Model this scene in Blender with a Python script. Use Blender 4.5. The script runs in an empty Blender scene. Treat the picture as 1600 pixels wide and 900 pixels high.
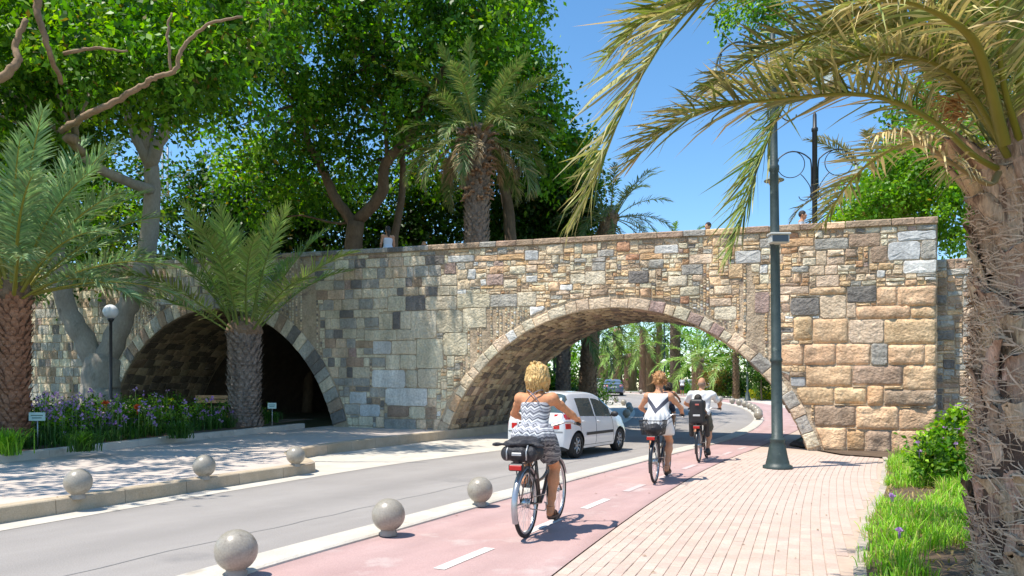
import bpy, bmesh, math, random
import numpy as np
from mathutils import Vector, Matrix, noise as mnoise

random.seed(7)
RNG = np.random.default_rng(7)
scene = bpy.context.scene
COL = scene.collection
PI = math.pi
rad = math.radians

# ------------------------------------------------------------------ camera
FOC, CAM_H, HOR = 1150.0, 1.5, 610.0          # focal length and horizon row of the 1600 x 900 photograph
cd = bpy.data.cameras.new('camera')
cam = bpy.data.objects.new('camera', cd)
COL.objects.link(cam)
cam.location = (0, 0, CAM_H)
cam.rotation_euler = (rad(90), 0, 0)
cd.sensor_width = 36.0
cd.lens = 36.0 * FOC / 1600.0
cd.shift_y = (HOR - 450.0) / 1600.0
cd.clip_start = 0.05
cd.clip_end = 6000
scene.camera = cam

# ------------------------------------------------------------------ sky and sun
SUN_EL, SUN_AZ = 67.0, -114.0                 # azimuth clockwise from +Y
w = bpy.data.worlds.new('World')
scene.world = w
w.use_nodes = True
nt = w.node_tree
nt.nodes.clear()
sky = nt.nodes.new('ShaderNodeTexSky')
sky.sky_type = 'NISHITA'
sky.sun_disc = False
sky.sun_elevation = rad(SUN_EL)
sky.sun_rotation = rad(SUN_AZ)
sky.altitude = 0
sky.air_density = 1.0
sky.dust_density = 0.1
sky.ozone_density = 3.0
bg = nt.nodes.new('ShaderNodeBackground')
bg.inputs['Strength'].default_value = 0.15
wo = nt.nodes.new('ShaderNodeOutputWorld')
hs = nt.nodes.new('ShaderNodeHueSaturation')
hs.inputs['Saturation'].default_value = 1.18
hs.inputs['Hue'].default_value = 0.495
hs.inputs['Value'].default_value = 1.05
nt.links.new(sky.outputs[0], hs.inputs['Color'])
nt.links.new(hs.outputs[0], bg.inputs['Color'])
nt.links.new(bg.outputs[0], wo.inputs['Surface'])

sd = bpy.data.lights.new('sun', 'SUN')
sun = bpy.data.objects.new('sun', sd)
COL.objects.link(sun)
sd.energy = 4.6
sd.angle = rad(0.5)
sd.color = (1.0, 0.94, 0.84)
_ce = math.cos(rad(SUN_EL))
SUND = Vector((math.sin(rad(SUN_AZ)) * _ce, math.cos(rad(SUN_AZ)) * _ce, math.sin(rad(SUN_EL))))
sun.rotation_euler = SUND.to_track_quat('Z', 'Y').to_euler()
sun.location = (-10, -5, 30)

scene.view_settings.view_transform = 'Standard'
scene.view_settings.look = 'None'
scene.view_settings.exposure = 0.55
scene.view_settings.gamma = 1.0
scene.cycles.max_bounces = 6
scene.cycles.diffuse_bounces = 4
scene.cycles.glossy_bounces = 3
scene.cycles.transmission_bounces = 4
scene.cycles.transparent_max_bounces = 6
scene.cycles.use_denoising = True


def S(r, g, b):
    """sRGB 0-255 to linear"""
    f = lambda c: (c / 12.92 if c <= 0.04045 else ((c + 0.055) / 1.055) ** 2.4)
    return (f(r / 255.0), f(g / 255.0), f(b / 255.0))


# ------------------------------------------------------------------ materials
MATS = {}


def mat(name, c1, c2=None, scale=4.0, rough=0.8, bump=0.0, bscale=30.0, metal=0.0, spec=0.5, rnd=0.0,
        fine=0.0, fscale=60.0, attr=None, transl=0.0, spots=None, sscale=2.0, sthr=0.62, coat=0.0, obj=True, stretch=None, bdist=0.02, weather=0.0):
    if name in MATS:
        return MATS[name]
    m = bpy.data.materials.new(name)
    m.use_nodes = True
    t = m.node_tree
    N, Lk = t.nodes, t.links
    b = N['Principled BSDF']
    b.inputs['Roughness'].default_value = rough
    b.inputs['Metallic'].default_value = metal
    b.inputs['Specular IOR Level'].default_value = spec
    b.inputs['Coat Weight'].default_value = coat
    tc = N.new('ShaderNodeTexCoord')
    co = tc.outputs['Object']
    if stretch:
        mp = N.new('ShaderNodeMapping')
        mp.inputs['Scale'].default_value = stretch
        Lk.new(co, mp.inputs['Vector'])
        co = mp.outputs['Vector']

    def noise(sc, det=4):
        n = N.new('ShaderNodeTexNoise')
        n.inputs['Scale'].default_value = sc
        n.inputs['Detail'].default_value = det
        n.inputs['Roughness'].default_value = 0.6
        Lk.new(co, n.inputs['Vector'])
        return n.outputs['Fac']

    def rng(v, a, bb, lo, hi):
        r = N.new('ShaderNodeMapRange')
        r.inputs['From Min'].default_value = a
        r.inputs['From Max'].default_value = bb
        r.inputs['To Min'].default_value = lo
        r.inputs['To Max'].default_value = hi
        Lk.new(v, r.inputs['Value'])
        return r.outputs['Result']

    def mix(fac, a, bb, mode='MIX'):
        x = N.new('ShaderNodeMix')
        x.data_type = 'RGBA'
        x.blend_type = mode
        for sock, val in ((x.inputs[0], fac), (x.inputs[6], a), (x.inputs[7], bb)):
            if hasattr(val, 'is_linked'):
                Lk.new(val, sock)
            elif isinstance(val, (tuple, list)):
                sock.default_value = tuple(val[:3]) + (1.0,)
            else:
                sock.default_value = val
        return x.outputs[2]

    if attr:
        a = N.new('ShaderNodeAttribute')
        a.attribute_name = attr
        col = a.outputs['Color']
        if c2 is not None:
            col = mix(rng(noise(scale), 0.3, 0.7, 0, 1), mix(1.0, col, c1, 'MULTIPLY'), mix(1.0, col, c2, 'MULTIPLY'))
    elif c2 is not None:
        col = mix(rng(noise(scale), 0.32, 0.68, 0, 1), c1, c2)
    else:
        r_ = N.new('ShaderNodeRGB')
        r_.outputs[0].default_value = tuple(c1) + (1.0,)
        col = r_.outputs[0]
    if spots:
        col = mix(rng(noise(sscale, 6), sthr, sthr + 0.1, 0, 1), col, spots)
    if fine:
        v = rng(noise(fscale, 3), 0.25, 0.75, 1 - fine, 1 + fine * 0.6)
        cmb = N.new('ShaderNodeCombineColor')
        for k in range(3):
            Lk.new(v, cmb.inputs[k])
        col = mix(1.0, col, cmb.outputs[0], 'MULTIPLY')
    if weather:
        mp2 = N.new('ShaderNodeMapping')
        mp2.inputs['Scale'].default_value = (1.0, 1.0, .22)
        Lk.new(tc.outputs['Object'], mp2.inputs['Vector'])
        wn = N.new('ShaderNodeTexNoise')
        wn.inputs['Scale'].default_value = 1.7
        wn.inputs['Detail'].default_value = 5
        wn.inputs['Roughness'].default_value = .65
        Lk.new(mp2.outputs['Vector'], wn.inputs['Vector'])
        v = rng(wn.outputs['Fac'], .34, .64, 1 - weather * .8, 1 + weather * .7)
        cmb = N.new('ShaderNodeCombineColor')
        for k in range(3):
            Lk.new(v, cmb.inputs[k])
        col = mix(1.0, col, cmb.outputs[0], 'MULTIPLY')
    if rnd:
        oi = N.new('ShaderNodeObjectInfo')
        hs = N.new('ShaderNodeHueSaturation')
        Lk.new(rng(oi.outputs['Random'], 0, 1, 1 - rnd, 1 + rnd), hs.inputs['Value'])
        ml = N.new('ShaderNodeMath')
        ml.operation = 'MULTIPLY'
        ml.inputs[1].default_value = 7.31
        Lk.new(oi.outputs['Random'], ml.inputs[0])
        fr = N.new('ShaderNodeMath')
        fr.operation = 'FRACT'
        Lk.new(ml.outputs[0], fr.inputs[0])
        Lk.new(rng(fr.outputs[0], 0, 1, 0.5 - rnd * 0.06, 0.5 + rnd * 0.06), hs.inputs['Hue'])
        Lk.new(col, hs.inputs['Color'])
        col = hs.outputs['Color']
    Lk.new(col, b.inputs['Base Color'])
    if bump:
        bp = N.new('ShaderNodeBump')
        bp.inputs['Strength'].default_value = bump
        bp.inputs['Distance'].default_value = bdist
        ad = N.new('ShaderNodeMath')
        ad.operation = 'ADD'
        Lk.new(noise(bscale, 8), ad.inputs[0])
        Lk.new(rng(noise(bscale * 0.27, 3), 0, 1, 0, 1.6), ad.inputs[1])
        Lk.new(ad.outputs[0], bp.inputs['Height'])
        Lk.new(bp.outputs['Normal'], b.inputs['Normal'])
    if transl:
        tr = N.new('ShaderNodeBsdfTranslucent')
        br = N.new('ShaderNodeHueSaturation')
        br.inputs['Saturation'].default_value = 1.15
        br.inputs['Value'].default_value = 1.3
        Lk.new(col, br.inputs['Color'])
        Lk.new(br.outputs[0], tr.inputs['Color'])
        ms = N.new('ShaderNodeMixShader')
        ms.inputs[0].default_value = transl
        Lk.new(b.outputs[0], ms.inputs[1])
        Lk.new(tr.outputs[0], ms.inputs[2])
        Lk.new(ms.outputs[0], N['Material Output'].inputs['Surface'])
    MATS[name] = m
    return m


# ------------------------------------------------------------------ object helpers
def tag(o, label=None, cat=None, group=None, kind=None):
    if label:
        o['label'] = label
    if cat:
        o['category'] = cat
    if group:
        o['group'] = group
    if kind:
        o['kind'] = kind
    return o


def empty(name, loc=(0, 0, 0), rz=0.0, parent=None):
    o = bpy.data.objects.new(name, None)
    o.empty_display_size = 0.2
    COL.objects.link(o)
    o.location = loc
    o.rotation_euler = (0, 0, rz)
    if parent:
        o.parent = parent
    return o


def link(name, me, parent=None):
    o = bpy.data.objects.new(name, me)
    COL.objects.link(o)
    if parent:
        o.parent = parent
    return o


def copy_tree(o, parent=None):
    c = o.copy()
    COL.objects.link(c)
    if parent:
        c.parent = parent
    for ch in list(o.children):
        copy_tree(ch, c)
    return c


class MB:
    """collects shapes, then links them as ONE mesh object"""

    def __init__(self):
        self.v, self.f, self.m, self.s, self.c = [], [], [], [], []

    def add(self, vs, fs, m=0, smooth=False, col=None):
        k = len(self.v)
        self.v.extend([tuple(p) for p in vs])
        self.f.extend([tuple(i + k for i in f) for f in fs])
        self.m.extend([m] * len(fs))
        self.s.extend([smooth] * len(fs))
        if col is not None:
            while len(self.c) < k:
                self.c.append((1, 1, 1))
            if isinstance(col[0], (int, float)):
                self.c.extend([col] * len(vs))
            else:
                self.c.extend(col)
        return self

    def box(self, x0, x1, y0, y1, z0, z1, m=0, bev=0.0, M=None):
        if bev > 0:
            b = min(bev, (x1 - x0) / 2.01, (y1 - y0) / 2.01, (z1 - z0) / 2.01)
            vs, idx = [], {}
            for sx in (0, 1):
                for sy in (0, 1):
                    for sz in (0, 1):
                        X, Y, Z = (x0, x1)[sx], (y0, y1)[sy], (z0, z1)[sz]
                        ix, iy, iz = (b, -b)[sx], (b, -b)[sy], (b, -b)[sz]
                        for a, p in enumerate(((X, Y + iy, Z + iz), (X + ix, Y, Z + iz), (X + ix, Y + iy, Z))):
                            idx[(sx, sy, sz, a)] = len(vs)
                            vs.append(p)
            g = lambda *k: idx[k]
            fs = []
            for s in (0, 1):
                q = [g(s, 0, 0, 0), g(s, 1, 0, 0), g(s, 1, 1, 0), g(s, 0, 1, 0)]
                fs.append(q if s else q[::-1])
                q = [g(0, s, 0, 1), g(1, s, 0, 1), g(1, s, 1, 1), g(0, s, 1, 1)]
                fs.append(q[::-1] if s else q)
                q = [g(0, 0, s, 2), g(1, 0, s, 2), g(1, 1, s, 2), g(0, 1, s, 2)]
                fs.append(q if s else q[::-1])
            for i in (0, 1):
                for j in (0, 1):
                    fl = (i ^ j)
                    q = [g(i, j, 0, 0), g(i, j, 0, 1), g(i, j, 1, 1), g(i, j, 1, 0)]
                    fs.append(q if not fl else q[::-1])
                    q = [g(i, 0, j, 0), g(i, 1, j, 0), g(i, 1, j, 2), g(i, 0, j, 2)]
                    fs.append(q if not fl else q[::-1])
                    q = [g(0, i, j, 1), g(0, i, j, 2), g(1, i, j, 2), g(1, i, j, 1)]
                    fs.append(q if not fl else q[::-1])
                    for k in (0, 1):
                        q = [g(i, j, k, 0), g(i, j, k, 1), g(i, j, k, 2)]
                        fs.append(q if not (i ^ j ^ k) else q[::-1])
        else:
            vs = [(x0, y0, z0), (x1, y0, z0), (x1, y1, z0), (x0, y1, z0), (x0, y0, z1), (x1, y0, z1), (x1, y1, z1), (x0, y1, z1)]
            fs = [(3, 2, 1, 0), (4, 5, 6, 7), (0, 1, 5, 4), (1, 2, 6, 5), (2, 3, 7, 6), (3, 0, 4, 7)]
        if M is not None:
            vs = [M @ Vector(p) for p in vs]
        return self.add(vs, fs, m)

    def tube(self, pts, r, n=8, m=0, cap=True, closed=False, smooth=True):
        pts = [Vector(p) for p in pts]
        k = len(pts)
        rs = r if isinstance(r, (list, tuple)) else [r] * k
        vs, fs = [], []
        ref = None
        for i, p in enumerate(pts):
            if closed:
                d = pts[(i + 1) % k] - pts[i - 1]
            else:
                d = pts[min(i + 1, k - 1)] - pts[max(i - 1, 0)]
            d = d.normalized() if d.length > 1e-9 else Vector((0, 0, 1))
            if ref is None:
                ref = Vector((0, 0, 1)) if abs(d.z) < 0.9 else Vector((1, 0, 0))
            u = ref - d * ref.dot(d)
            if u.length < 1e-6:
                u = d.orthogonal()
            u.normalize()
            ref = u
            v = d.cross(u)
            for j in range(n):
                a = 2 * PI * j / n
                vs.append(p + (u * math.cos(a) + v * math.sin(a)) * rs[i])
        for i in range(k if closed else k - 1):
            a0, b0 = i * n, ((i + 1) % k) * n
            for j in range(n):
                j2 = (j + 1) % n
                fs.append((a0 + j, a0 + j2, b0 + j2, b0 + j))
        self.add(vs, fs, m, smooth)
        if cap and not closed:
            o = len(self.v) - len(vs)
            self.f.append(tuple(o + j for j in range(n))[::-1])
            self.f.append(tuple(o + (k - 1) * n + j for j in range(n)))
            self.m += [m, m]
            self.s += [False, False]
        return self

    def lathe(self, prof, n=24, m=0, c=(0, 0, 0), axis='z', smooth=True):
        """prof: (radius, height) pairs"""
        vs, fs = [], []
        for r, h in prof:
            for j in range(n):
                a = 2 * PI * j / n
                x, y = r * math.cos(a), r * math.sin(a)
                p = {'z': (x, y, h), 'y': (x, -h, y), 'x': (h, x, y)}[axis]
                vs.append((p[0] + c[0], p[1] + c[1], p[2] + c[2]))
        for i in range(len(prof) - 1):
            for j in range(n):
                j2 = (j + 1) % n
                fs.append((i * n + j, i * n + j2, (i + 1) * n + j2, (i + 1) * n + j))
        return self.add(vs, fs, m, smooth)

    def mesh(self, name, mats):
        me = bpy.data.meshes.new(name)
        me.from_pydata(self.v, [], self.f)
        for x in (mats if isinstance(mats, (list, tuple)) else [mats]):
            me.materials.append(x)
        if any(self.m):
            me.polygons.foreach_set('material_index', self.m)
        if any(self.s):
            me.polygons.foreach_set('use_smooth', self.s)
        if self.c:
            while len(self.c) < len(self.v):
                self.c.append((1, 1, 1))
            at = me.color_attributes.new('tint', 'FLOAT_COLOR', 'POINT')
            a = np.ones((len(self.v), 4), np.float32)
            a[:, :3] = np.array(self.c, np.float32)
            at.data.foreach_set('color', a.ravel())
        me.update()
        return me

    def build(self, name, mats, parent=None):
        return link(name, self.mesh(name, mats), parent)


def np_mesh(name, V, F, mats, col=None, smooth=False, midx=None):
    """V (n,3), F (m,k) with k 3 or 4, or a list of such arrays"""
    V = np.asarray(V, np.float32)
    Fs = F if isinstance(F, list) else [F]
    me = bpy.data.meshes.new(name)
    me.vertices.add(len(V))
    me.vertices.foreach_set('co', V.ravel())
    nl = sum(f.size for f in Fs)
    npol = sum(len(f) for f in Fs)
    me.loops.add(nl)
    me.loops.foreach_set('vertex_index', np.concatenate([f.ravel() for f in Fs]).astype(np.int32))
    me.polygons.add(npol)
    tot = np.concatenate([np.full(len(f), f.shape[1], np.int32) for f in Fs])
    st = np.concatenate([[0], np.cumsum(tot)[:-1]]).astype(np.int32)
    me.polygons.foreach_set('loop_start', st)
    if smooth:
        me.polygons.foreach_set('use_smooth', np.ones(npol, bool))
    if midx is not None:
        me.polygons.foreach_set('material_index', np.asarray(midx, np.int32))
    for x in (mats if isinstance(mats, (list, tuple)) else [mats]):
        me.materials.append(x)
    if col is not None:
        at = me.color_attributes.new('tint', 'FLOAT_COLOR', 'POINT')
        a = np.ones((len(V), 4), np.float32)
        a[:, :3] = col
        at.data.foreach_set('color', a.ravel())
    me.update(calc_edges=True)
    me.validate()
    return me


def spline(pts, n=12):
    """Catmull-Rom through pts"""
    P = [np.array(p, float) for p in pts]
    P = [2 * P[0] - P[1]] + P + [2 * P[-1] - P[-2]]
    out = []
    for i in range(1, len(P) - 2):
        a, b, c, d = P[i - 1:i + 3]
        for k in range(n):
            t = k / n
            out.append(0.5 * ((2 * b) + (c - a) * t + (2 * a - 5 * b + 4 * c - d) * t * t + (3 * b - a - 3 * c + d) * t ** 3))
    out.append(P[-2])
    return np.array(out)


def px(x, y, Y):
    """world point seen at photograph pixel x, y at distance Y"""
    return Vector(((x - 800.0) * Y / FOC, Y, CAM_H + (HOR - y) * Y / FOC))


def ordinal(k):
    W = ('first second third fourth fifth sixth seventh eighth ninth tenth eleventh twelfth thirteenth fourteenth fifteenth sixteenth '
         'seventeenth eighteenth nineteenth twentieth').split()
    return W[k]
# ------------------------------------------------------------------ ground, roads, pavements
def gz(x, y):
    """height of the ground: flat in front, rising slowly beyond the bridge"""
    return 0.0 if y < 20 else 0.025 * (min(y, 80) - 20) ** 2 / ((min(y, 80) - 20) + 4.0)


M_ASPH = mat('asphalt', (.30, .272, .25), (.34, .31, .285), 0.6, 0.9, 0.25, 160, fine=0.34, fscale=95, spots=(.25, .23, .215), sscale=0.55, sthr=0.60, attr='tint')
M_LANE = mat('red_lane_paint', (.445, .285, .265), (.50, .335, .31), 1.2, 0.85, 0.15, 120, fine=0.18, fscale=80, spots=(.50, .385, .355), sscale=1.3, sthr=0.57, attr='tint')
M_KERB = mat('pale_concrete', (.50, .45, .38), (.60, .55, .47), 2.0, 0.85, 0.25, 60, fine=0.12, fscale=50, spots=(.40, .35, .28), sscale=2.2, sthr=0.6)
M_KERBT = mat('tan_kerb_stone', (.42, .33, .22), (.52, .42, .30), 2.5, 0.85, 0.3, 50, fine=0.18, rnd=0.08)
M_WHITE = mat('road_marking_paint', (.66, .60, .55), (.74, .68, .63), 5, 0.8, fine=0.14, fscale=35, spots=(.56, .38, .34), sscale=9, sthr=0.62)
M_PAVE = mat('brick_paver', (.51, .385, .315), (.58, .45, .375), 3.0, 0.85, 0.2, 90, fine=0.15, rnd=0.09)
M_PAVES = mat('brick_paver_far', (.51, .385, .315), (.58, .45, .375), 2.2, 0.85, 0.2, 90, fine=0.12)
M_JOINT = mat('paver_joint_sand', (.44, .335, .265), (.52, .405, .32), 8, 0.95)
M_SLAB = mat('pale_pavement', (.50, .42, .36), (.58, .49, .43), 0.8, 0.88, 0.15, 80, fine=0.10, rnd=0.05)
M_SOIL = mat('soil', (.085, .055, .034), (.14, .095, .06), 3, 0.95, 0.6, 40)
M_GRND = mat('park_ground', (.12, .15, .05), (.22, .19, .11), 0.25, 0.95, 0.3, 10)
M_FARG = mat('lawn', (.10, .20, .03), (.17, .28, .05), 0.8, 0.95, 0.5, 30)

R_PTS = [(-9, -8), (-5.3, -1), (-3.6, 3), (-2.27, 6.05), (-1.33, 7.9), (-.42, 9.69), (1.0, 12.4), (2.80, 15.7), (4.6, 18.9), (6.2, 21.7), (8.9, 27.3), (11.2, 33.5), (13.3, 42),
         (14.2, 50), (13.9, 58), (12.2, 67), (9, 76), (4, 86), (-3, 96), (-13, 106)]
L_PTS = [(-12.5, -8), (-8.8, -1), (-7.0, 4), (-5.45, 7.84), (-4.75, 9.6), (-3.95, 11.5), (-2.65, 14.4), (-1.4, 16.6), (.2, 19.2), (1.7, 22.2), (3.8, 27.5), (5.6, 34), (6.9, 42),
         (7.3, 50), (7.0, 56.5), (5.7, 62.5), (3, 69.5), (-1.2, 77.5), (-7.5, 86), (-17, 96)]
N_S = 8
RS, LS = spline(R_PTS, N_S), spline(L_PTS, N_S)


def normals2(P):
    d = np.gradient(P, axis=0)
    d /= np.linalg.norm(d, axis=1)[:, None]
    return np.stack([d[:, 1], -d[:, 0]], 1)          # to the right of travel


def offset(P, q):
    q = np.asarray(q)
    return P + normals2(P) * (q[:, None] if q.ndim else q)


def ribbon(name, A, B, za, zb, m, nx=2, parent=None, zfun=gz):
    vs, fs = [], []
    k = len(A)
    for i in range(k):
        for j in range(nx + 1):
            t = j / nx
            p = A[i] * (1 - t) + B[i] * t
            vs.append((p[0], p[1], zfun(p[0], p[1]) + za * (1 - t) + zb * t))
    for i in range(k - 1):
        for j in range(nx):
            a = i * (nx + 1) + j
            fs.append((a, a + 1, a + nx + 2, a + nx + 1))
    b = MB()
    b.add(vs, fs)
    o = b.build(name, m, parent)
    o['kind'] = 'structure'
    return o


# wide ground sheet to the horizon
gx = np.array([-3000, -900, -300, -120, -60, -40, -30, -24, -18, -12, -6, 0, 6, 12, 18, 24, 30, 40, 60, 120, 300, 900, 3000], float)
gy = np.array([-300, -60, -20, -8, 0, 5, 10, 15, 20, 24, 28, 34, 42, 52, 64, 78, 90, 120, 200, 500, 1500, 5000], float)
b = MB()
b.add([(x, y, gz(x, y) - 0.06) for y in gy for x in gx],
      [(i * len(gx) + j, i * len(gx) + j + 1, (i + 1) * len(gx) + j + 1, (i + 1) * len(gx) + j) for i in range(len(gy) - 1) for j in range(len(gx) - 1)], 0, True)
o = b.build('ground', M_GRND)
tag(o, kind='structure')
tag(o, 'dry ground with patchy grass reaching beyond the bridge')

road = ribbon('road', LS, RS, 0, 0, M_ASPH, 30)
_a = road.data.color_attributes.new('tint', 'FLOAT_COLOR', 'POINT')
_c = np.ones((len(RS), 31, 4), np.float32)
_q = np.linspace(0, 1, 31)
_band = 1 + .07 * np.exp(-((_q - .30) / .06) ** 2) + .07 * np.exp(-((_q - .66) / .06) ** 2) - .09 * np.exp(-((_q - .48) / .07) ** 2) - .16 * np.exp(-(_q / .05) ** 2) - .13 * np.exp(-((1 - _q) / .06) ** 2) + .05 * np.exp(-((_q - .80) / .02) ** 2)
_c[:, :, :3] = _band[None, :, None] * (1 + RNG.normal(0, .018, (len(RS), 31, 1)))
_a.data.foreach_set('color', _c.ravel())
tag(road, 'grey asphalt road running under the large stone arch')
# pale strip between road and cycle lane: a slightly raised kerb
KS_A, KS_B = offset(RS, -0.20), offset(RS, 0.20)
b = MB()
prof = [(-0.20, 0.0), (-0.19, 0.05), (-0.17, 0.06), (0.17, 0.06), (0.20, 0.045), (0.21, -0.02)]
ks = [offset(RS, q) for q, _ in prof]
vs = [(ks[j][i][0], ks[j][i][1], gz(*ks[j][i]) + prof[j][1]) for i in range(len(RS)) for j in range(len(prof))]
n_ = len(prof)
fs = [(i * n_ + j, i * n_ + j + 1, (i + 1) * n_ + j + 1, (i + 1) * n_ + j) for i in range(len(RS) - 1) for j in range(n_ - 1)]
b.add(vs, fs)
tag(b.build('kerb_strip', M_KERB), 'pale concrete kerb strip carrying the stone balls beside the cycle lane', kind='structure')

# cycle lane
wid = np.interp(RS[:, 1], [-10, 6, 13, 20, 30, 60, 130], [2.45, 2.40, 2.05, 1.75, 2.0, 2.2, 2.2])
B_PTS = [(-4.4, -8), (-1.9, -1), (-.70, 3), (.35, 5.95), (1.58, 9.08), (2.5, 11.25), (3.54, 13.58), (4.9, 16.3), (6.45, 19.17), (7.9, 22), (10.6, 27.0), (13.0, 33.1), (15.5, 41.8),
         (16.5, 50.5), (16.1, 58.8), (14.2, 68.2), (10.7, 77.6), (5.4, 87.9), (-1.8, 98), (-11.9, 108)]
BS = spline(B_PTS, N_S)
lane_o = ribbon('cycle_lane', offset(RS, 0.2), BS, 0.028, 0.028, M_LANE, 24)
_a = lane_o.data.color_attributes.new('tint', 'FLOAT_COLOR', 'POINT')
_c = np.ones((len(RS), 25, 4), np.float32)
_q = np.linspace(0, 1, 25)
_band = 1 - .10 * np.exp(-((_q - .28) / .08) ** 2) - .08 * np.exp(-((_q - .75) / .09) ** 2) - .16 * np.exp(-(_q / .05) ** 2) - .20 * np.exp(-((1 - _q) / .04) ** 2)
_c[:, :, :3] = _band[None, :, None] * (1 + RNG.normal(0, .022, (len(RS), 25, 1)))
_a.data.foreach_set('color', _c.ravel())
tag(lane_o, 'pink painted cycle lane with white dashes')


def arc_at(P, s):
    d = np.concatenate([[0], np.cumsum(np.linalg.norm(np.diff(P, axis=0), axis=1))])
    return np.array([np.interp(s, d, P[:, 0]), np.interp(s, d, P[:, 1])])


def arc_len_at_y(P, y):
    d = np.concatenate([[0], np.cumsum(np.linalg.norm(np.diff(P, axis=0), axis=1))])
    k = int(np.argmax(P[:, 1] > 70)) or len(P)
    return float(np.interp(y, P[:k, 1], d[:k]))


MID = offset(RS, 0.2 + wid * 0.55)
lane = [o for o in scene.objects if o.name == 'cycle_lane'][0]
s0 = arc_len_at_y(MID, 6.05)
k = 0
for i in range(-1, 13):
    sa = s0 + i * 1.72
    b = MB()
    vs = []
    for q in (0, 0.45, 0.9):
        p, p2 = arc_at(MID, sa + q), arc_at(MID, sa + q + 0.05)
        d = (p2 - p) / np.linalg.norm(p2 - p)
        nrm = np.array([d[1], -d[0]])
        for sgn in (-1, 1):
            a = p + nrm * 0.055 * sgn
            vs.append((a[0], a[1], gz(*a) + 0.033))
    b.add(vs, [(0, 1, 3, 2), (2, 3, 5, 4)])
    o = b.build('lane_dash', M_WHITE if i < 3 else mat('worn_marking', (.54, .41, .385), (.60, .48, .455), 6, .85, fine=.15), lane)

# right-hand brick pavement
E_W = np.interp(BS[:, 1], [-10, 4.9, 6.3, 9.0, 14.5, 17.0, 18.6, 20, 24, 60], [2.1, 2.16, 2.16, 2.22, 2.95, 2.6, 1.5, .6, 0.5, 0.5])
E_LINE = spline([(1.1, 2.0), (2.05, 4.3), (2.77, 5.95), (3.55, 7.5), (4.42, 9.1), (5.39, 10.78), (7.0, 13.9), (8.45, 16.6), (9.4, 18.4)], 16)
_nb = normals2(BS)
for _i in range(len(BS)):
    if -2 < BS[_i][1] < 17.4:
        _qs = np.linspace(.6, 4.2, 181)
        _pp = BS[_i][None] + _nb[_i][None] * _qs[:, None]
        _d = np.linalg.norm(_pp[:, None] - E_LINE[None], axis=2).min(1)
        if _d.min() < .12:
            E_W[_i] = _qs[int(_d.argmin())]
EDGE = offset(BS, E_W)
pav = ribbon('brick_pavement', BS[:], EDGE, 0.017, 0.017, M_JOINT, 3)
tag(pav, 'pink brick pavement between cycle lane and planted verge')
s_lo, s_hi = arc_len_at_y(BS, 4.6), arc_len_at_y(BS, 17.6)
PL, PW, GAP = 0.205, 0.102, 0.0036
cells = []
dB = np.concatenate([[0], np.cumsum(np.linalg.norm(np.diff(BS, axis=0), axis=1))])
NB = normals2(BS)
for r in range(34):
    q0 = 0.012 + r * PW
    s = s_lo - (r % 2) * PL / 2 - (r % 3) * 0.03
    while s < s_hi:
        i = int(np.clip(np.searchsorted(dB, s + PL / 2), 1, len(BS) - 1))
        if q0 + PW < np.interp(s, dB, E_W) - 0.05:
            cells.append((s, q0))
        s += PL


def at_sq(s, q):
    x, y = np.interp(s, dB, BS[:, 0]), np.interp(s, dB, BS[:, 1])
    nx, ny = np.interp(s, dB, NB[:, 0]), np.interp(s, dB, NB[:, 1])
    return x + nx * q, y + ny * q


def paver_verts(s, q):
    h = 0.025 + random.uniform(-0.0025, 0.0025)
    out = []
    for lvl, inset, z in ((0, GAP / 2, 0.0), (1, GAP / 2 + 0.0005, h - 0.003), (2, GAP / 2 + 0.0035, h)):
        for ds, dq in ((inset, inset), (PL - inset, inset), (PL - inset, PW - inset), (inset, PW - inset)):
            x, y = at_sq(s + ds, q + dq)
            out.append((x, y, gz(x, y) + z))
    fs = []
    for l in (0, 1):
        for j in range(4):
            j2 = (j + 1) % 4
            fs.append((l * 4 + j, (l + 1) * 4 + j, (l + 1) * 4 + j2, l * 4 + j2))
    fs.append((11, 10, 9, 8))
    return out, fs


def in_frame(x, y, z=0, mx=10):
    if y < 0.5:
        return False
    u, v = 800 + x * FOC / y, HOR - (z - CAM_H) * FOC / y
    return -mx < u < 1600 + mx and -mx < v < 900 + mx


vis = [c for c in cells if in_frame(*at_sq(c[0] + PL / 2, c[1] + PW / 2))]
vis.sort(key=lambda c: at_sq(*c)[1])
front = set(vis[:300])
field = MB()
for c in cells:
    vs, fs = paver_verts(*c)
    if c in front:
        MB().add(vs, fs).build('brick_paver', M_PAVE, pav)
    else:
        field.add(vs, fs, 0)
o = field.build('paver_field', M_PAVES, pav)
o['kind'] = 'stuff'
# edging stones along both sides of the bricks
dG = np.concatenate([[0], np.cumsum(np.linalg.norm(np.diff(EDGE, axis=0), axis=1))])
NG = normals2(EDGE)


def at_g(s, q):
    return np.interp(s, dG, EDGE[:, 0]) + np.interp(s, dG, NG[:, 0]) * q, np.interp(s, dG, EDGE[:, 1]) + np.interp(s, dG, NG[:, 1]) * q


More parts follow.
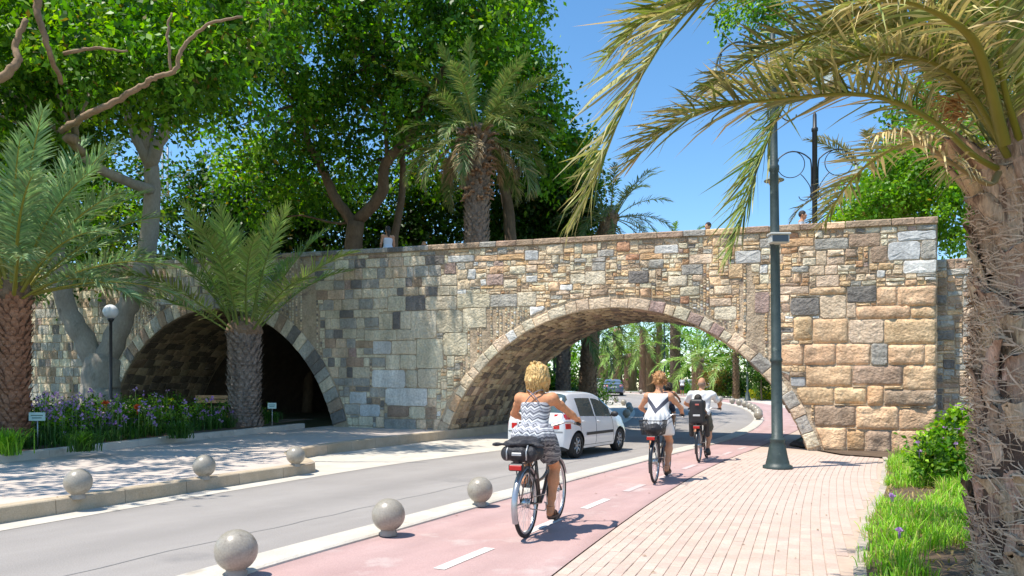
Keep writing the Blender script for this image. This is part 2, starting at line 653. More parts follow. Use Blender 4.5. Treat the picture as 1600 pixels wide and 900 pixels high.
for side, fn, q0, q1, hh, se in (('r', at_g, -.02, .09, .055, arc_len_at_y(EDGE, 15.9)),):
    s = s_lo if side == 'l' else arc_len_at_y(EDGE, 4.0)
    while s < se:
        Lg = random.uniform(0.55, 0.62)
        vs = []
        for inset, z in ((0.004, -0.02), (0.004, hh - 0.008), (0.012, hh)):
            for ds, qq in ((inset, q0 + inset), (Lg - inset, q0 + inset), (Lg - inset, q1 - inset), (inset, q1 - inset)):
                x, y = fn(s + ds, qq)
                vs.append((x, y, gz(x, y) + z))
        fs = [(l * 4 + j, (l + 1) * 4 + j, (l + 1) * 4 + (j + 1) % 4, l * 4 + (j + 1) % 4) for l in (0, 1) for j in range(4)] + [(11, 10, 9, 8)]
        MB().add(vs, fs).build('edging_stone', mat('worn_edging', (.40, .34, .28), (.50, .43, .36), 3, .9, .3, 60, fine=.2, rnd=.1), pav)
        s += Lg
# beyond the arch: pale promenade right of the lane
tag(ribbon('promenade', BS[80:], offset(BS, 3.2)[80:], 0.02, 0.02, M_KERB, 2), 'pale promenade curving beyond the arch')

# right-hand verge soil
tag(ribbon('verge_soil', EDGE[:72], offset(EDGE, 4.0)[:72], 0.05, 0.10, M_SOIL, 3), 'dry soil of the planted verge beside the brick pavement')

# ---- left pavement
K_PTS = [(-14, -8), (-9.3, -1), (-7.5, 4), (-5.92, 7.84), (-5.2, 9.6), (-4.4, 11.5), (-3.75, 13.0), (-3.62, 13.5), (-3.8, 13.95), (-4.2, 14.6), (-4.6, 15.8), (-4.2, 17.6), (-3.1, 19.8),
         (-2.15, 21.6), (-1.25, 23.2), (-.2, 25.3), (1.5, 29), (3.2, 34.5), (4.6, 42)]
F_PTS = [(-14.5, -8), (-12.4, -1), (-11.4, 4), (-10.6, 7.5), (-10.2, 9.6), (-9.8, 11.5), (-9.35, 13.0), (-9.2, 13.6), (-9.1, 14.2), (-8.9, 15.0), (-8.6, 16.2), (-8.25, 17.8), (-7.6, 20),
         (-7.0, 22), (-6.3, 24.2), (-5.0, 26.5), (-1, 30), (0.5, 35), (1.5, 42)]
KL, FL = spline(K_PTS, N_S), spline(F_PTS, N_S)


def pz(x, y):
    return 0.175 + 0.012 * max(0.0, y - 13.0)


pl = ribbon('left_pavement', FL, KL, 0, 0, M_SLAB, 4, zfun=pz)
tag(pl, 'pale pavement with stone balls left of the road')
tag(ribbon('road_shoulder', offset(KL, -0.05), LS[:len(KL)], 0.003, 0.003, M_KERB, 3, zfun=lambda x, y: gz(x, y) + 0.001), 'pale gutter strip along the left edge of the road')
# kerb stones on its road side
dK = np.concatenate([[0], np.cumsum(np.linalg.norm(np.diff(KL, axis=0), axis=1))])
NK = normals2(KL)


def at_k(s, q):
    return np.interp(s, dK, KL[:, 0]) + np.interp(s, dK, NK[:, 0]) * q, np.interp(s, dK, KL[:, 1]) + np.interp(s, dK, NK[:, 1]) * q


s = 6.0
while s < dK[-1] - 14:
    Lg = random.uniform(0.95, 1.05)
    if 10 < s < 30 and False:
        pass
    vs = []
    for ds in (0.004, Lg / 2, Lg - 0.004):
        for q, z in ((-0.22, -0.05), (-0.22, 0.012), (-0.015, 0.014), (0.0, 0.0), (0.02, -0.30)):
            x, y = at_k(s + ds, q)
            vs.append((x, y, pz(x, y) + z))
    fs = [(i * 5 + j, i * 5 + j + 1, (i + 1) * 5 + j + 1, (i + 1) * 5 + j) for i in range(2) for j in range(4)] + [(4, 3, 2, 1, 0), (10, 11, 12, 13, 14)]
    MB().add(vs, fs).build('kerbstone', M_KERBT, pl)
    s += Lg
# pale gutter
# ---- raised flower bed on the left
bed_v, bed_f = [], []
kk = len(FL)
far_x = [-11, -14, -19, -30, -60]
sel = [i for i in range(kk) if FL[i][1] < 24.4]


def bedz(x, y):
    return pz(x, y) + 0.13 + 0.02 * max(0.0, y - 18)


for i in sel:
    p = FL[i]
    row = [p + np.array([-0.16, 0])] + [np.array([min(p[0] - 1.0, fx) if k_ else p[0] - 2.0, p[1] + (0.6 * k_)]) for k_, fx in enumerate(far_x)]
    for q in row:
        bed_v.append((q[0], q[1], bedz(*q)))
nr = 6
bed_f = [(i * nr + j, (i + 1) * nr + j, (i + 1) * nr + j + 1, i * nr + j + 1) for i in range(len(sel) - 1) for j in range(nr - 1)]
bed = MB().add(bed_v, [f[::-1] for f in bed_f], 0, True).build('flower_bed', M_SOIL)
tag(bed, 'raised flower bed of dark soil left of the pavement', kind='structure')
dF = np.concatenate([[0], np.cumsum(np.linalg.norm(np.diff(FL, axis=0), axis=1))])
NF = normals2(FL)


def at_f(s, q):
    return np.interp(s, dF, FL[:, 0]) + np.interp(s, dF, NF[:, 0]) * q, np.interp(s, dF, FL[:, 1]) + np.interp(s, dF, NF[:, 1]) * q


s = 10.0
while True:
    Lg = random.uniform(1.1, 1.25)
    if at_f(s + Lg, 0)[1] > 24.2:
        break
    vs = []
    for ds in (0.004, Lg / 2, Lg - 0.004):
        for q, z in ((-0.20, 0.05), (-0.20, 0.155), (-0.02, 0.155), (0.0, 0.14), (0.01, -0.05)):
            x, y = at_f(s + ds, q)
            vs.append((x, y, pz(x, y) + z))
    fs = [(i * 5 + j, i * 5 + j + 1, (i + 1) * 5 + j + 1, (i + 1) * 5 + j) for i in range(2) for j in range(4)] + [(4, 3, 2, 1, 0), (10, 11, 12, 13, 14)]
    MB().add(vs, fs).build('edging_stone', M_KERB, bed)
    s += Lg

# fallen leaves and grit on the lane and along the kerbs
_r = random.Random(77)
b = MB()
for k in range(150):
    if k < 60:
        s_, q_ = _r.uniform(3, 24), _r.choice([_r.gauss(.25, .12), _r.uniform(.3, 2.0)])
        i_ = int(np.argmin(abs(RS[:, 1] - s_)))
        p_ = RS[i_] + normals2(RS)[i_] * q_
        z_ = .036
    elif k < 105:
        p_ = np.array(at_sq(_r.uniform(s_lo, s_hi), _r.uniform(.1, 2.2)))
        z_ = .032
    else:
        p_ = np.array(at_k(_r.uniform(14, 24), _r.uniform(-1.6, -.1)))
        z_ = pz(*p_) + .018
    a_, l_ = _r.uniform(0, 6.28), _r.uniform(.012, .03)
    ca_, sa_ = math.cos(a_) * l_, math.sin(a_) * l_
    b.add([(p_[0] - ca_, p_[1] - sa_, z_), (p_[0] + sa_ * .45, p_[1] - ca_ * .45, z_ + .006), (p_[0] + ca_, p_[1] + sa_, z_ + .002), (p_[0] - sa_ * .45, p_[1] + ca_ * .45, z_ + .005)], [(0, 1, 2, 3)])
o = b.build('fallen_leaves', mat('dead_leaf', (.16, .08, .035), (.30, .19, .08), 2, .8))
tag(o, 'scattered small brown fallen leaves on lane and pavements', None, None, 'stuff')

# a sealed seam and two repair patches in the asphalt
b = MB()
vs = []
for i in range(8, 90):
    for sg in (-1, 1):
        p_ = RS[i] + normals2(RS)[i] * (-1.18 + .007 * sg + .02 * math.sin(i * 1.7))
        vs.append((p_[0], p_[1], gz(*p_) + .004))
b.add(vs, [(2 * k, 2 * k + 1, 2 * k + 3, 2 * k + 2) for k in range(81)])
tag(b.build('asphalt_seam', mat('bitumen', (.225, .22, .217), (.27, .265, .26), 6, .85, fine=.3)), 'thin sealed seam running along the asphalt', kind='structure')
# ------------------------------------------------------------------ the stone bridge
BR_ANG = rad(25)
BR_O = Vector((9.75, 16.9, 0))
bridge = empty('stone_bridge', BR_O, -BR_ANG)
tag(bridge, 'old two-arched stone bridge spanning the road', 'bridge')
T_END = 46.0
DEPTH = 4.3


def top_z(t):
    return 5.5 + 0.0345 * t if t > 0 else 5.5


ARCHES = [(7.88, -1.62, 5.38), (22.7, -1.22, 5.65)]          # centre t, centre z, radius of the intrados
VTH = (0.36, 0.60)                                             # voussoir depth


def intr(t):
    for c, zc, r in ARCHES:
        d = r * r - (t - c) ** 2
        if d > 0:
            z = zc + math.sqrt(d)
            if z > -0.3:
                return z
    return -0.4


def brw(t, w, z):
    """bridge (t, w, z) to local coordinates of the bridge empty"""
    return (-t, w, z)


def br_world(t, w, z=0.0):
    return Vector((BR_O.x - math.cos(BR_ANG) * t + math.sin(BR_ANG) * w, BR_O.y + math.sin(BR_ANG) * t + math.cos(BR_ANG) * w, z))


M_MORT = mat('lime_mortar', (.46, .345, .23), (.58, .455, .32), 1.4, 0.95, 0.9, 22, fine=0.25, fscale=18, spots=(.30, .22, .16), sscale=2.4, sthr=0.58, bdist=0.05, weather=0.30)
PALET = {}


def stone_mat(key, c1, c2, **k):
    a = dict(scale=2.6, rough=0.9, bump=0.85, bscale=16, fine=0.30, fscale=17, rnd=0.12, bdist=0.05, weather=0.30)
    a.update(k)
    PALET[key] = mat('stone_' + key, c1, c2, **a)


stone_mat('sand', (.66, .42, .235), (.76, .53, .325), spots=(.51, .31, .165), sscale=3, sthr=0.6)
stone_mat('sand_pale', (.66, .49, .325), (.76, .59, .42), spots=(.53, .38, .25), sscale=4, sthr=0.62)
stone_mat('ochre', (.60, .37, .18), (.68, .45, .25))
stone_mat('rust', (.50, .26, .14), (.60, .35, .20))
stone_mat('brown', (.36, .245, .165), (.46, .325, .225))
stone_mat('grey', (.36, .33, .285), (.48, .44, .375), spots=(.25, .25, .235), sscale=3, sthr=0.6)
stone_mat('dark', (.175, .155, .14), (.26, .23, .20))
stone_mat('cream', (.64, .54, .38), (.75, .65, .48), spots=(.50, .42, .31), sscale=5, sthr=0.62)
stone_mat('white', (.62, .59, .54), (.72, .69, .64), bump=0.4)
stone_mat('purple', (.38, .26, .215), (.46, .33, .275))
stone_mat('bluegrey', (.46, .455, .44), (.58, .57, .55), bump=0.35)
PKEYS = list(PALET)
PLIST = [PALET[k] for k in PKEYS]


def pick(wts):
    ks = list(wts)
    return random.choices(ks, [wts[k] for k in ks])[0]


def stone_geo(u0, u1, v0, v1, proud, fmap, rough=0.012, n=3, back=0.03, keep=None, bev=None, poly=None):
    if rough >= .017:
        return rustic_geo(u0, u1, v0, v1, proud, fmap, back, keep)
    return plain_geo(u0, u1, v0, v1, proud, fmap, rough, n, back, keep, bev, poly)


def rustic_geo(u0, u1, v0, v1, proud, fmap, back, keep):
    """a rock-faced block: the face is a fine grid broken up by noise, the margins chipped"""
    nu, nv = max(4, min(16, int((u1 - u0) / .065))), max(4, min(9, int((v1 - v0) / .065)))
    sd_ = random.uniform(0, 99)
    vs, fs = [], []
    for i in range(nv + 1):
        for j in range(nu + 1):
            a, b_ = j / nu, i / nv
            u, v = u0 + (u1 - u0) * a, v0 + (v1 - v0) * b_
            e = min(a * (u1 - u0), (1 - a) * (u1 - u0), b_ * (v1 - v0), (1 - b_) * (v1 - v0))
            N1 = mnoise.noise(Vector((u * 5.5, v * 5.5, sd_)))
            N2 = mnoise.noise(Vector((u * 14, v * 14, sd_ + 7)))
            chip = max(0.0, 1 - e / (.016 + .045 * abs(mnoise.noise(Vector((u * 3, v * 3, sd_ + 31))))))
            d = proud * (1 + .8 * N1) + .024 * N2 - proud * .7 * chip ** 1.3
            if e < 1e-6:
                d = proud * .25
                k = .014
                u += (mnoise.noise(Vector((v * 6, u * 6, sd_))) * k + (.012 if a < .5 else -.012) * (1 if min(a, 1 - a) < 1e-6 and min(b_, 1 - b_) < 1e-6 else 0))
                v += (mnoise.noise(Vector((u * 6, v * 6, sd_ + 3))) * k + (.012 if b_ < .5 else -.012) * (1 if min(a, 1 - a) < 1e-6 and min(b_, 1 - b_) < 1e-6 else 0))
            elif e > .001:
                u += .010 * N2
                v += .010 * N1
            if keep:
                u, v = keep(u, v)
            vs.append(fmap(u, v, d))
    w_ = nu + 1
    for i in range(nv):
        for j in range(nu):
            q = (i * w_ + j, i * w_ + j + 1, (i + 1) * w_ + j + 1, (i + 1) * w_ + j)
            fs += [(q[0], q[1], q[2]), (q[0], q[2], q[3])] if (i + j) % 2 else [(q[0], q[1], q[3]), (q[1], q[2], q[3])]
    rim = [j for j in range(w_)] + [i * w_ + nu for i in range(1, nv + 1)] + [nv * w_ + j for j in range(nu - 1, -1, -1)] + [i * w_ for i in range(nv - 1, 0, -1)]
    o = len(vs)
    for k in rim:
        i, j = divmod(k, w_)
        u, v = u0 + (u1 - u0) * j / nu, v0 + (v1 - v0) * i / nv
        if keep:
            u, v = keep(u, v)
        vs.append(fmap(u, v, -back))
    m = len(rim)
    for k in range(m):
        k2 = (k + 1) % m
        fs.append((o + k, o + k2, rim[k2], rim[k]))
    return vs, fs


def plain_geo(u0, u1, v0, v1, proud, fmap, rough=0.012, n=3, back=0.03, keep=None, bev=None, poly=None):
    """a rough stone block: outline in (u, v); fmap(u, v, d) -> point, d = how far it stands out"""
    wu, wv = u1 - u0, v1 - v0
    if poly is None:
        rc = min(wu, wv) * random.uniform(0.05, 0.17)
        pts = []
        cs = [(u0, v0, 0), (u1, v0, 1), (u1, v1, 2), (u0, v1, 3)]
        for i, (cu, cv, _) in enumerate(cs):
            su = 1 if cu == u0 else -1
            sv = 1 if cv == v0 else -1
            r1, r2 = rc * random.uniform(0.4, 1.3), rc * random.uniform(0.4, 1.3)
            a, b_ = (cu, cv + sv * r2), (cu + su * r1, cv)
            if i in (0, 2):
                pts += [a, b_]
            else:
                pts += [b_, a]
            nu, nv, _ = cs[(i + 1) % 4]
            Lg = abs(nu - cu) + abs(nv - cv)
            k = max(1, min(4, int(Lg / 0.16)))
            for q in range(1, k):
                f = q / k
                pts.append((cu + (nu - cu) * f, cv + (nv - cv) * f))
        j = min(rough * 1.25, 0.13 * min(wu, wv))
        sk = random.uniform(-.07, .07) * wv if rough > .011 else 0.0
        pts = [(p[0] + random.uniform(-j, j) + sk * ((p[1] - v0) / wv - .5) * 2, p[1] + random.uniform(-j, j) + sk * .35 * ((p[0] - u0) / wu - .5)) for p in pts]
    else:
        pts = poly
    if keep:
        pts = [keep(*p) for p in pts]
    k = len(pts)
    cu, cv = sum(p[0] for p in pts) / k, sum(p[1] for p in pts) / k
    vs, fs = [], []
    m = min(wu, wv)
    rings = [(1.0, -back, 0), (1.0, proud * 0.62, rough * 0.5), (1.0 - 0.14, proud, rough * .6), (0.55, proud + 0.006 * min(1, m / 0.3), rough)]
    for sc, d, jt in rings:
        if sc == 1.0 - 0.14:
            ins = min(0.015, 0.11 * m)
            for p in pts:
                du, dv = p[0] - cu, p[1] - cv
                L_ = math.hypot(du, dv) + 1e-6
                q = (p[0] - du / L_ * ins, p[1] - dv / L_ * ins)
                vs.append(fmap(q[0], q[1], d + random.uniform(-jt, jt)))
        else:
            for p in pts:
                vs.append(fmap(cu + (p[0] - cu) * sc, cv + (p[1] - cv) * sc, d + (random.uniform(-jt, jt) if sc < 1 else random.uniform(-jt, jt) * 0.3)))
    for l in range(3):
        for j in range(k):
            j2 = (j + 1) % k
            fs.append((l * k + j, l * k + j2, (l + 1) * k + j2, (l + 1) * k + j))
    vs.append(fmap(cu, cv, proud + random.uniform(-rough, rough) * .7 + 0.006 * min(1, m / 0.3)))
    for j in range(k):
        fs.append((3 * k + j, 3 * k + (j + 1) % k, 4 * k))
    return vs, fs


class Packer:
    """fills a grid of small cells with rectangles of random size"""

    def __init__(self, u0, u1, v0, v1, cell=0.04):
        self.u0, self.v0, self.c = u0, v0, cell
        self.nu, self.nv = int((u1 - u0) / cell), int((v1 - v0) / cell)
        self.occ = np.zeros((self.nv, self.nu), bool)

    def block(self, a, b, c, d):
        i0, i1 = max(0, round((c - self.v0) / self.c)), max(0, round((d - self.v0) / self.c))
        j0, j1 = max(0, round((a - self.u0) / self.c)), max(0, round((b - self.u0) / self.c))
        self.occ[i0:i1, j0:j1] = True

    def mask(self, fn):
        for i in range(self.nv):
            for j in range(self.nu):
                if fn(self.u0 + (j + 0.5) * self.c, self.v0 + (i + 0.5) * self.c):
                    self.occ[i, j] = True

    def fill(self, want):
        out = []
        o = self.occ
        for i in range(self.nv):
            j = 0
            while j < self.nu:
                if o[i, j]:
                    j += 1
                    continue
                u, v = self.u0 + j * self.c, self.v0 + i * self.c
                wu, wv, info = want(u, v)
                ku, kv = max(1, round(wu / self.c)), max(1, round(wv / self.c))
                e = j
                while e < self.nu and e - j < ku and not o[i, e]:
                    e += 1
                if e < self.nu and e - j == ku:
                    g = e
                    while g < self.nu and g - e < 3 and not o[i, g]:
                        g += 1
                    if g - e < 3:
                        e = g
                kv = min(kv, max(2, round((e - j) * 1.25)))
                h = i
                while h < self.nv and h - i < kv and not o[h, j:e].any():
                    h += 1
                if h < self.nv and h - i == kv:
                    g = h
                    while g < self.nv and g - h < 2 and not o[g, j:e].any():
                        g += 1
                    if g - h < 2:
                        h = g
                o[i:h, j:e] = True
                out.append((u, self.u0 + e * self.c, v, self.v0 + h * self.c, info))
                j = e
        return out


# ---- the core: mortar body with both barrel vaults cut through, deck and parapets
W0 = 0.03


def core():
    ts = set(np.round(np.arange(-0.0, T_END + 0.01, 0.5), 3).tolist())
    for c, zc, r in ARCHES:
        a0 = math.acos(min(1, (-0.35 - zc) / r)) if abs((-0.35 - zc) / r) < 1 else PI / 2
        for k in range(61):
            a = -a0 + 2 * a0 * k / 60
            ts.add(round(c + r * math.sin(a), 4))
    ts = sorted(ts)
    b = MB()

    def sheet(rows, m=0, flip=False):
        n = len(rows[0])
        vs = [p for r in rows for p in r]
        fs = [(i * n + j, i * n + j + 1, (i + 1) * n + j + 1, (i + 1) * n + j) for i in range(len(rows) - 1) for j in range(n - 1)]
        b.add(vs, [f[::-1] for f in fs] if flip else fs, m)
    dz = lambda t: top_z(t) - 0.95
    lo = [intr(t) for t in ts]
    PW_ = 0.45
    sheet([[brw(t, W0, z), brw(t, W0, top_z(t) - 0.14)] for t, z in zip(ts, lo)], flip=True)
    sheet([[brw(t, DEPTH, z), brw(t, DEPTH, top_z(t) - 0.14)] for t, z in zip(ts, lo)])
    sheet([[brw(t, W0, z), brw(t, DEPTH, z)] for t, z in zip(ts, lo)])
    sheet([[brw(t, W0, top_z(t) - 0.14), brw(t, PW_, top_z(t) - 0.14), brw(t, PW_, dz(t)), brw(t, DEPTH - PW_, dz(t)), brw(t, DEPTH - PW_, top_z(t) - 0.14), brw(t, DEPTH, top_z(t) - 0.14)] for t in ts], flip=True)
    for t, fl in ((ts[0], True), (ts[-1], False)):
        q = [brw(t, W0, -0.4), brw(t, DEPTH, -0.4), brw(t, DEPTH, top_z(t) - 0.14), brw(t, DEPTH - PW_, top_z(t) - 0.14), brw(t, DEPTH - PW_, dz(t)), brw(t, PW_, dz(t)), brw(t, PW_, top_z(t) - 0.14), brw(t, W0, top_z(t) - 0.14)]
        b.add(q, [tuple(range(8))[::-1] if fl else tuple(range(8))])
    return b.build('mortar_core', M_MORT, bridge)


core()
ZR = 5.5


def zmap(t, v):
    """courses lie level at the foot and follow the slope at the top"""
    return v * (top_z(max(t, 0)) - 0.15) / (ZR - 0.15)


def vmap(t, z):
    return z * (ZR - 0.15) / (top_z(max(t, 0)) - 0.15)


def face(u, v, d):
    return brw(u, W0 - d, zmap(u, v))


# blocks read off the photograph (t, z of the wall face); colour key
def wp(x, y):
    k = (x - 800) / FOC
    c, s = math.cos(BR_ANG), math.sin(BR_ANG)
    t = (BR_O.x - k * BR_O.y) / (c + k * s)
    Y = BR_O.y + s * t
    return t, CAM_H + (HOR - y) * Y / FOC


BLOCKS = [
    # big rusticated sandstone blocks of the right-hand pier
    (1402, 447, 1470, 479, 'sand'), (1370, 447, 1400, 476, 'sand'), (1324, 447, 1368, 474, 'dark'), (1284, 465, 1320, 498, 'sand_pale'), (1322, 472, 1335, 498, 'sand_pale'),
    (1336, 477, 1422, 499, 'sand'), (1424, 479, 1471, 498, 'sand'), (1382, 502, 1472, 537, 'sand'), (1328, 503, 1381, 537, 'sand_pale'), (1272, 500, 1326, 536, 'sand'),
    (1240, 495, 1270, 533, 'sand'), (1220, 536, 1253, 571, 'sand'), (1255, 538, 1304, 571, 'sand'), (1306, 539, 1358, 571, 'sand'), (1360, 537, 1386, 570, 'grey'),
    (1387, 540, 1443, 571, 'sand'), (1444, 540, 1475, 571, 'sand'), (1262, 574, 1328, 604, 'sand'), (1331, 573, 1411, 602, 'brown'), (1412, 573, 1476, 611, 'sand'),
    (1234, 588, 1260, 605, 'bluegrey'), (1246, 607, 1300, 632, 'sand'), (1302, 609, 1350, 632, 'sand'), (1354, 606, 1378, 634, 'ochre'), (1380, 608, 1446, 636, 'brown'),
    (1448, 613, 1476, 638, 'grey'), (1272, 634, 1334, 667, 'brown'), (1336, 634, 1403, 671, 'sand'), (1405, 638, 1476, 674, 'sand'), (1272, 671, 1320, 706, 'sand'),
    (1322, 672, 1350, 706, 'ochre'), (1352, 673, 1392, 708, 'brown'), (1394, 677, 1434, 710, 'sand'), (1436, 677, 1477, 710, 'sand'),
    # upper right rubble with dressed slabs
    (1403, 360, 1464, 377, 'bluegrey'), (1391, 383, 1438, 406, 'bluegrey'), (1410, 406, 1467, 427, 'white'), (1226, 372, 1271, 386, 'ochre'), (1273, 373, 1322, 390, 'grey'),
    (1325, 364, 1376, 386, 'brown'), (1360, 391, 1387, 412, 'brown'), (1233, 464, 1280, 493, 'dark'), (1216, 447, 1261, 460, 'sand_pale'), (1263, 452, 1310, 462, 'sand'),
    (1296, 400, 1321, 414, 'sand_pale'), (1278, 398, 1293, 414, 'sand_pale'), (1253, 403, 1274, 415, 'cream'), (1264, 415, 1286, 430, 'sand_pale'), (1288, 417, 1309, 430, 'sand_pale'),
    (1336, 416, 1357, 429, 'brown'), (1275, 437, 1312, 448, 'sand_pale'), (1216, 421, 1237, 431, 'sand'), (1438, 378, 1465, 404, 'grey'), (1180, 455, 1203, 490, 'purple'),
    # spandrel over the road
    (1147, 390, 1188, 412, 'white'), (1023, 383, 1059, 396, 'white'), (982, 424, 1014, 443, 'dark'), (985, 440, 1008, 440, 'grey'), (822, 390, 842, 406, 'bluegrey'),
    (932, 390, 960, 402, 'grey'), (891, 427, 910, 444, 'cream'), (913, 423, 946, 444, 'cream'), (1065, 419, 1098, 430, 'grey'), (1076, 396, 1114, 412, 'sand_pale'),
    (1137, 420, 1160, 436, 'sand'), (1186, 372, 1212, 386, 'grey'), (700, 398, 740, 409, 'white'), (742, 399, 775, 408, 'sand'), (776, 396, 820, 407, 'ochre'),
    (694, 413, 712, 428, 'purple'), (760, 428, 782, 446, 'purple'), (786, 436, 808, 449, 'cream'), (822, 430, 840, 442, 'white'), (1186, 412, 1200, 428, 'white'),
    (1108, 466, 1142, 478, 'sand_pale'), (1115, 480, 1150, 500, 'cream'), (998, 388, 1020, 396, 'sand'), (1000, 396, 1036, 405, 'ochre'),
    # pale dressed stones of the pier between the arches
    (666, 462, 712, 484, 'cream'), (714, 458, 764, 482, 'cream'), (766, 460, 806, 480, 'grey'), (808, 456, 838, 478, 'cream'), (605, 462, 624, 486, 'cream'),
    (634, 461, 664, 485, 'dark'), (592, 489, 613, 514, 'cream'), (613, 489, 624, 514, 'dark'), (624, 487, 641, 514, 'cream'), (642, 486, 680, 530, 'cream'),
    (569, 516, 618, 532, 'cream'), (620, 515, 648, 532, 'cream'), (582, 534, 610, 553, 'white'), (612, 533, 648, 554, 'cream'), (602, 556, 622, 578, 'cream'),
    (624, 554, 648, 577, 'cream'), (580, 580, 633, 606, 'white'), (634, 578, 650, 606, 'cream'), (602, 607, 668, 634, 'white'), (604, 636, 636, 652, 'brown'),
    (638, 636, 664, 654, 'cream'), (600, 655, 650, 674, 'grey'), (545, 612, 573, 632, 'bluegrey'), (561, 632, 594, 650, 'bluegrey'), (537, 631, 561, 648, 'grey'),
    (682, 486, 720, 520, 'cream'), (722, 484, 760, 512, 'cream'), (650, 534, 690, 575, 'cream'), (692, 524, 730, 556, 'cream'), (652, 578, 684, 606, 'cream'),
]
pk = Packer(-0.0, T_END - 6, 0.0, ZR - 0.16, 0.04)


def close_gaps(rects):
    """let blocks grow into the slivers left between them"""
    out = []
    for u0, u1, v0, v1, key, pr, rg in rects:
        i0, i1 = round(v0 / .04), round(v1 / .04)
        j0, j1 = round(u0 / .04), round(u1 / .04)
        for _ in (0, 1):
            for g in range(1, 6):
                if j1 + g < pk.nu and not pk.occ[i0:i1, j1:j1 + g].any() and pk.occ[i0:i1, j1 + g].mean() > .4:
                    pk.occ[i0:i1, j1:j1 + g] = True
                    j1 += g
                    break
            for g in range(1, 6):
                if j0 - g - 1 >= 0 and not pk.occ[i0:i1, j0 - g:j0].any() and pk.occ[i0:i1, j0 - g - 1].mean() > .4:
                    pk.occ[i0:i1, j0 - g:j0] = True
                    j0 -= g
                    break
            for g in range(1, 4):
                if i1 + g < pk.nv and not pk.occ[i1:i1 + g, j0:j1].any() and pk.occ[i1 + g, j0:j1].mean() > .5:
                    pk.occ[i1:i1 + g, j0:j1] = True
                    i1 += g
                    break
        out.append((j0 * .04, j1 * .04, i0 * .04, i1 * .04, key, pr, rg))
    return out


pk.mask(lambda u, v: any(math.hypot(u - c, zmap(u, v) - zc) < r + VTH[k] - 0.30 for k, (c, zc, r) in enumerate(ARCHES)) or v < (-0.1 if u < 14 else 0.0))


def keep_out(u, v):
    z = zmap(u, v)
    for k, (c, zc, r) in enumerate(ARCHES):
        R_ = r + VTH[k] + 0.012
        d = math.hypot(u - c, z - zc)
        if d < R_:
            z = zc + (z - zc) * R_ / d
            u = c + (u - c) * R_ / d
            v = vmap(u, z)
    return max(u, -0.02), v


stones = []       # (area in the picture, u0,u1,v0,v1,key,proud,rough)
for x0, y0, x1, y1, key in BLOCKS:
    if y1 - y0 < 3:
        continue
    ta, za = wp(x1, (y0 + y1) / 2)
    tb, _ = wp(x0, (y0 + y1) / 2)
    tm = (ta + tb) / 2
    xm = (x0 + x1) / 2
    z1, z0 = wp(xm, y0)[1], wp(xm, y1)[1]
    u0, u1, v0, v1 = max(ta, -0.0), tb, max(0.0, vmap(tm, z0)), min(vmap(tm, z1), ZR - 0.16)
    if ta < 0.25:
        u0 = 0.0
    big = key in ('sand', 'brown', 'ochre') and y0 > 440 and x0 > 1200
    q = 0.02
    u0, u1, v0, v1 = round(u0 / 0.04) * 0.04, round(u1 / 0.04) * 0.04, round(v0 / 0.04) * 0.04, round(v1 / 0.04) * 0.04
    if u1 - u0 < 0.08 or v1 - v0 < 0.08:
        continue
    pk.block(u0, u1, v0, v1)
    stones.append((u0, u1, v0, v1, key, random.uniform(0.030, 0.058) if big else random.uniform(0.02, 0.04), 0.018 if big else 0.008))

stones = close_gaps(stones)
C_H = [0.30, 0.26, 0.32, 0.28, 0.30, 0.25, 0.31]


def want(u, v):
    if u > 13.2 or (u > 12.4 and v > 2.0):               # squared courses left of the pier
        z, k = 0.0, 0
        while z + C_H[k % 7] <= v + 0.02:
            z += C_H[k % 7]
            k += 1
        h = max(0.08, z + C_H[k % 7] - v)
        key = pick({'grey': 4, 'dark': 1.5, 'cream': 6, 'brown': 1.8, 'bluegrey': .25, 'sand_pale': 3, 'purple': .3})
        return random.choice([.24, .30, .36, .44, .56, .68]), h, (key, random.uniform(.012, .03), .006)
    if u < 2.9 and v < 2.4:
        key = pick({'sand': 5, 'brown': 2, 'ochre': 1, 'sand_pale': 2, 'grey': .5})
        return random.choice([.16, .3, .5]), random.choice([.12, .2, .32]), (key, random.uniform(.02, .05), .014)
    def band(H_, opts):
        k_ = math.floor((v + .02) / H_ + 1e-6)
        left = (k_ + 1) * H_ - v
        return max(.08, min(left, random.choice(opts) if left > .14 else left))
    if u < 11.5 and v > 3.6 or u < 4.5:                  # mixed thin rubble
        key = pick({'sand': 4.5, 'sand_pale': 5, 'brown': 3.4, 'grey': 1.6, 'rust': 1.0, 'cream': 3.4, 'ochre': 1.1, 'purple': .3, 'dark': .2, 'white': .3})
        if random.random() < 0.22:
            return random.choice([.26, .34, .44, .52]), band(.24, [.24]), (key, random.uniform(.02, .045), .012)
        return random.choice([.12, .16, .2, .24, .32, .4]), band(.24, [.08, .12, .12, .16, .24]), (key, random.uniform(.008, .035), .012)
    key = pick({'cream': 7, 'sand_pale': 4, 'grey': 2.0, 'white': 1.5, 'sand': 1.2, 'rust': .5, 'purple': .3})
    return random.choice([.16, .2, .28, .36, .5]), band(.28, [.08, .16, .20, .28, .28]), (key, random.uniform(.004, .03), .014)


for u0, u1, v0, v1, info in pk.fill(want):
    if (u1 - u0) * (v1 - v0) < 0.006:
        continue
    ins = [(keep_out(a_, b_) == (max(a_, -.02), b_)) for a_ in np.linspace(u0, u1, 5) for b_ in np.linspace(v0, v1, 5)]
    if sum(ins) < 7:
        continue
    stones.append((u0, u1, v0, v1) + info)


def shows(s):
    u, v = (s[0] + s[1]) / 2, (s[2] + s[3]) / 2
    p = br_world(u, 0, zmap(u, v))
    x, y = 800 + p.x * FOC / p.y, HOR - (p.z - CAM_H) * FOC / p.y
    a = (s[1] - s[0]) * (s[3] - s[2]) / (p.y * p.y)
    hid = x < 440 or x > 1480
    return -a if not hid else 0


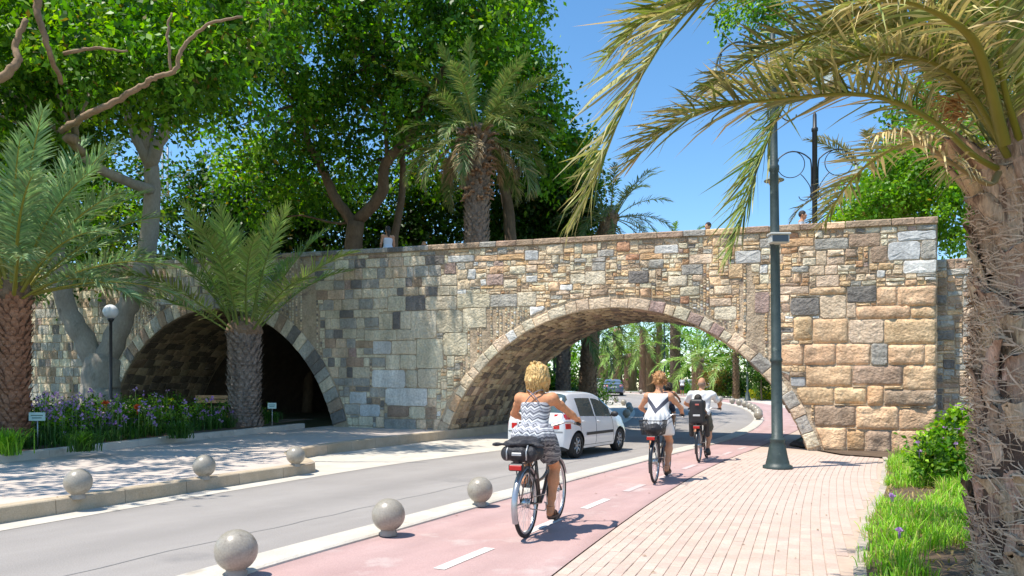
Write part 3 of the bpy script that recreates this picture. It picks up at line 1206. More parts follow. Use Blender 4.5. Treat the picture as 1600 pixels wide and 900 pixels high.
stones.sort(key=shows)
rest = MB()
for i, (u0, u1, v0, v1, key, pr, rg) in enumerate(stones):
    g = 0.011
    vs, fs = stone_geo(u0 + g, u1 - g, v0 + g, v1 - g, pr, face, rg, keep=keep_out)
    fs = [f[::-1] for f in fs]
    if i < 300:
        MB().add(vs, fs, 0, rg > 0.011).build('stone', PALET[key], bridge)
    else:
        rest.add(vs, fs, PKEYS.index(key), False)
o = rest.build('rubble_stone', PLIST, bridge)
o['kind'] = 'stuff'

# ---- voussoirs of the two arch rings
for a, (c, zc, r) in enumerate(ARCHES):
    amax = math.acos((0.05 + 0.3 * a - zc) / r)
    ang = -amax
    while ang < amax - 0.01:
        da = random.uniform(0.045, 0.095) if a == 0 else random.uniform(0.055, 0.075)
        if a == 0 and abs(ang) < 0.25:
            da *= 1.25
        da = min(da, amax - ang)
        th = VTH[a] * (random.uniform(0.72, 1.0) if a == 0 else random.uniform(0.9, 1.0))
        if a == 0:
            key = pick({'cream': 4, 'sand_pale': 5, 'white': 1, 'sand': 1} if ang > -0.15 else {'sand_pale': 5, 'brown': 1, 'purple': .7, 'cream': 3, 'grey': 1})
        else:
            key = pick({'grey': 4, 'cream': 2, 'dark': 1.2, 'brown': 1})

        def vf(u, v, d, c=c, zc=zc, r=r):
            return brw(c + math.sin(u) * (r + v), W0 - d, zc + math.cos(u) * (r + v))
        g = 0.0016
        n_, rgh = 0.0, 0.012
        pts = []
        for f in (0, 0.33, 0.66, 1.0):
            pts.append((ang + g + (da - 2 * g) * f, 0.004 + random.uniform(0, .012)))
        for f in (0.33, 0.66):
            pts.append((ang + da - g + random.uniform(-1, 1) * 0.0012, th * f))
        for f in (1.0, 0.66, 0.33, 0):
            pts.append((ang + g + (da - 2 * g) * f, th - 0.01 + random.uniform(-.02, .012)))
        for f in (0.66, 0.33):
            pts.append((ang + g + random.uniform(-1, 1) * 0.0012, th * f))
        # own rings: angle needs its own inset
        k = len(pts)
        cu, cv = ang + da / 2, th / 2
        vs, fs = [], []
        pr = random.uniform(0.03, 0.055)
        for sc, d in ((1, -0.12), (1, pr * 0.6), (0.90, pr), (0.5, pr + 0.008)):
            for p in pts:
                vs.append(vf(cu + (p[0] - cu) * sc, cv + (p[1] - cv) * sc, d + (random.uniform(-.006, .006) if sc < 1 else 0)))
        for l in range(3):
            for j in range(k):
                fs.append((l * k + j, l * k + (j + 1) % k, (l + 1) * k + (j + 1) % k, (l + 1) * k + j))
        vs.append(vf(cu, cv, pr + 0.01))
        fs += [(3 * k + j, 3 * k + (j + 1) % k, 4 * k) for j in range(k)]
        fs.append(tuple(range(k))[::-1])
        MB().add(vs, fs).build('voussoir', PALET[key], bridge)
        ang += da

# ---- stones of the barrel vaults
for k in ('vault_brown', 'vault_tan', 'vault_dark'):
    pass
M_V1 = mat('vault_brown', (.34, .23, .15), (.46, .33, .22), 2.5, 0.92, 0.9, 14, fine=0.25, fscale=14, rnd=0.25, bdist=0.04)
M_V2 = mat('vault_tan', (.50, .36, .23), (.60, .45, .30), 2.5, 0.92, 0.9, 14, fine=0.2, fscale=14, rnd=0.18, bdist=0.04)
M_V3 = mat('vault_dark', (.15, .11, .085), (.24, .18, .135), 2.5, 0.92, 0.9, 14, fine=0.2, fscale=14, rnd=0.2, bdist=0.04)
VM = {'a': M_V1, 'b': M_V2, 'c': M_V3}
for a, (c, zc, r) in enumerate(ARCHES):
    amax = math.acos((0.06 + 0.3 * a - zc) / r)
    pv = Packer(-amax * r, amax * r, 0.10, DEPTH - 0.05, 0.05)

    def wantv(u, v):
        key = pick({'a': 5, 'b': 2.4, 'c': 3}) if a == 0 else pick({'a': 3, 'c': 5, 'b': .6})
        if a == 0:
            return random.choice([.15, .2, .25, .35]), random.choice([.2, .3, .4, .5]), (key, random.uniform(.012, .05), .012)
        return random.choice([.3, .35, .45]), random.choice([.35, .5, .65]), (key, random.uniform(.012, .03), .012)

    def vmapf(u, v, d, c=c, zc=zc, r=r):
        q = r - d
        return brw(c + math.sin(u / r) * q, v, zc + math.cos(u / r) * q)
    lst = pv.fill(wantv)
    lst = [s for s in lst if (s[1] - s[0]) * (s[3] - s[2]) > 0.008]
    lst.sort(key=lambda s: (0 if s[1] > -0.35 * r else 1, -(s[1] - s[0]) * (s[3] - s[2])))
    rest = MB()
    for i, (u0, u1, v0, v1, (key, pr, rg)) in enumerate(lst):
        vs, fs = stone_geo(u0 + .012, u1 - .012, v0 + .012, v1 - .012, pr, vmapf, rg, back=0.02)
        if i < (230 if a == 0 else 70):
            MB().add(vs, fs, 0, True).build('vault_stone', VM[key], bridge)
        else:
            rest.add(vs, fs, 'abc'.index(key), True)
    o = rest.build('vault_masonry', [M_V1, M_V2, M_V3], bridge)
    o['kind'] = 'stuff'

# ---- closed tunnel added behind the left arch to keep its inside dark
c, zc, r = ARCHES[1]
b = MB()
N_ = 28
am = math.acos((0.0 - zc) / r)
vs = []
for w_ in (DEPTH + .02, DEPTH + 9.0):
    for k in range(N_ + 1):
        a_ = -am + 2 * am * k / N_
        vs.append(brw(c + math.sin(a_) * (r + .06), w_, zc + math.cos(a_) * (r + .06)))
b.add(vs, [(k, k + 1, N_ + 2 + k, N_ + 1 + k) for k in range(N_)])
b.add([vs[N_ + 1 + k] for k in range(N_ + 1)], [tuple(range(N_ + 1))])
b.add([brw(t_, w_, z_) for t_, w_, z_ in ((16.0, DEPTH + .02, 5.0), (30, DEPTH + .02, 5.0), (30, DEPTH + 9.2, 5.0), (16.0, DEPTH + 9.2, 5.0), (16.0, DEPTH + .02, -.3), (30, DEPTH + .02, -.3), (30, DEPTH + 9.2, -.3), (16.0, DEPTH + 9.2, -.3))],
      [(0, 1, 2, 3), (0, 3, 7, 4), (1, 5, 6, 2), (2, 6, 7, 3)])
b.build('added_dark_passage', VM['c'], bridge)

# ---- coping
t = -0.03
while t < T_END - 0.5:
    Lg = random.uniform(0.45, 1.05)
    key = pick({'brown': 6, 'grey': 1.5, 'dark': .8, 'sand': .5, 'purple': .6}) if t < 13.5 else pick({'dark': 3, 'grey': 4, 'bluegrey': 2, 'brown': 1})
    for w0, w1 in ((-0.045, 0.47), (DEPTH - 0.47, DEPTH + 0.045)):
        if w0 > 1 and t > 20:
            continue
        b = MB()
        vs, fs = [], []
        for (tt, ins) in ((t + 0.006, 0.012), (t + 0.02, 0), (t + Lg - 0.02, 0), (t + Lg - 0.006, 0.012)):
            for ww, zz in ((w0 + ins, -0.15 + ins * .5), (w0 + ins, -0.03), (w0 + 0.035, 0.0 - ins), (w1 - 0.035, 0.0 - ins), (w1 - ins, -0.03), (w1 - ins, -0.15)):
                vs.append(brw(tt, ww + random.uniform(-.006, .006), top_z(tt) + zz + random.uniform(-.005, .005)))
        for i in range(3):
            for j in range(6):
                j2 = (j + 1) % 6
                fs.append((i * 6 + j, (i + 1) * 6 + j, (i + 1) * 6 + j2, i * 6 + j2))
        fs += [tuple(range(6)), tuple(range(18, 24))[::-1]]
        b.add(vs, fs)
        b.build('coping_stone', PALET[key], bridge)
    t += Lg

# ---- end face of the right-hand pier and the lower wall set back beside it
for lo_, side in ((0, 1),):
    z = 0.0
    while z < 5.2:
        h = random.uniform(0.26, 0.44)
        h = min(h, 5.34 - z)
        ww = 0.03
        while ww < 0.75:
            L_ = random.uniform(0.35, 0.6)
            def ef(u, v, d):
                return brw(-d, u, v)
            vs, fs = stone_geo(ww + .02, min(ww + L_, 0.8), z + .01, z + h - .01, 0.02, ef, 0.008)
            MB().add(vs, fs).build('stone', PALET[pick({'sand': 4, 'brown': 2, 'sand_pale': 1})], bridge)
            ww += L_
        z += h
wall = empty('side_wall', br_world(0, 0), -BR_ANG)
tag(wall, 'lower rubble wall set back beside the right pier behind the big palm', 'wall')
b = MB()
b.box(0.02, 6.0, 0.66, 1.2, -0.3, 4.60)
b.build('mortar_core', M_MORT, wall)
pw = Packer(0.03, 3.4, 0.0, 4.62, 0.04)
for i, (u0, u1, v0, v1, key) in enumerate(pw.fill(lambda u, v: (random.choice([.16, .24, .36, .5]), random.choice([.08, .12, .16, .24]), pick({'grey': 3, 'brown': 3, 'sand_pale': 2, 'sand': 2, 'dark': 1})))):
    vs, fs = stone_geo(u0 + .01, u1 - .01, v0 + .01, v1 - .01, random.uniform(.01, .04), lambda u, v, d: (u, 0.66 - d, v), 0.01)
    MB().add(vs, fs).build('stone', PALET[key], wall)
# ------------------------------------------------------------------ palms and trees
def leafmat(name, c1, c2, transl=0.35, rough=0.5, scale=0.8, spec=0.35):
    return mat(name, c1, c2, scale, rough, attr='tint', transl=transl, spec=spec)


M_FROND = leafmat('palm_frond', (1, 1, 1), (.80, .84, .78), 0.22, 0.5, 2.0)
M_LEAF = leafmat('tree_leaf', (1, 1, 1), (.72, .80, .62), 0.48, 0.42, 0.5, .35)
M_GRASSB = leafmat('grass_blade', (1, 1, 1), (.8, .85, .7), 0.35, 0.5, 2.0)
M_BARK = mat('brown_bark', (.13, .088, .058), (.23, .16, .105), 3.0, 0.95, 0.9, 14, fine=0.3, fscale=18, stretch=(1, 1, .35))
M_BARKL = mat('pale_bark', (.30, .265, .225), (.42, .37, .31), 2.0, 0.9, 0.5, 10, fine=0.2, fscale=20, stretch=(1, 1, .5), spots=(.20, .17, .14), sscale=3)
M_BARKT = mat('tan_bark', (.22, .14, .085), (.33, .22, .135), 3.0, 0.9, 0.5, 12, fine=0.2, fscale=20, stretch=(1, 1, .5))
M_BOOT = mat('palm_boot', (.24, .145, .085), (.36, .235, .145), 5.0, 0.9, 0.8, 40, fine=0.3, fscale=40, rnd=0.18, stretch=(1, 1, .3))
M_BOOTG = mat('palm_boot_grey', (.19, .155, .125), (.32, .26, .21), 5.0, 0.9, 0.8, 40, fine=0.3, fscale=40, rnd=0.15, stretch=(1, 1, .3))
M_BOOTR = mat('palm_boot_red', (.27, .125, .07), (.40, .21, .125), 5.0, 0.9, 0.8, 40, fine=0.3, fscale=40, rnd=0.15, stretch=(1, 1, .4))
M_FIBRE = mat('palm_fibre', (.17, .105, .06), (.30, .20, .125), 9, 0.95, 0.8, 60, fine=0.3)
M_STEMG = mat('green_stem', (.10, .18, .03), (.16, .25, .05), 4, 0.6)


def nz(v):
    return v / (np.linalg.norm(v, axis=-1, keepdims=True) + 1e-9)


def frond_geo(P, nl=55, ll=0.5, wl=0.028, ang=(70, 25), vee=28, droop=0.18, cg=(.12, .20, .05), cd=(.45, .33, .16), cr=(.30, .30, .08), dry=0.2, rr=0.02, start=0.18, rng=None, curl=0.3, up=None, irr=1.0):
    """one feather frond along the polyline P: rachis and nl leaflets on each side"""
    rng = rng or RNG
    P = np.asarray(P, float)
    d = np.concatenate([[0], np.cumsum(np.linalg.norm(np.diff(P, axis=0), axis=1))])
    L = d[-1]

    def at(s):
        return np.stack([np.interp(s, d, P[:, k]) for k in range(3)], -1)
    # rachis
    s = np.linspace(0, L, 22)
    C = at(s)
    T = nz(np.gradient(C, axis=0))
    upv = np.array(up if up is not None else (0, 0, 1.0))
    side = nz(np.cross(T, upv + 1e-4))
    nrm = nz(np.cross(side, T))
    rrs = rr * (1 - s / L) ** 0.8 * 1.0 + 0.0025
    V, F, Cc = [], [], []
    ringn = 5
    for j in range(ringn):
        a = 2 * PI * j / ringn
        V.append(C + side * (math.cos(a) * rrs)[:, None] * 1.25 + nrm * (math.sin(a) * rrs)[:, None] * 0.8)
    V = np.stack(V, 1).reshape(-1, 3)
    i, j = np.meshgrid(np.arange(21), np.arange(ringn), indexing='ij')
    F4 = np.stack([i * ringn + j, i * ringn + (j + 1) % ringn, (i + 1) * ringn + (j + 1) % ringn, (i + 1) * ringn + j], -1).reshape(-1, 4)
    col = np.tile(np.array(cr), (len(V), 1))
    # leaflets
    K = nl * 2
    f = np.tile(np.linspace(0, 1, nl), 2) + rng.uniform(-.35, .35, K) / nl
    f = np.clip(f, 0, 1)
    sg = np.repeat([-1.0, 1.0], nl)
    sl = (start + (1 - start) * f) * L * 0.995
    B = at(sl)
    Tl = np.stack([np.interp(sl, s, T[:, k]) for k in range(3)], -1)
    Sl = nz(np.stack([np.interp(sl, s, side[:, k]) for k in range(3)], -1))
    Nl = nz(np.cross(Sl, Tl))
    a = np.radians(ang[0] + (ang[1] - ang[0]) * f ** 1.3 + rng.normal(0, 6 * irr, K))
    v = np.radians(vee * rng.choice([1.0, 0.35, 1.5], K, p=[.5, .3, .2]) + rng.normal(0, 9 * irr, K))
    D = np.cos(a)[:, None] * Tl + np.sin(a)[:, None] * (np.cos(v)[:, None] * Sl * sg[:, None] + np.sin(v)[:, None] * Nl)
    D = nz(D)
    prof = np.clip(0.35 + 1.7 * f, 0, 1) * np.clip((1.12 - f) * 2.2, 0.25, 1) ** 0.7
    l = ll * prof * rng.uniform(0.85, 1.1, K)
    w_ = wl * np.clip(prof + 0.2, 0.4, 1) * rng.uniform(.8, 1.15, K)
    g = np.array([0, 0, -1.0])
    dr = droop * rng.uniform(.5, 1.6, K)
    Wd = nz(np.cross(D, Nl + rng.normal(0, .35 * irr, (K, 3))))
    p1 = B + D * (l * .3)[:, None] + g * (dr * l * .06)[:, None]
    p2 = B + D * (l * .66)[:, None] + g * (dr * l * .38)[:, None]
    p3 = B + D * (l * 1.0)[:, None] + g * (dr * l * 1.0)[:, None] + rng.normal(0, .02 * irr, (K, 3)) * ll
    base = len(V)
    LV = np.stack([B - Wd * (w_ * .25)[:, None], B + Wd * (w_ * .25)[:, None], p1 - Wd * (w_ * .5)[:, None], p1 + Wd * (w_ * .5)[:, None],
                   p2 - Wd * (w_ * .36)[:, None], p2 + Wd * (w_ * .36)[:, None], p3], 1)
    k7 = base + np.arange(K)[:, None] * 7
    q = np.concatenate([k7 + np.array([[0, 1, 3, 2]]), k7 + np.array([[2, 3, 5, 4]])])
    t3 = k7 + np.array([[4, 5, 6]])
    cg, cd = np.array(cg), np.array(cd)
    bright = rng.uniform(1 - .28 * irr, 1 + .25 * irr, K)[:, None]
    dk = np.clip(rng.normal(dry, .28 * min(1, dry * 4), K), 0, 1)[:, None]
    tipd = np.clip(dk + 0.5 * dry + 0.12, 0, 1)
    c0 = cg * bright * (1 - dk) + cd * dk * bright
    c1 = cg * bright * (1 - tipd) + cd * tipd * bright
    LC = np.stack([c0, c0, c0, c0, c0 * .5 + c1 * .5, c0 * .5 + c1 * .5, c1], 1)
    V = np.concatenate([V, LV.reshape(-1, 3)])
    col = np.concatenate([col, LC.reshape(-1, 3)])
    return V, [np.concatenate([F4, q]).astype(np.int32), t3.astype(np.int32)], col


def arch_curve(L, elev, bend, n=14, side=0.0):
    """a frond's curve leaving the crown along +X at elev degrees and bending down by bend degrees"""
    p = np.zeros(3)
    out = [p.copy()]
    for k in range(n):
        f = (k + .5) / n
        e = rad(elev - bend * f ** 1.6)
        a = side * f
        p = p + np.array([math.cos(e) * math.cos(a), math.cos(e) * math.sin(a), math.sin(e)]) * L / n
        out.append(p.copy())
    return np.array(out)


def boots(b, pts, r0, r1, z0, z1, n, size, m=0, seed=0, out=0.5, jit=1.0):
    pass


def palm_trunk(H, r0, r1, bmat, size=0.16, lean=(0, 0), flare=1.0, seed=1, parent=None, boot_parts=False, name='trunk', tuft=True, out=0.055):
    """trunk wrapped in spirals of old leaf bases"""
    rr = random.Random(seed)
    b = MB()
    n = 14
    pts, rs = [], []
    for i in range(n):
        f = i / (n - 1)
        pts.append((lean[0] * f * f, lean[1] * f * f, H * f))
        rs.append((r0 + (r1 - r0) * f) * (1 + 0.25 * flare * max(0, 0.12 - f) / 0.12))
    b.tube(pts, rs, 14, 0)
    z = 0.02
    row = 0
    while z < H - size * .2:
        f = z / H
        r = np.interp(f, [i / (n - 1) for i in range(n)], rs)
        cx, cy = lean[0] * f * f, lean[1] * f * f
        k = max(6, int(2 * PI * r / (size * 0.9)))
        for j in range(k):
            a = 2 * PI * (j + 0.5 * (row % 2)) / k + rr.uniform(-.1, .1)
            w_ = size * rr.uniform(.7, 1.05)
            h_ = size * rr.uniform(.9, 1.5)
            ca, sa = math.cos(a), math.sin(a)
            o = out * rr.uniform(.6, 1.6)

            def P(u, v, d):
                return (cx + ca * (r + d) - sa * u, cy + sa * (r + d) + ca * u, z + v)
            vs = [P(-w_ * .5, 0, -.01), P(w_ * .5, 0, -.01), P(w_ * .42, h_ * .6, o * .7), P(-w_ * .42, h_ * .6, o * .7), P(w_ * .2, h_, o * 1.5), P(-w_ * .2, h_, o * 1.5),
                  P(w_ * .2, h_ * .92, o * .3), P(-w_ * .2, h_ * .92, o * .3), P(0, h_ * .35, o * .75)]
            b.add(vs, [(0, 1, 8), (1, 2, 8), (2, 3, 8), (3, 0, 8), (3, 2, 4, 5), (5, 4, 6, 7)], 0)
        z += size * 0.62
        row += 1
    return b.build(name, bmat, parent)


def palm(name, loc, H, r0, r1, nf, L, label, cat='palm tree', group=None, bmat=None, elev=(80, -20), bend=75, ll=.45, nl=48, wl=.03, cg=(.10, .18, .045), dry=.12, seed=3, lean=(0, 0),
         variants=5, size=.16, vee=28, droop=.25, cr=(.26, .30, .07), cd=(.45, .33, .16), skirt=0, rzoff=0, out=.055, lvar=.15, head=True, azs=None):
    rr = random.Random(seed)
    rng = np.random.default_rng(seed)
    t = empty(name, loc)
    tag(t, label, cat, group)
    palm_trunk(H, r0, r1, bmat or M_BOOT, size, lean, seed=seed, parent=t, out=out)
    cz = H
    if head:
        b = MB()
        b.lathe([(r1 * .95, H - .1), (r1 * 1.25, H + .08), (r1 * 1.1, H + .3), (r1 * .6, H + .5), (0.01, H + .6)], 12, c=(lean[0], lean[1], 0))
        b.build('crown_heart', M_FIBRE, t)
    me = []
    ncl = variants
    for k in range(ncl):
        f = (k + .5) / ncl
        e = elev[0] + (elev[1] - elev[0]) * f
        bd = bend * (0.55 + 0.55 * f)
        V, F, c = frond_geo(arch_curve(L * rr.uniform(1 - lvar, 1 + lvar * .4), e, bd, side=rr.uniform(-.25, .25)), nl, ll, wl, droop=droop * (.6 + .8 * f), cg=np.array(cg) * (1.12 - .25 * f), dry=dry * (.5 + f), cr=cr, cd=cd, rr=.018 + .004 * L, rng=rng, vee=vee)
        me.append(np_mesh('frond', V, F, M_FROND, c))
    for i in range(nf):
        k = int(i / nf * ncl)
        fo = link('frond', me[k], t)
        a = i * 2.39996 + rzoff + rr.uniform(-.2, .2)
        q = r1 * .8
        fo.location = (lean[0] + math.cos(a) * q, lean[1] + math.sin(a) * q, cz + .25 * (1 - i / nf) + rr.uniform(-.05, .05))
        fo.rotation_euler = (rr.uniform(-.25, .25), rr.uniform(-.12, .12), a)
    for i in range(skirt):
        V, F, c = frond_geo(arch_curve(L * .55, -10 - 30 * rr.random(), 60), 26, ll * .7, wl, droop=.6, cg=(.34, .24, .12), cd=(.42, .30, .17), dry=.8, cr=(.30, .2, .1), rng=rng) if i < 2 else (None, None, None)
        if i < 2:
            sk = np_mesh('dry_frond', V, F, M_FROND, c)
            me.append(sk)
        fo = link('dry_frond', me[-1 - (i % 2 if i else 0)], t)
        a = i * 2.39996
        fo.location = (lean[0] + math.cos(a) * r1 * .8, lean[1] + math.sin(a) * r1 * .8, cz - .1)
        fo.rotation_euler = (0, 0, a)
    return t


# ------------------------------------------------------------------ broad-leaved crowns
def leaves_geo(blobs, n, size, cols, rng, cl=26, clr=0.42, up=0.35, hollow=0.45):
    """leaf blades gathered in sprays scattered through the blobs (x, y, z, rx, ry, rz)"""
    blobs = np.asarray(blobs, float)
    vol = (blobs[:, 3] * blobs[:, 4] * blobs[:, 5]) ** 0.72
    nc = max(1, n // cl)
    which = rng.choice(len(blobs), nc, p=vol / vol.sum())
    d = nz(rng.normal(0, 1, (nc, 3)))
    rad_ = rng.uniform(hollow, 1.0, nc) ** 0.6
    C = blobs[which, :3] + d * rad_[:, None] * blobs[which, 3:6]
    C += rng.normal(0, .12, C.shape) * blobs[which, 3:6]
    ax = nz(d * 0.8 + rng.normal(0, .6, (nc, 3)) + np.array([0, 0, -.1]))
    K = nc * cl
    ci = np.repeat(np.arange(nc), cl)
    r = clr * rng.uniform(.6, 1.4, nc)
    tt = rng.uniform(-1, 1, K)
    pos = C[ci] + ax[ci] * (tt * r[ci])[:, None] + rng.normal(0, .33, (K, 3)) * r[ci][:, None]
    dirv = nz(ax[ci] * 0.7 + rng.normal(0, .8, (K, 3)) + np.array([0, 0, -.25]))
    nr = nz(rng.normal(0, .75, (K, 3)) + np.array([0, 0, up * 2]) + d[ci] * .4)
    sd_ = nz(np.cross(dirv, nr))
    s = size * rng.uniform(.65, 1.3, K)
    wv = sd_ * (s * .27)[:, None]
    p0 = pos
    p1 = pos + dirv * (s * .45)[:, None] + nr * (s * .06)[:, None]
    p2 = pos + dirv * s[:, None] - nr * (s * .08)[:, None]
    V = np.stack([p0, p1 - wv, p2, p1 + wv], 1).reshape(-1, 3)
    F = np.arange(K * 4).reshape(K, 4)
    cols = np.asarray(cols, float)
    cc = (cols[rng.integers(0, len(cols), nc)] * rng.uniform(.55, 1.25, (nc, 1)))[ci] * rng.uniform(.75, 1.2, (K, 1))
    old = rng.uniform(0, 1, K) < .025
    cc[old] = np.array([.30, .22, .05]) * rng.uniform(.6, 1.2, (int(old.sum()), 1))
    col = np.repeat(cc, 4, 0)
    return V, F, col


def limb(b, p0, p1, r0, r1, wob=.12, n=8, m=0, rr=random, ns=8):
    p0, p1 = Vector(p0), Vector(p1)
    L = (p1 - p0).length
    pts, rs = [], []
    off = Vector((0, 0, 0))
    for i in range(n + 1):
        f = i / n
        off = off + Vector((rr.uniform(-1, 1), rr.uniform(-1, 1), rr.uniform(-1, 1))) * wob * L / n
        pts.append(p0.lerp(p1, f) + off * math.sin(PI * min(1, f * 1.0)) ** .5)
        rs.append(r0 + (r1 - r0) * f)
    pts[-1] = p1
    b.tube(pts, rs, ns, m)
    return pts


def branch_path(b, pts, r0, r1, m=0, ns=8, n=6, jit=.04, rr=random):
    P = spline(pts, n)
    k = len(P)
    pts2 = [Vector(p) + Vector((rr.uniform(-1, 1), rr.uniform(-1, 1), rr.uniform(-1, 1))) * jit for p in P]
    b.tube(pts2, [r0 + (r1 - r0) * (i / (k - 1)) for i in range(k)], ns, m)


GREENS = [(0.115, 0.276, 0.021), (0.172, 0.380, 0.029), (0.081, 0.213, 0.021), (0.253, 0.460, 0.040), (0.057, 0.149, 0.018), (0.149, 0.322, 0.023), (0.322, 0.506, 0.057)]
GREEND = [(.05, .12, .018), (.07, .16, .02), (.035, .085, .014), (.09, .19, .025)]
GREENB = [(.19, .41, .03), (.26, .48, .045), (.14, .32, .02), (.33, .52, .06)]


def tree(name, label, group, blobs, nleaf, size, cols, trunk_paths, bark, seed, cat='tree', cl=26, clr=.42, twigs=30, hollow=.45):
    rng = np.random.default_rng(seed)
    rr = random.Random(seed)
    base = Vector(trunk_paths[0][0][0])
    t = empty(name, base)
    tag(t, label, cat, group)
    b = MB()
    for k, (pts, r0, r1) in enumerate(trunk_paths):
        branch_path(b, [Vector(p) - base for p in pts], r0, r1, rr=rr, jit=.035)
    ends = [Vector(p[0][-1]) - base for p in trunk_paths]
    # twigs from the limbs into the crown
    for k in range(twigs):
        bl = blobs[rr.randrange(len(blobs))]
        d = Vector((rr.gauss(0, 1), rr.gauss(0, 1), rr.gauss(0, 1))).normalized()
        tgt = Vector((bl[0] + d.x * bl[3] * .8, bl[1] + d.y * bl[4] * .8, bl[2] + d.z * bl[5] * .8)) - base
        src = min(ends, key=lambda e: (e - tgt).length)
        limb(b, src, tgt, .07, .015, .25, 7, 0, rr, 5)
    b.build('trunk', bark, t)
    B = np.array(blobs, float)
    B[:, :3] -= np.array(base)
    V, F, c = leaves_geo(B, nleaf, size, cols, rng, cl, clr, hollow=hollow)
    link('crown', np_mesh('crown', V, F, M_LEAF, c), t)
    return t
# ------------------------------------------------------------------ trees of the picture
def pp(*a):
    return [tuple(px(x, y, Y)) for x, y, Y in a]


GRP_T = 'big leafy trees over and behind the bridge'


def blob(x, y, Y, rx, rz, ry=None):
    p = px(x, y, Y)
    s = Y / FOC
    return (p.x, p.y, p.z, rx * s, ry if ry else rx * s, rz * s)


# large neighbour whose trunk stands outside the left edge and whose crown shades bed and wall
tree('leafy_tree', 'leafy tree reaching in over the left edge of the picture', GRP_T,
     [(-17.5, 17, 11, 3.5, 3.5, 2.2), (-20, 21, 10.5, 3.5, 3.5, 2.4), (-15.5, 22.5, 12, 3.2, 3, 2.2), (-22, 15, 10, 3, 3, 2.2), (-17, 25, 10, 3.6, 2.6, 2.4), (-21, 27, 9.5, 3.5, 3, 2.6), (-17, 14, 12, 3, 2.6, 1.8), (-10.3, 9.4, 8.7, 2.3, 2.2, 1.2), (-9.6, 12.2, 10.4, 1.5, 1.4, .9), (-13.5, 11.5, 9.4, 2.6, 2.4, 1.5), (-14.4, 16.6, 9.6, 1.9, 1.7, 1.2), (-12.6, 13.0, 10.2, 1.8, 1.6, 1.1), (-18, 29, 8, 4, 2, 3)],
     40000, .22, GREENS, [([(-19, 20, .3), (-19, 20.1, 3), (-18.6, 20, 6), (-17.8, 19.5, 9.5)], .5, .25), ([(-18.6, 20, 5.5), (-20.5, 22, 8), (-21.5, 23, 10)], .25, .12), ([(-18.5, 20, 6), (-16.5, 21.5, 9), (-15.5, 22, 11)], .22, .1)],
     M_BARK, 18, twigs=16, cl=34, clr=.55)
# tree with the pale forked trunk in the flower bed
tree('leafy_tree', 'large leafy tree with a pale forked trunk in the flower bed beside the globe lamp', GRP_T,
     [blob(60, 60, 24, 150, 110, 2.6), blob(230, 20, 23, 150, 110, 2.6), blob(300, 110, 24, 100, 85, 2.2), blob(120, 170, 24, 120, 60, 2.2), blob(385, 20, 22, 80, 80, 2.0),
      blob(30, 190, 25, 90, 50, 2), blob(110, -120, 22, 260, 120, 3), blob(330, -110, 22, 200, 110, 3),
      blob(80, 250, 26, 60, 40, 1.5),
      blob(60, 50, 18, 90, 75, 1.4), blob(170, 25, 18, 85, 70, 1.4), blob(255, 30, 17.5, 75, 65, 1.3), blob(110, 145, 18.6, 80, 45, 1.2), blob(20, 150, 18, 70, 60, 1.3), blob(330, 45, 17.5, 70, 60, 1.3),
      blob(190, 105, 18.2, 80, 45, 1.2), blob(395, 15, 17.2, 60, 60, 1.2), blob(240, 170, 19, 60, 38, 1.1), blob(300, 105, 17, 80, 55, 1.3), blob(225, 90, 16.6, 80, 55, 1.3), blob(140, 90, 16.4, 80, 55, 1.3), blob(20, 30, 17.2, 60, 60, 1.2)],
     88000, .185, GREENS,
     [([tuple(px(158, 640, 22.3)), tuple(px(158, 600, 22.3)), tuple(px(160, 560, 22.3))], .62, .50),
      (pp((160, 575, 22.3), (190, 500, 22.3), (222, 430, 22.4), (238, 330, 22.5), (234, 250, 22.5), (228, 180, 22)), .36, .19),
      (pp((158, 575, 22.3), (125, 520, 22.2), (100, 470, 22), (85, 380, 21.5), (70, 300, 21)), .36, .20),
      (pp((232, 260, 22.5), (260, 190, 22), (270, 120, 21)), .20, .12),
      (pp((234, 255, 22.5), (200, 180, 22), (180, 120, 21)), .2, .1),
      (pp((240, 300, 22.5), (150, 262, 20), (118, 215, 19.2)), .17, .09)],
     M_BARKL, 11, twigs=26, cl=34, clr=.50)
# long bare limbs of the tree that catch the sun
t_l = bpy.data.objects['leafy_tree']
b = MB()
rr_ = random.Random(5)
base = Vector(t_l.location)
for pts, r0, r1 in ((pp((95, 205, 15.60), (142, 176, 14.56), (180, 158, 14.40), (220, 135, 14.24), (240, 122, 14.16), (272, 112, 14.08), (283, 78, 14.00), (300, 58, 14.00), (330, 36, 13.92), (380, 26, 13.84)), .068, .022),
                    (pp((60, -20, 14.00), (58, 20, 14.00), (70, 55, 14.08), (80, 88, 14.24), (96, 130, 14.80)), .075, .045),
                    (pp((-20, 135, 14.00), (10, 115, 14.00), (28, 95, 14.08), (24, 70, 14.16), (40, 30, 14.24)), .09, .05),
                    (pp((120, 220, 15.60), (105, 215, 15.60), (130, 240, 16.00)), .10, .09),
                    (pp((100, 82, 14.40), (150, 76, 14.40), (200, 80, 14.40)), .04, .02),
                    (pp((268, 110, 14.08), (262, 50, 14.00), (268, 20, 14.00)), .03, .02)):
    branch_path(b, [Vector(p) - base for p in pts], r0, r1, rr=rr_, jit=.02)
b.build('sunlit_branch', M_BARKT, t_l)

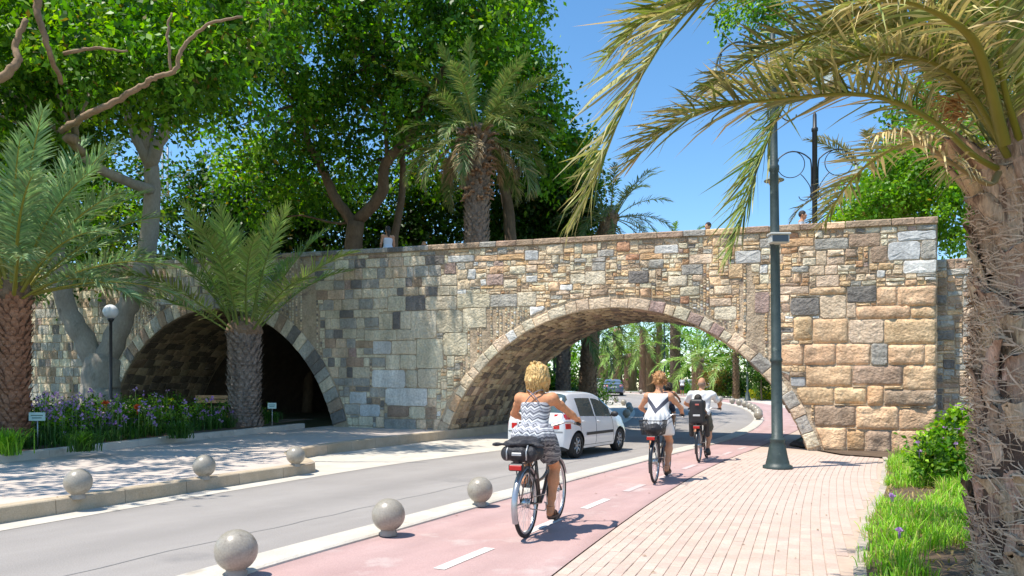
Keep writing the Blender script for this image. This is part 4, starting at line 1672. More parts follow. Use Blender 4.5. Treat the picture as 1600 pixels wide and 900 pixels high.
tree('leafy_tree', 'broad leafy tree with slanting brown limbs behind the woman on the bridge', GRP_T,
     [blob(480, 60, 30, 130, 110, 3.4), blob(600, 30, 29, 150, 110, 3.4), blob(700, 90, 29, 110, 100, 3), blob(420, 170, 30, 90, 90, 2.6), blob(540, 190, 31, 110, 60, 2.4),
      blob(660, 190, 28.5, 60, 50, 1.8), blob(560, -110, 29, 260, 110, 4), blob(735, 20, 28, 90, 90, 2.4), blob(500, 280, 33, 90, 60, 2), blob(400, 290, 33, 80, 60, 2)],
     48000, .25, GREENS,
     [([tuple(px(550, 640, 31)), tuple(px(552, 420, 31)), tuple(px(556, 345, 31))], .42, .36),
      (pp((553, 350, 31), (525, 310, 31), (500, 255, 31), (482, 222, 31), (470, 160, 30.5)), .24, .12),
      (pp((558, 345, 31), (595, 305, 30.5), (602, 255, 30.2), (640, 215, 29.6), (665, 155, 29.2), (700, 100, 29)), .26, .14),
      (pp((604, 240, 30), (602, 190, 30), (590, 130, 30), (582, 100, 30)), .09, .05),
      (pp((612, 400, 31.5), (628, 300, 31.5), (628, 240, 31.5)), .18, .12)],
     M_BARK, 12, twigs=30, cl=34, clr=.62)
tree('leafy_tree', 'tall bright green tree whose edge meets the sky behind the bridge palm', GRP_T,
     [blob(790, 60, 34, 60, 80, 2.4), blob(760, 150, 34, 90, 90, 3), blob(835, 160, 34, 55, 60, 2), blob(800, -70, 34, 90, 80, 2.6), blob(850, 240, 35, 60, 60, 2), blob(700, 250, 36, 90, 60, 2.4),
      blob(905, 235, 35, 26, 30, 1.2)],
     22000, .27, GREENS + GREENB[:2],
     [(pp((800, 640, 35), (800, 450, 35), (795, 340, 35), (780, 230, 34.5)), .38, .22), (pp((795, 300, 35), (830, 220, 34.5), (845, 170, 34)), .2, .1), (pp((790, 250, 34.5), (785, 140, 34), (790, 40, 34)), .2, .09)],
     M_BARK, 13, twigs=22, clr=.6)
# darker trees behind, filling the shade between the trunks
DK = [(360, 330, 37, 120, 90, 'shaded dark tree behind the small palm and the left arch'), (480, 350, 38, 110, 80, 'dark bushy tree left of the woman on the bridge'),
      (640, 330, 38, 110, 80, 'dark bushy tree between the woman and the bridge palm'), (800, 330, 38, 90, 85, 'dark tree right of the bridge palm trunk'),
      (885, 310, 39, 60, 80, 'dark tree below the hanging palm frond'), (120, 330, 33, 150, 100, 'dark tree behind the left palm crown'), (250, 560, 44, 190, 130, 'dark bushes added behind the left arch to darken its opening')]  # last entry: bushes added to darken the left arch
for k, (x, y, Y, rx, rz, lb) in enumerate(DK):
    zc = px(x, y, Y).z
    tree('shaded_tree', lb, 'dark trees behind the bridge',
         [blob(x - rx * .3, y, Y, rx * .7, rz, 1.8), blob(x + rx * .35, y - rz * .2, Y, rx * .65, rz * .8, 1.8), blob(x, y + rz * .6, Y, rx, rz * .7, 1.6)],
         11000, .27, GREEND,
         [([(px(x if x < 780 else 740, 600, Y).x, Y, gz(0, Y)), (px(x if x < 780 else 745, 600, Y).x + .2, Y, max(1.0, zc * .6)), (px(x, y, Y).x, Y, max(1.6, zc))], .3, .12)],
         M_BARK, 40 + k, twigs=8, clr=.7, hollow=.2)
# bright tree to the right behind the wall
tree('leafy_tree', 'bright green bushy tree above the right end of the wall', GRP_T,
     [blob(1440, 270, 21, 75, 55, 1.4), blob(1380, 310, 21, 55, 35, 1.1), blob(1490, 330, 20.4, 45, 60, 1.1), blob(1330, 338, 21, 35, 16, .8), blob(1480, 240, 21.5, 60, 50, 1.2), blob(1420, 240, 22, 45, 35, 1)],
     21000, .135, GREENB,
     [(pp((1450, 640, 21.5), (1452, 480, 21.5), (1448, 330, 21.3)), .2, .1), (pp((1450, 380, 21.4), (1400, 320, 21.2)), .09, .05), (pp((1450, 380, 21.4), (1490, 320, 20.8)), .09, .05)],
     M_BARK, 15, twigs=14, clr=.38)
tree('leafy_tree', 'dark tall tree behind the crown of the big palm', GRP_T,
     [blob(1500, 160, 30, 75, 70, 2), blob(1430, 190, 30, 45, 40, 1.4), blob(1540, 60, 30, 100, 80, 2), blob(1180, 20, 33, 60, 40, 1.2), blob(1320, 60, 34, 50, 40, 1.2)],
     14000, .22, GREENS,
     [(pp((1520, 640, 30), (1520, 400, 30), (1510, 200, 30)), .3, .16), (pp((1515, 300, 30), (1400, 150, 31), (1320, 60, 33)), .12, .05), (pp((1320, 60, 33), (1250, 30, 33), (1180, 20, 33)), .05, .03)],
     M_BARK, 16, twigs=14, clr=.6)

# ------------------------------------------------------------------ palms
palm('small_palm', (-7.85, 21.6, bedz(-7.85, 21.6) - .1), 2.75, .40, .43, 21, 3.8, 'small palm with a short scaly grey trunk in front of the left arch', group='palms by the flower bed', bmat=M_BOOTG, elev=(88, 34), bend=40,
     ll=.66, nl=70, wl=.044, cg=(.27, .42, .09), dry=.12, seed=21, size=.17, droop=.12, cr=(.24, .30, .07), vee=24, out=.06)
palm('small_palm', (px(22, 640, 15.3).x, 15.3, .35), 3.05, .24, .28, 40, 3.7, 'palm with reddish trunk and blue-green fronds at the left edge of the flower bed', group='palms by the flower bed', bmat=M_BOOTR,
     elev=(86, 14), bend=50, ll=.62, nl=72, wl=.040, cg=(.225, .39, .165), dry=.10, seed=24, size=.15, droop=.2, cr=(.40, .36, .07), rzoff=.4, out=.05)
pm = palm('date_palm', (px(745, 378, 27).x, 27, .3), 10.45, .30, .46, 40, 3.1, 'tall palm with shaggy brown head standing behind the bridge parapet', bmat=M_BOOTG, elev=(84, -28), bend=78, ll=.52, nl=60, wl=.05,
          cg=(.12, .23, .055), dry=.14, seed=27, size=.2, skirt=10, out=.05)
b = MB()
rr_ = random.Random(3)
for i in range(170):
    a, z = rr_.uniform(0, 2 * PI), rr_.uniform(8.0, 10.7)
    r = .38 + .22 * (z - 8.0) / 2.7
    d = Vector((math.cos(a), math.sin(a), 0))
    p = d * r + Vector((0, 0, z))
    b.tube([p - d * .15, p + d * .12 + Vector((0, 0, .12)), p + d * .24 + Vector((0, 0, .05))], [.08, .055, .03], 5)
b.build('old_leaf_bases', M_BOOT, pm)
palm('date_palm', (px(918, 340, 36).x, 36, gz(0, 36)), 9.5, .40, .38, 28, 3.2, 'dark palm crown just showing over the parapet below the hanging frond', bmat=M_BOOT, elev=(70, -35), bend=85, ll=.5, nl=40, wl=.045, cg=(.08, .16, .04), dry=.12, seed=29, size=.2, lean=(1.1, 0))
palm('date_palm', (px(1375, 260, 25).x, 25, .3), 8.0, .35, .5, 22, 3.2, 'brownish drooping palm behind the lamp post on the bridge', bmat=M_BOOT, elev=(75, -50), bend=85, ll=.5, nl=46, wl=.04, cg=(.14, .16, .05), dry=.35, seed=31, size=.2, skirt=8)

# palms of the promenade seen through the arch
GP = 'palms of the promenade beyond the arch'
FARP = [  # x, ground y, Y, trunk top y, trunk px width, fronds, length m, shade, label
    (880, 36, 495, 20, 'dark shaggy palm trunk seen through the arch nearest its left side', .5),
    (985, 82, 560, 18, 'low bushy palm right behind the blue car beyond the arch', 1.15),
    (1016, 76, 548, 18, 'palm with upright crown behind the woman in the white dress', 1.2),
    (1090, 66, 566, 16, 'bright low palm above the cyclist in the white shirt', 1.25),
    (942, 95, 562, 14, 'short palm left of the blue car beyond the arch', 1.0),
    (1150, 57, 556, 8, 'palm behind the lamp foot at the right side of the arch', 1.1),
]
for k, (x, Y, ty, wpx, lb, br) in enumerate(FARP):
    g_ = gz(0, Y)
    H = px(x, ty, Y).z - g_
    r = wpx * Y / FOC / 2
    palm('promenade_palm', (px(x, 600, Y).x, Y, g_), H, r, r * 1.05, 24, 5.2 if br > .6 else 4.2, lb, group=GP, bmat=M_BOOT if br > .6 else M_BOOTG, elev=(80, -25), bend=85, ll=.62, nl=40, wl=.065,
         cg=np.array((.22, .40, .07)) * br, dry=.08, seed=60 + k, size=.24, variants=4)
for k, (x, Y, ty, wpx, lb) in enumerate([(1055, 70, 400, 15, 'tall bare trunk beyond the arch rising past its crown'), (1030, 75, 440, 8, 'slim tall palm far down the promenade'), (1004, 74, 520, 9, 'far palm whose drooping crown hangs under the arch top'),
                                        (965, 84, 520, 14, 'far palm at the back of the promenade left of centre')]):
    g_ = gz(0, Y)
    H = px(x, ty, Y).z - g_
    r = wpx * Y / FOC / 2
    palm('promenade_palm', (px(x, 600, Y).x, Y, g_), H, r, r * .9, 22, 4.4, lb, group=GP, bmat=M_BARK if k == 0 else M_BOOT, elev=(70, -45), bend=90, ll=.65, nl=36, wl=.075, cg=(.19, .34, .07), dry=.1, seed=80 + k, size=.26, variants=4)

# far greenery behind the promenade
def treeline(name, label, x0, x1, Y, z0, z1, n, size, cols, seed, ry=3):
    rng = np.random.default_rng(seed)
    bl = []
    k = 16
    for i in range(k):
        x = x0 + (x1 - x0) * (i + .5) / k
        h = z1 * rng.uniform(.7, 1.0)
        bl.append((x, Y + rng.uniform(-2, 2), z0 + h * .5, (x1 - x0) / k * .9, ry, h * .55))
    V, F, c = leaves_geo(bl, n, size, cols, rng, 26, 1.0, hollow=.1)
    o = link(name, np_mesh(name, V, F, M_LEAF, c))
    tag(o, label, None, None, 'stuff')
    return o


treeline('treeline', 'mass of green trees closing the view beyond the promenade', -10, 62, 104, .8, 11.5, 26000, .55, GREENS + GREENB, 91)
treeline('hedge', 'dark low shrubbery along the park left of the road beyond the arch', .5, 6.0, 47, .6, 1.5, 3500, .2, GREEND, 92, 1.5)

# grass verge and yellow flowers beyond the curve
# ------------------------------------------------------------------ the big palm in front on the right
PX_, PY_ = 3.56, 4.9
big = empty('date_palm', (PX_, PY_, 0.05))
tag(big, 'big shaggy palm close by on the right with straw-tipped fronds', 'palm tree')
M_BOOTN = mat('near_palm_boot', (.40, .265, .175), (.58, .43, .31), 6.0, 0.9, 0.9, 55, fine=0.4, fscale=70, rnd=0.32, stretch=(1, 1, .18), spots=(.20, .125, .085), sscale=14, sthr=.54)
M_BOOTS = mat('cut_frond_stub', (.46, .27, .14), (.62, .42, .25), 6.0, 0.85, 0.7, 50, fine=0.3, fscale=60, rnd=0.2, stretch=(1, 1, .2), spots=(.40, .34, .10), sscale=6, sthr=.58)
M_FIBN = mat('near_palm_fibre', (.44, .31, .21), (.62, .48, .35), 8, 0.9, fine=0.3)
M_CORE = mat('palm_core', (.07, .042, .03), (.13, .085, .058), 9, 0.95, 0.9, 40)
rr_ = random.Random(17)
b = MB()
HT = 2.75
pts, rs = [], []
for i in range(12):
    f = i / 11
    pts.append((0.0, 0, HT * f + 0.0))
    rs.append(.37 + .03 * math.sin(f * 5))
b.tube(pts, rs, 20, 0)
b.lathe([(.38, HT - .1), (.36, HT + .15), (.25, HT + .45), (.12, HT + .75), (.01, HT + .9)], 16)
b.build('trunk', M_CORE, big)


def big_boot(a, z, wd, ht, out, bend):
    """an old split leaf base, wide at the foot and curling outwards"""
    vs, fs = [], []
    nr, nc = 6, 4
    ca, sa = math.cos(a), math.sin(a)
    tw = rr_.uniform(-.35, .35)
    sw = rr_.uniform(-.55, .55)
    r0 = .345
    for side in (0, 1):
        for i in range(nr):
            f = i / (nr - 1)
            half = wd * .5 * (1.0 - .45 * f ** 1.2) * (1 + (rr_.uniform(-.1, .1)))
            d = .02 + out * f ** bend
            th = (.030 * (1 - .55 * f)) if side else 0.0
            for j in range(nc):
                u = -1 + 2 * j / (nc - 1)
                uu = u * half + sw * ht * f * f
                curve = -.030 * u * u * (1 - f * .4)
                dd = d + curve + th * (1 - .5 * u * u) + rr_.uniform(-.004, .004) + u * tw * .06 * f
                zz = z + ht * f + rr_.uniform(-.008, .008) + (rr_.uniform(-.03, .02) if i == nr - 1 else 0)
                vs.append((ca * (r0 + dd) - sa * uu, sa * (r0 + dd) + ca * uu, zz))
    n = nr * nc
    for i in range(nr - 1):
        for j in range(nc - 1):
            q = (i * nc + j, i * nc + j + 1, (i + 1) * nc + j + 1, (i + 1) * nc + j)
            fs.append(tuple(n + k for k in q))
            fs.append(q[::-1])
    for i in range(nr - 1):
        for j in (0, nc - 1):
            q = (i * nc + j, (i + 1) * nc + j, n + (i + 1) * nc + j, n + i * nc + j)
            fs.append(q[::-1] if j == 0 else q)
    for j in range(nc - 1):
        q = ((nr - 1) * nc + j, (nr - 1) * nc + j + 1, n + (nr - 1) * nc + j + 1, n + (nr - 1) * nc + j)
        fs.append(q)
    return vs, fs


z, row = 0.0, 0
nb = 0
while z < HT + .05:
    k = 9
    for j in range(k):
        a = 2 * PI * (j + .5 * (row % 2)) / k + rr_.uniform(-.12, .12)
        f = z / HT
        fr = f > .78
        vs, fs = big_boot(a, z + rr_.uniform(-.05, .05), rr_.uniform(.20, .30) * (1.05 if fr else 1), rr_.uniform(.26, .42) * (1.35 if fr else 1), rr_.uniform(.03, .085) * (1.3 if fr else 1), rr_.uniform(.8, 1.6))
        MB().add(vs, fs, 0, True).build('leaf_base', M_BOOTN, big)
        nb += 1
    z += .15
    row += 1
for j in range(13):                      # fresh cut stubs under the living fronds
    a = 2 * PI * j / 13 + rr_.uniform(-.15, .15)
    vs, fs = big_boot(a, HT - rr_.uniform(.12, .0), rr_.uniform(.15, .20), rr_.uniform(.40, .62), rr_.uniform(.16, .30), rr_.uniform(1.0, 1.4))
    MB().add(vs, fs, 0, True).build('leaf_base', M_BOOTS, big)
# matted fibre strands between the bases
K = 4600
rg = np.random.default_rng(5)
a = rg.uniform(0, 2 * PI, K)
z0 = rg.uniform(0, HT + .3, K)
r0 = .38 + rg.uniform(0, .07, K)
da = rg.normal(0, .34, K)
dz_ = rg.normal(0, .09, K)
seg = 4
V = []
for i in range(seg + 1):
    f = i / seg
    aa = a + da * f
    rr2 = r0 + .040 * math.sin(f * PI) * rg.uniform(.2, 1.3, K) + (f ** 2) * rg.uniform(-.05, .012, K)
    zz = z0 + dz_ * f - .05 * f * f
    wv = .0055 * (1 - .75 * f) * rg.uniform(.5, 1.3, K)[:, None] + .0006
    c = np.stack([np.cos(aa) * rr2, np.sin(aa) * rr2, zz], 1)
    t_ = np.stack([np.zeros(K), np.zeros(K), np.full(K, 1.0)], 1) * wv + np.stack([-np.sin(aa), np.cos(aa), np.zeros(K)], 1) * wv * .5
    V += [c - t_, c + t_]
V = np.stack(V, 1).reshape(-1, 3)
kk_ = np.arange(K)[:, None] * (2 * (seg + 1))
F = np.concatenate([kk_ + np.array([[2 * i, 2 * i + 1, 2 * i + 3, 2 * i + 2]]) for i in range(seg)])
o = link('fibre', np_mesh('fibre', V, F, M_FIBN), big)
o['kind'] = 'stuff'


def near_frond(pts, nl=64, ll=.55, wl=.0175, dry=.35, cg=(.21, .29, .05), cd=(.66, .50, .25), cr=(.33, .29, .05), droop=.13, rr=.018, start=.22, ang=(60, 33), vee=24, seed=0, up=None, name='frond', irr=1.6):
    P = spline([np.array(px(*p)) - np.array([PX_, PY_, .05]) for p in pts], 6)
    V, F, c = frond_geo(P, nl, ll, wl, ang=ang, vee=vee, droop=droop, cg=cg, cd=cd, cr=cr, dry=dry, rr=rr, start=start, rng=np.random.default_rng(seed + 100), up=up, irr=irr)
    return link(name, np_mesh(name, V, F, M_FROND, c), big)


near_frond([(1590, 240, 4.85), (1545, 40, 4.7), (1450, -95, 4.5), (1310, -120, 4.3), (1170, -60, 4.2), (1060, 30, 4.1), (990, 140, 4.1), (940, 250, 4.1), (905, 335, 4.15)], nl=156, ll=.58, dry=.30, seed=1, start=.25, droop=.13, wl=.020)
near_frond([(1580, 240, 4.8), (1493, 133, 4.6), (1413, 63, 4.5), (1330, 10, 4.4), (1230, -25, 4.3), (1120, -20, 4.3), (1020, 20, 4.3), (950, 90, 4.3)], nl=149, ll=.52, dry=.26, seed=2, droop=.11, rr=.019)
near_frond([(1560, 265, 4.75), (1520, 243, 4.6), (1473, 200, 4.5), (1407, 163, 4.4), (1333, 147, 4.35), (1200, 157, 4.3), (1110, 170, 4.25), (1040, 205, 4.2), (985, 255, 4.2)], nl=149, ll=.48, dry=.36, seed=3, droop=.13, rr=.018)
near_frond([(1570, 235, 4.9), (1480, 120, 5.0), (1390, 85, 5.1), (1290, 100, 5.2), (1225, 165, 5.2), (1185, 260, 5.2), (1160, 340, 5.2), (1142, 395, 5.2)], nl=136, ll=.48, dry=.14, cg=(.15, .27, .04), seed=4, droop=.13, start=.3)
near_frond([(1585, 235, 4.85), (1520, 95, 4.8), (1450, 20, 4.8), (1350, -80, 4.8), (1240, -110, 4.8), (1130, -80, 4.8)], nl=123, ll=.58, dry=.28, seed=5, droop=.11)
near_frond([(1600, 230, 4.7), (1592, 100, 4.5), (1586, 0, 4.4), (1575, -120, 4.2), (1540, -240, 4.0)], nl=78, ll=.5, dry=.2, cr=(.36, .33, .03), seed=6, rr=.020)
near_frond([(1590, 225, 5.1), (1560, 90, 5.3), (1540, -10, 5.5), (1510, -120, 5.8), (1470, -200, 6.1)], nl=78, ll=.5, dry=.3, seed=7)
near_frond([(1600, 220, 5.2), (1575, 60, 5.6), (1520, -40, 6.0), (1430, -110, 6.4), (1330, -130, 6.6)], nl=78, ll=.5, dry=.3, seed=8)
near_frond([(1560, 270, 4.7), (1540, 287, 4.55), (1447, 227, 4.3), (1410, 205, 4.2), (1370, 210, 4.1)], nl=39, ll=.26, dry=.85, cg=(.34, .26, .1), cr=(.38, .27, .12), seed=9, droop=.7, name='dry_frond')
near_frond([(1560, 250, 4.9), (1480, 180, 5.3), (1400, 130, 5.6), (1300, 110, 5.8), (1200, 120, 6.0), (1100, 150, 6.1)], nl=83, ll=.46, dry=.5, seed=10, droop=.13)
near_frond([(1565, 250, 5.0), (1500, 150, 5.3), (1430, 90, 5.6), (1360, 70, 5.8), (1300, 85, 5.9), (1250, 120, 5.9)], nl=72, ll=.44, dry=.62, seed=11, droop=.4)
near_frond([(1570, 225, 4.6), (1530, 80, 4.2), (1480, 30, 3.9), (1400, 0, 3.7), (1320, 10, 3.6)], nl=70, ll=.40, dry=.5, seed=12, droop=.4, rr=.03)
near_frond([(1575, 240, 4.9), (1500, 110, 4.7), (1420, 50, 4.6), (1330, 40, 4.5), (1250, 60, 4.5), (1170, 95, 4.5), (1100, 140, 4.5)], nl=143, ll=.46, dry=.34, seed=13, droop=.13)
near_frond([(1580, 230, 4.8), (1530, 70, 4.6), (1470, 0, 4.5), (1390, -60, 4.4), (1290, -90, 4.3), (1200, -80, 4.2)], nl=143, ll=.5, dry=.28, seed=15, droop=.13)
near_frond([(1600, 240, 4.7), (1568, 130, 4.4), (1560, 30, 4.2), (1555, -60, 4.0)], nl=104, ll=.42, dry=.3, seed=17, cr=(.34, .32, .04))
YG, ST = (.27, .34, .05), (.72, .56, .28)
near_frond([(1580, 240, 5.0), (1530, 130, 5.1), (1470, 70, 5.2), (1390, 45, 5.3), (1300, 60, 5.4), (1220, 90, 5.5)], nl=130, ll=.44, dry=.34, cg=YG, cd=ST, seed=21, droop=.13, wl=.017)
near_frond([(1575, 245, 4.7), (1520, 150, 4.5), (1460, 100, 4.4), (1380, 85, 4.3), (1290, 105, 4.3), (1215, 130, 4.3)], nl=130, ll=.36, dry=.40, cg=YG, cd=ST, seed=22, droop=.15, wl=.016)
near_frond([(1590, 235, 4.9), (1560, 90, 4.9), (1510, -10, 4.9), (1430, -60, 4.9), (1330, -60, 4.9), (1240, -20, 4.9)], nl=130, ll=.46, dry=.34, cg=YG, cd=ST, seed=23, droop=.13, wl=.018)
near_frond([(1590, 240, 4.75), (1545, 160, 4.6), (1500, 110, 4.5), (1440, 90, 4.5), (1390, 110, 4.5)], nl=110, ll=.34, dry=.5, cg=YG, cd=ST, seed=24, droop=.2, wl=.016)
near_frond([(1600, 235, 5.1), (1580, 100, 5.3), (1545, 10, 5.5), (1480, -40, 5.7), (1400, -30, 5.8)], nl=120, ll=.5, dry=.3, cg=YG, cd=ST, seed=25, droop=.15, wl=.018)
for k in range(9):                       # the rest of the crown, mostly out of the picture
    a = rad(-75 + k * 24)
    P = arch_curve(2.9, 62 - 9 * (k % 4), 80, side=.1)
    V, F, c = frond_geo(P, 60, .5, .028, cg=(.17, .21, .05), cd=(.58, .43, .23), cr=(.33, .29, .05), dry=.35, droop=.13, rr=.03, rng=np.random.default_rng(200 + k))
    o = link('frond', np_mesh('frond', V, F, M_FROND, c), big)
    o.location = (math.cos(a) * .2, math.sin(a) * .2, HT + .25)
    o.rotation_euler = (0, 0, a)
# hanging inflorescence stalks
b = MB()
for k in range(46):
    p0 = px(1500 + rr_.uniform(-10, 15), 165 + rr_.uniform(-10, 25), 4.55) - Vector((PX_, PY_, .05))
    p1 = p0 + Vector((rr_.uniform(-.26, -.05), rr_.uniform(-.1, .1), rr_.uniform(-.16, .05)))
    b.tube([p0, p0.lerp(p1, .5) + Vector((0, 0, rr_.uniform(0, .04))), p1], [.005, .004, .0025], 4)
b.build('flower_stalk', mat('flower_stalk', (.52, .24, .07), (.62, .34, .12), 8, .8), big)

# ------------------------------------------------------------------ ground cover
def blades(pos, h, w_, rng, lean=.5, cols=((.15, .33, .03),), tipc=None):
    K = len(pos)
    a = rng.uniform(0, 2 * PI, K)
    ln = np.abs(rng.normal(0, lean, K)) * h
    D = np.stack([np.cos(a), np.sin(a), np.zeros(K)], 1)
    Wv = np.stack([-np.sin(a), np.cos(a), np.zeros(K)], 1) * (w_ * rng.uniform(.6, 1.3, K))[:, None] * .5
    up = np.array([0, 0, 1.0])
    p0 = pos
    p1 = pos + D * (ln * .25)[:, None] + up * (h * .5)[:, None]
    p2 = pos + D * (ln * .7)[:, None] + up * (h * .86)[:, None]
    p3 = pos + D * (ln * 1.15)[:, None] + up * (h * (1.0 - .25 * np.minimum(1, ln / h)))[:, None]
    V = np.stack([p0 - Wv, p0 + Wv, p1 - Wv, p1 + Wv, p2 - Wv * .7, p2 + Wv * .7, p3], 1).reshape(-1, 3)
    k7 = np.arange(K)[:, None] * 7
    F = [np.concatenate([k7 + np.array([[0, 1, 3, 2]]), k7 + np.array([[2, 3, 5, 4]])]).astype(np.int32), (k7 + np.array([[4, 5, 6]])).astype(np.int32)]
    cols = np.asarray(cols, float)
    c = cols[rng.integers(0, len(cols), K)] * rng.uniform(.75, 1.25, (K, 1))
    col = np.repeat(c, 7, 0)
    return V, F, col


def stuff(name, label, V, F, col, m):
    o = link(name, np_mesh(name, V, F, m, col))
    return tag(o, label, None, None, 'stuff')


rg = np.random.default_rng(33)
# long grass of the right-hand verge, in tufts
pos, hs = [], []
dE = np.concatenate([[0], np.cumsum(np.linalg.norm(np.diff(EDGE, axis=0), axis=1))])
NE = normals2(EDGE)
sE0, sE1 = arc_len_at_y(EDGE, 4.4), arc_len_at_y(EDGE, 15.6)
n_t = 0
while n_t < 980:
    s, q = rg.uniform(sE0, sE1), rg.uniform(.10, 3.0) ** 1.0
    cx = np.interp(s, dE, EDGE[:, 0]) + np.interp(s, dE, NE[:, 0]) * q
    cy = np.interp(s, dE, EDGE[:, 1]) + np.interp(s, dE, NE[:, 1]) * q
    if cy > 16.3 or math.hypot(cx - PX_, cy - PY_) < .5:
        continue
    # bare strip crossing the verge, and the dry corner by the palm
    u_, v_ = 800 + cx * FOC / cy, HOR + CAM_H * FOC / cy
    if 770 < v_ < 800 and u_ < 1470 or (v_ > 870 and u_ > 1440):
        continue
    if cy > 12.5 and q > 1.5:
        continue
    n_t += 1
    k = rg.integers(20, 38)
    hh = rg.uniform(.11, .25) * (1.15 if cy > 9 else 1)
    if q < .25:
        hh *= .6
    pos.append(np.stack([cx + rg.normal(0, .05, k), cy + rg.normal(0, .05, k), np.full(k, .06)], 1))
    hs.append(rg.uniform(.6, 1.15, k) * hh)
pos, hs = np.concatenate(pos), np.concatenate(hs)
V, F, c = blades(pos, hs, np.full(len(pos), .0085), rg, .6, ((.26, .58, .03), (.34, .66, .04), (.17, .42, .03), (.42, .66, .07), (.50, .46, .16)))
stuff('grass', 'long bright green grass growing on the verge beside the brick pavement', V, F, c, M_GRASSB)
# dry leaf litter and short dry grass
n_ = 2200
s, q = rg.uniform(sE0 - 1, sE1, n_), rg.uniform(.05, 2.6, n_)
pos = np.stack([np.interp(s, dE, EDGE[:, 0]) + np.interp(s, dE, NE[:, 0]) * q, np.interp(s, dE, EDGE[:, 1]) + np.interp(s, dE, NE[:, 1]) * q, np.full(n_, .07)], 1)
V, F, c = blades(pos, rg.uniform(.03, .08, n_), np.full(n_, .014), rg, 2.0, ((.50, .36, .15), (.42, .30, .12), (.3, .3, .08)))
stuff('leaf_litter', 'dry straw and fallen leaves on the verge soil', V, F, c, M_GRASSB)


def shrub(name, label, cat, loc, blobs, n, size, cols, seed, group=None, flowers=0, fcol=(.45, .24, .55), cl=16, clr=.14, stemr=.012, fr=.02):
    rng = np.random.default_rng(seed)
    rr = random.Random(seed)
    t = empty(name, loc)
    tag(t, label, cat, group)
    b = MB()
    for bl in blobs:
        for k in range(3):
            limb(b, (rr.uniform(-.04, .04), rr.uniform(-.04, .04), -.05), (bl[0] + rr.uniform(-.1, .1), bl[1] + rr.uniform(-.1, .1), bl[2] + bl[5] * .4), stemr, stemr * .4, .2, 5, 0, rr, 5)
    b.build('stem', M_STEMG, t)
    V, F, c = leaves_geo(blobs, n, size, cols, rng, cl, clr, hollow=.3)
    link('foliage', np_mesh('foliage', V, F, M_LEAF, c), t)
    for k in range(flowers):
        bl = blobs[rr.randrange(len(blobs))]
        a, e = rr.uniform(0, 2 * PI), rr.uniform(.2, 1.2)
        p = Vector((bl[0] + math.cos(a) * math.cos(e) * bl[3] * 1.05, bl[1] + math.sin(a) * math.cos(e) * bl[4] * 1.05, bl[2] + math.sin(e) * bl[5] * 1.08))
        flower(t, p, fr, rr, fcol)
    return t


M_FL = {}


def flower(parent, p, r, rr, fcol):
    key = tuple(round(x, 2) for x in fcol)
    if key not in M_FL:
        M_FL[key] = mat('petal_%d' % len(M_FL), fcol, tuple(min(1, x * 1.35 + .02) for x in fcol), 30, .6, transl=.3)
    b = MB()
    for k in range(11):
        d = Vector((rr.gauss(0, 1), rr.gauss(0, 1), abs(rr.gauss(0, .8)) + .15)).normalized()
        sde = d.cross(Vector((rr.gauss(0, 1), rr.gauss(0, 1), rr.gauss(0, 1)))).normalized()
        q = p + d * r * .4
        b.add([q, q + d * r * .7 + sde * r * .45, q + d * r * 1.25, q + d * r * .7 - sde * r * .45], [(0, 1, 2, 3)])
    b.tube([p - Vector((0, 0, r * 3)), p], [.004, .003], 4)
    return b.build('flower', M_FL[key], parent)


LIME = [(.30, .56, .03), (.40, .66, .05), (.22, .46, .03), (.48, .68, .08)]
shrub('flowering_shrub', 'lime green shrub with lilac flower heads at the foot of the right pier', 'shrub', (8.55, 14.6, .08), [(0.1, 0, .45, .36, .36, .38), (.22, -.1, .85, .24, .24, .28), (-.15, .1, .25, .3, .3, .22)], 2600, .13, LIME, 51, None, 9, (.45, .26, .50), fr=.035)
shrub('flowering_shrub', 'darker shrub with lilac flowers beside the shaggy palm trunk', 'shrub', (6.3, 10.9, .08), [(0, 0, .35, .38, .38, .36), (.25, .2, .55, .3, .3, .3)], 2000, .09, GREENS, 52, None, 8, (.45, .26, .50), fr=.03)
for k, (x, y, lb) in enumerate([(1403, 828, 'single lilac flower standing in the near verge grass'), (1393, 774, 'small pink flower at the edge of the far verge grass')]):
    Y = FOC * (CAM_H - .3) / (y - HOR)
    t = empty('wildflower', (px(x, y, Y).x, Y, .06))
    tag(t, lb, 'flower')
    b = MB()
    b.tube([(0, 0, 0), (.01, 0, .2)], [.003, .003], 5)
    b.build('stem', M_STEMG, t)
    rr0 = random.Random(k)
    for q in range(5):
        flower(t, Vector((.01 + rr0.uniform(-.015, .015), rr0.uniform(-.015, .015), .23 + rr0.uniform(-.01, .02))), .02, rr0, (.45, .28, .52))

# planting of the left flower bed: strap-leaved clumps, leafy cover and lilac flowers
rg = np.random.default_rng(44)
clumps = []
for k in range(1500):
    s = rg.uniform(10.5, arc_len_at_y(FL, 23.5))
    q = -.30 - rg.uniform(0, 1) ** .9 * 6.5
    x, y = at_f(s, q)
    if y > 24.6 or y < 6 or (math.hypot(x + 12.2, y - 22.3) < .5):
        continue
    if q < -2.5 and rg.uniform() < .35:
        continue
    clumps.append((x, y, q))
pos, hs = [], []
for x, y, q in clumps:
    k = rg.integers(16, 30)
    pos.append(np.stack([x + rg.normal(0, .07, k), y + rg.normal(0, .07, k), np.full(k, bedz(x, y))], 1))
    hs.append(rg.uniform(.6, 1.1, k) * rg.uniform(.24, .46) * (1.25 if q < -2 else 1))
pos, hs = np.concatenate(pos), np.concatenate(hs)
V, F, c = blades(pos, hs, np.full(len(pos), .020), rg, .7, ((.045, .12, .018), (.06, .155, .02), (.08, .19, .03), (.035, .09, .02)))
stuff('ground_cover', 'dark strap-leaved ground cover filling the flower bed', V, F, c, M_GRASSB)
bl = []
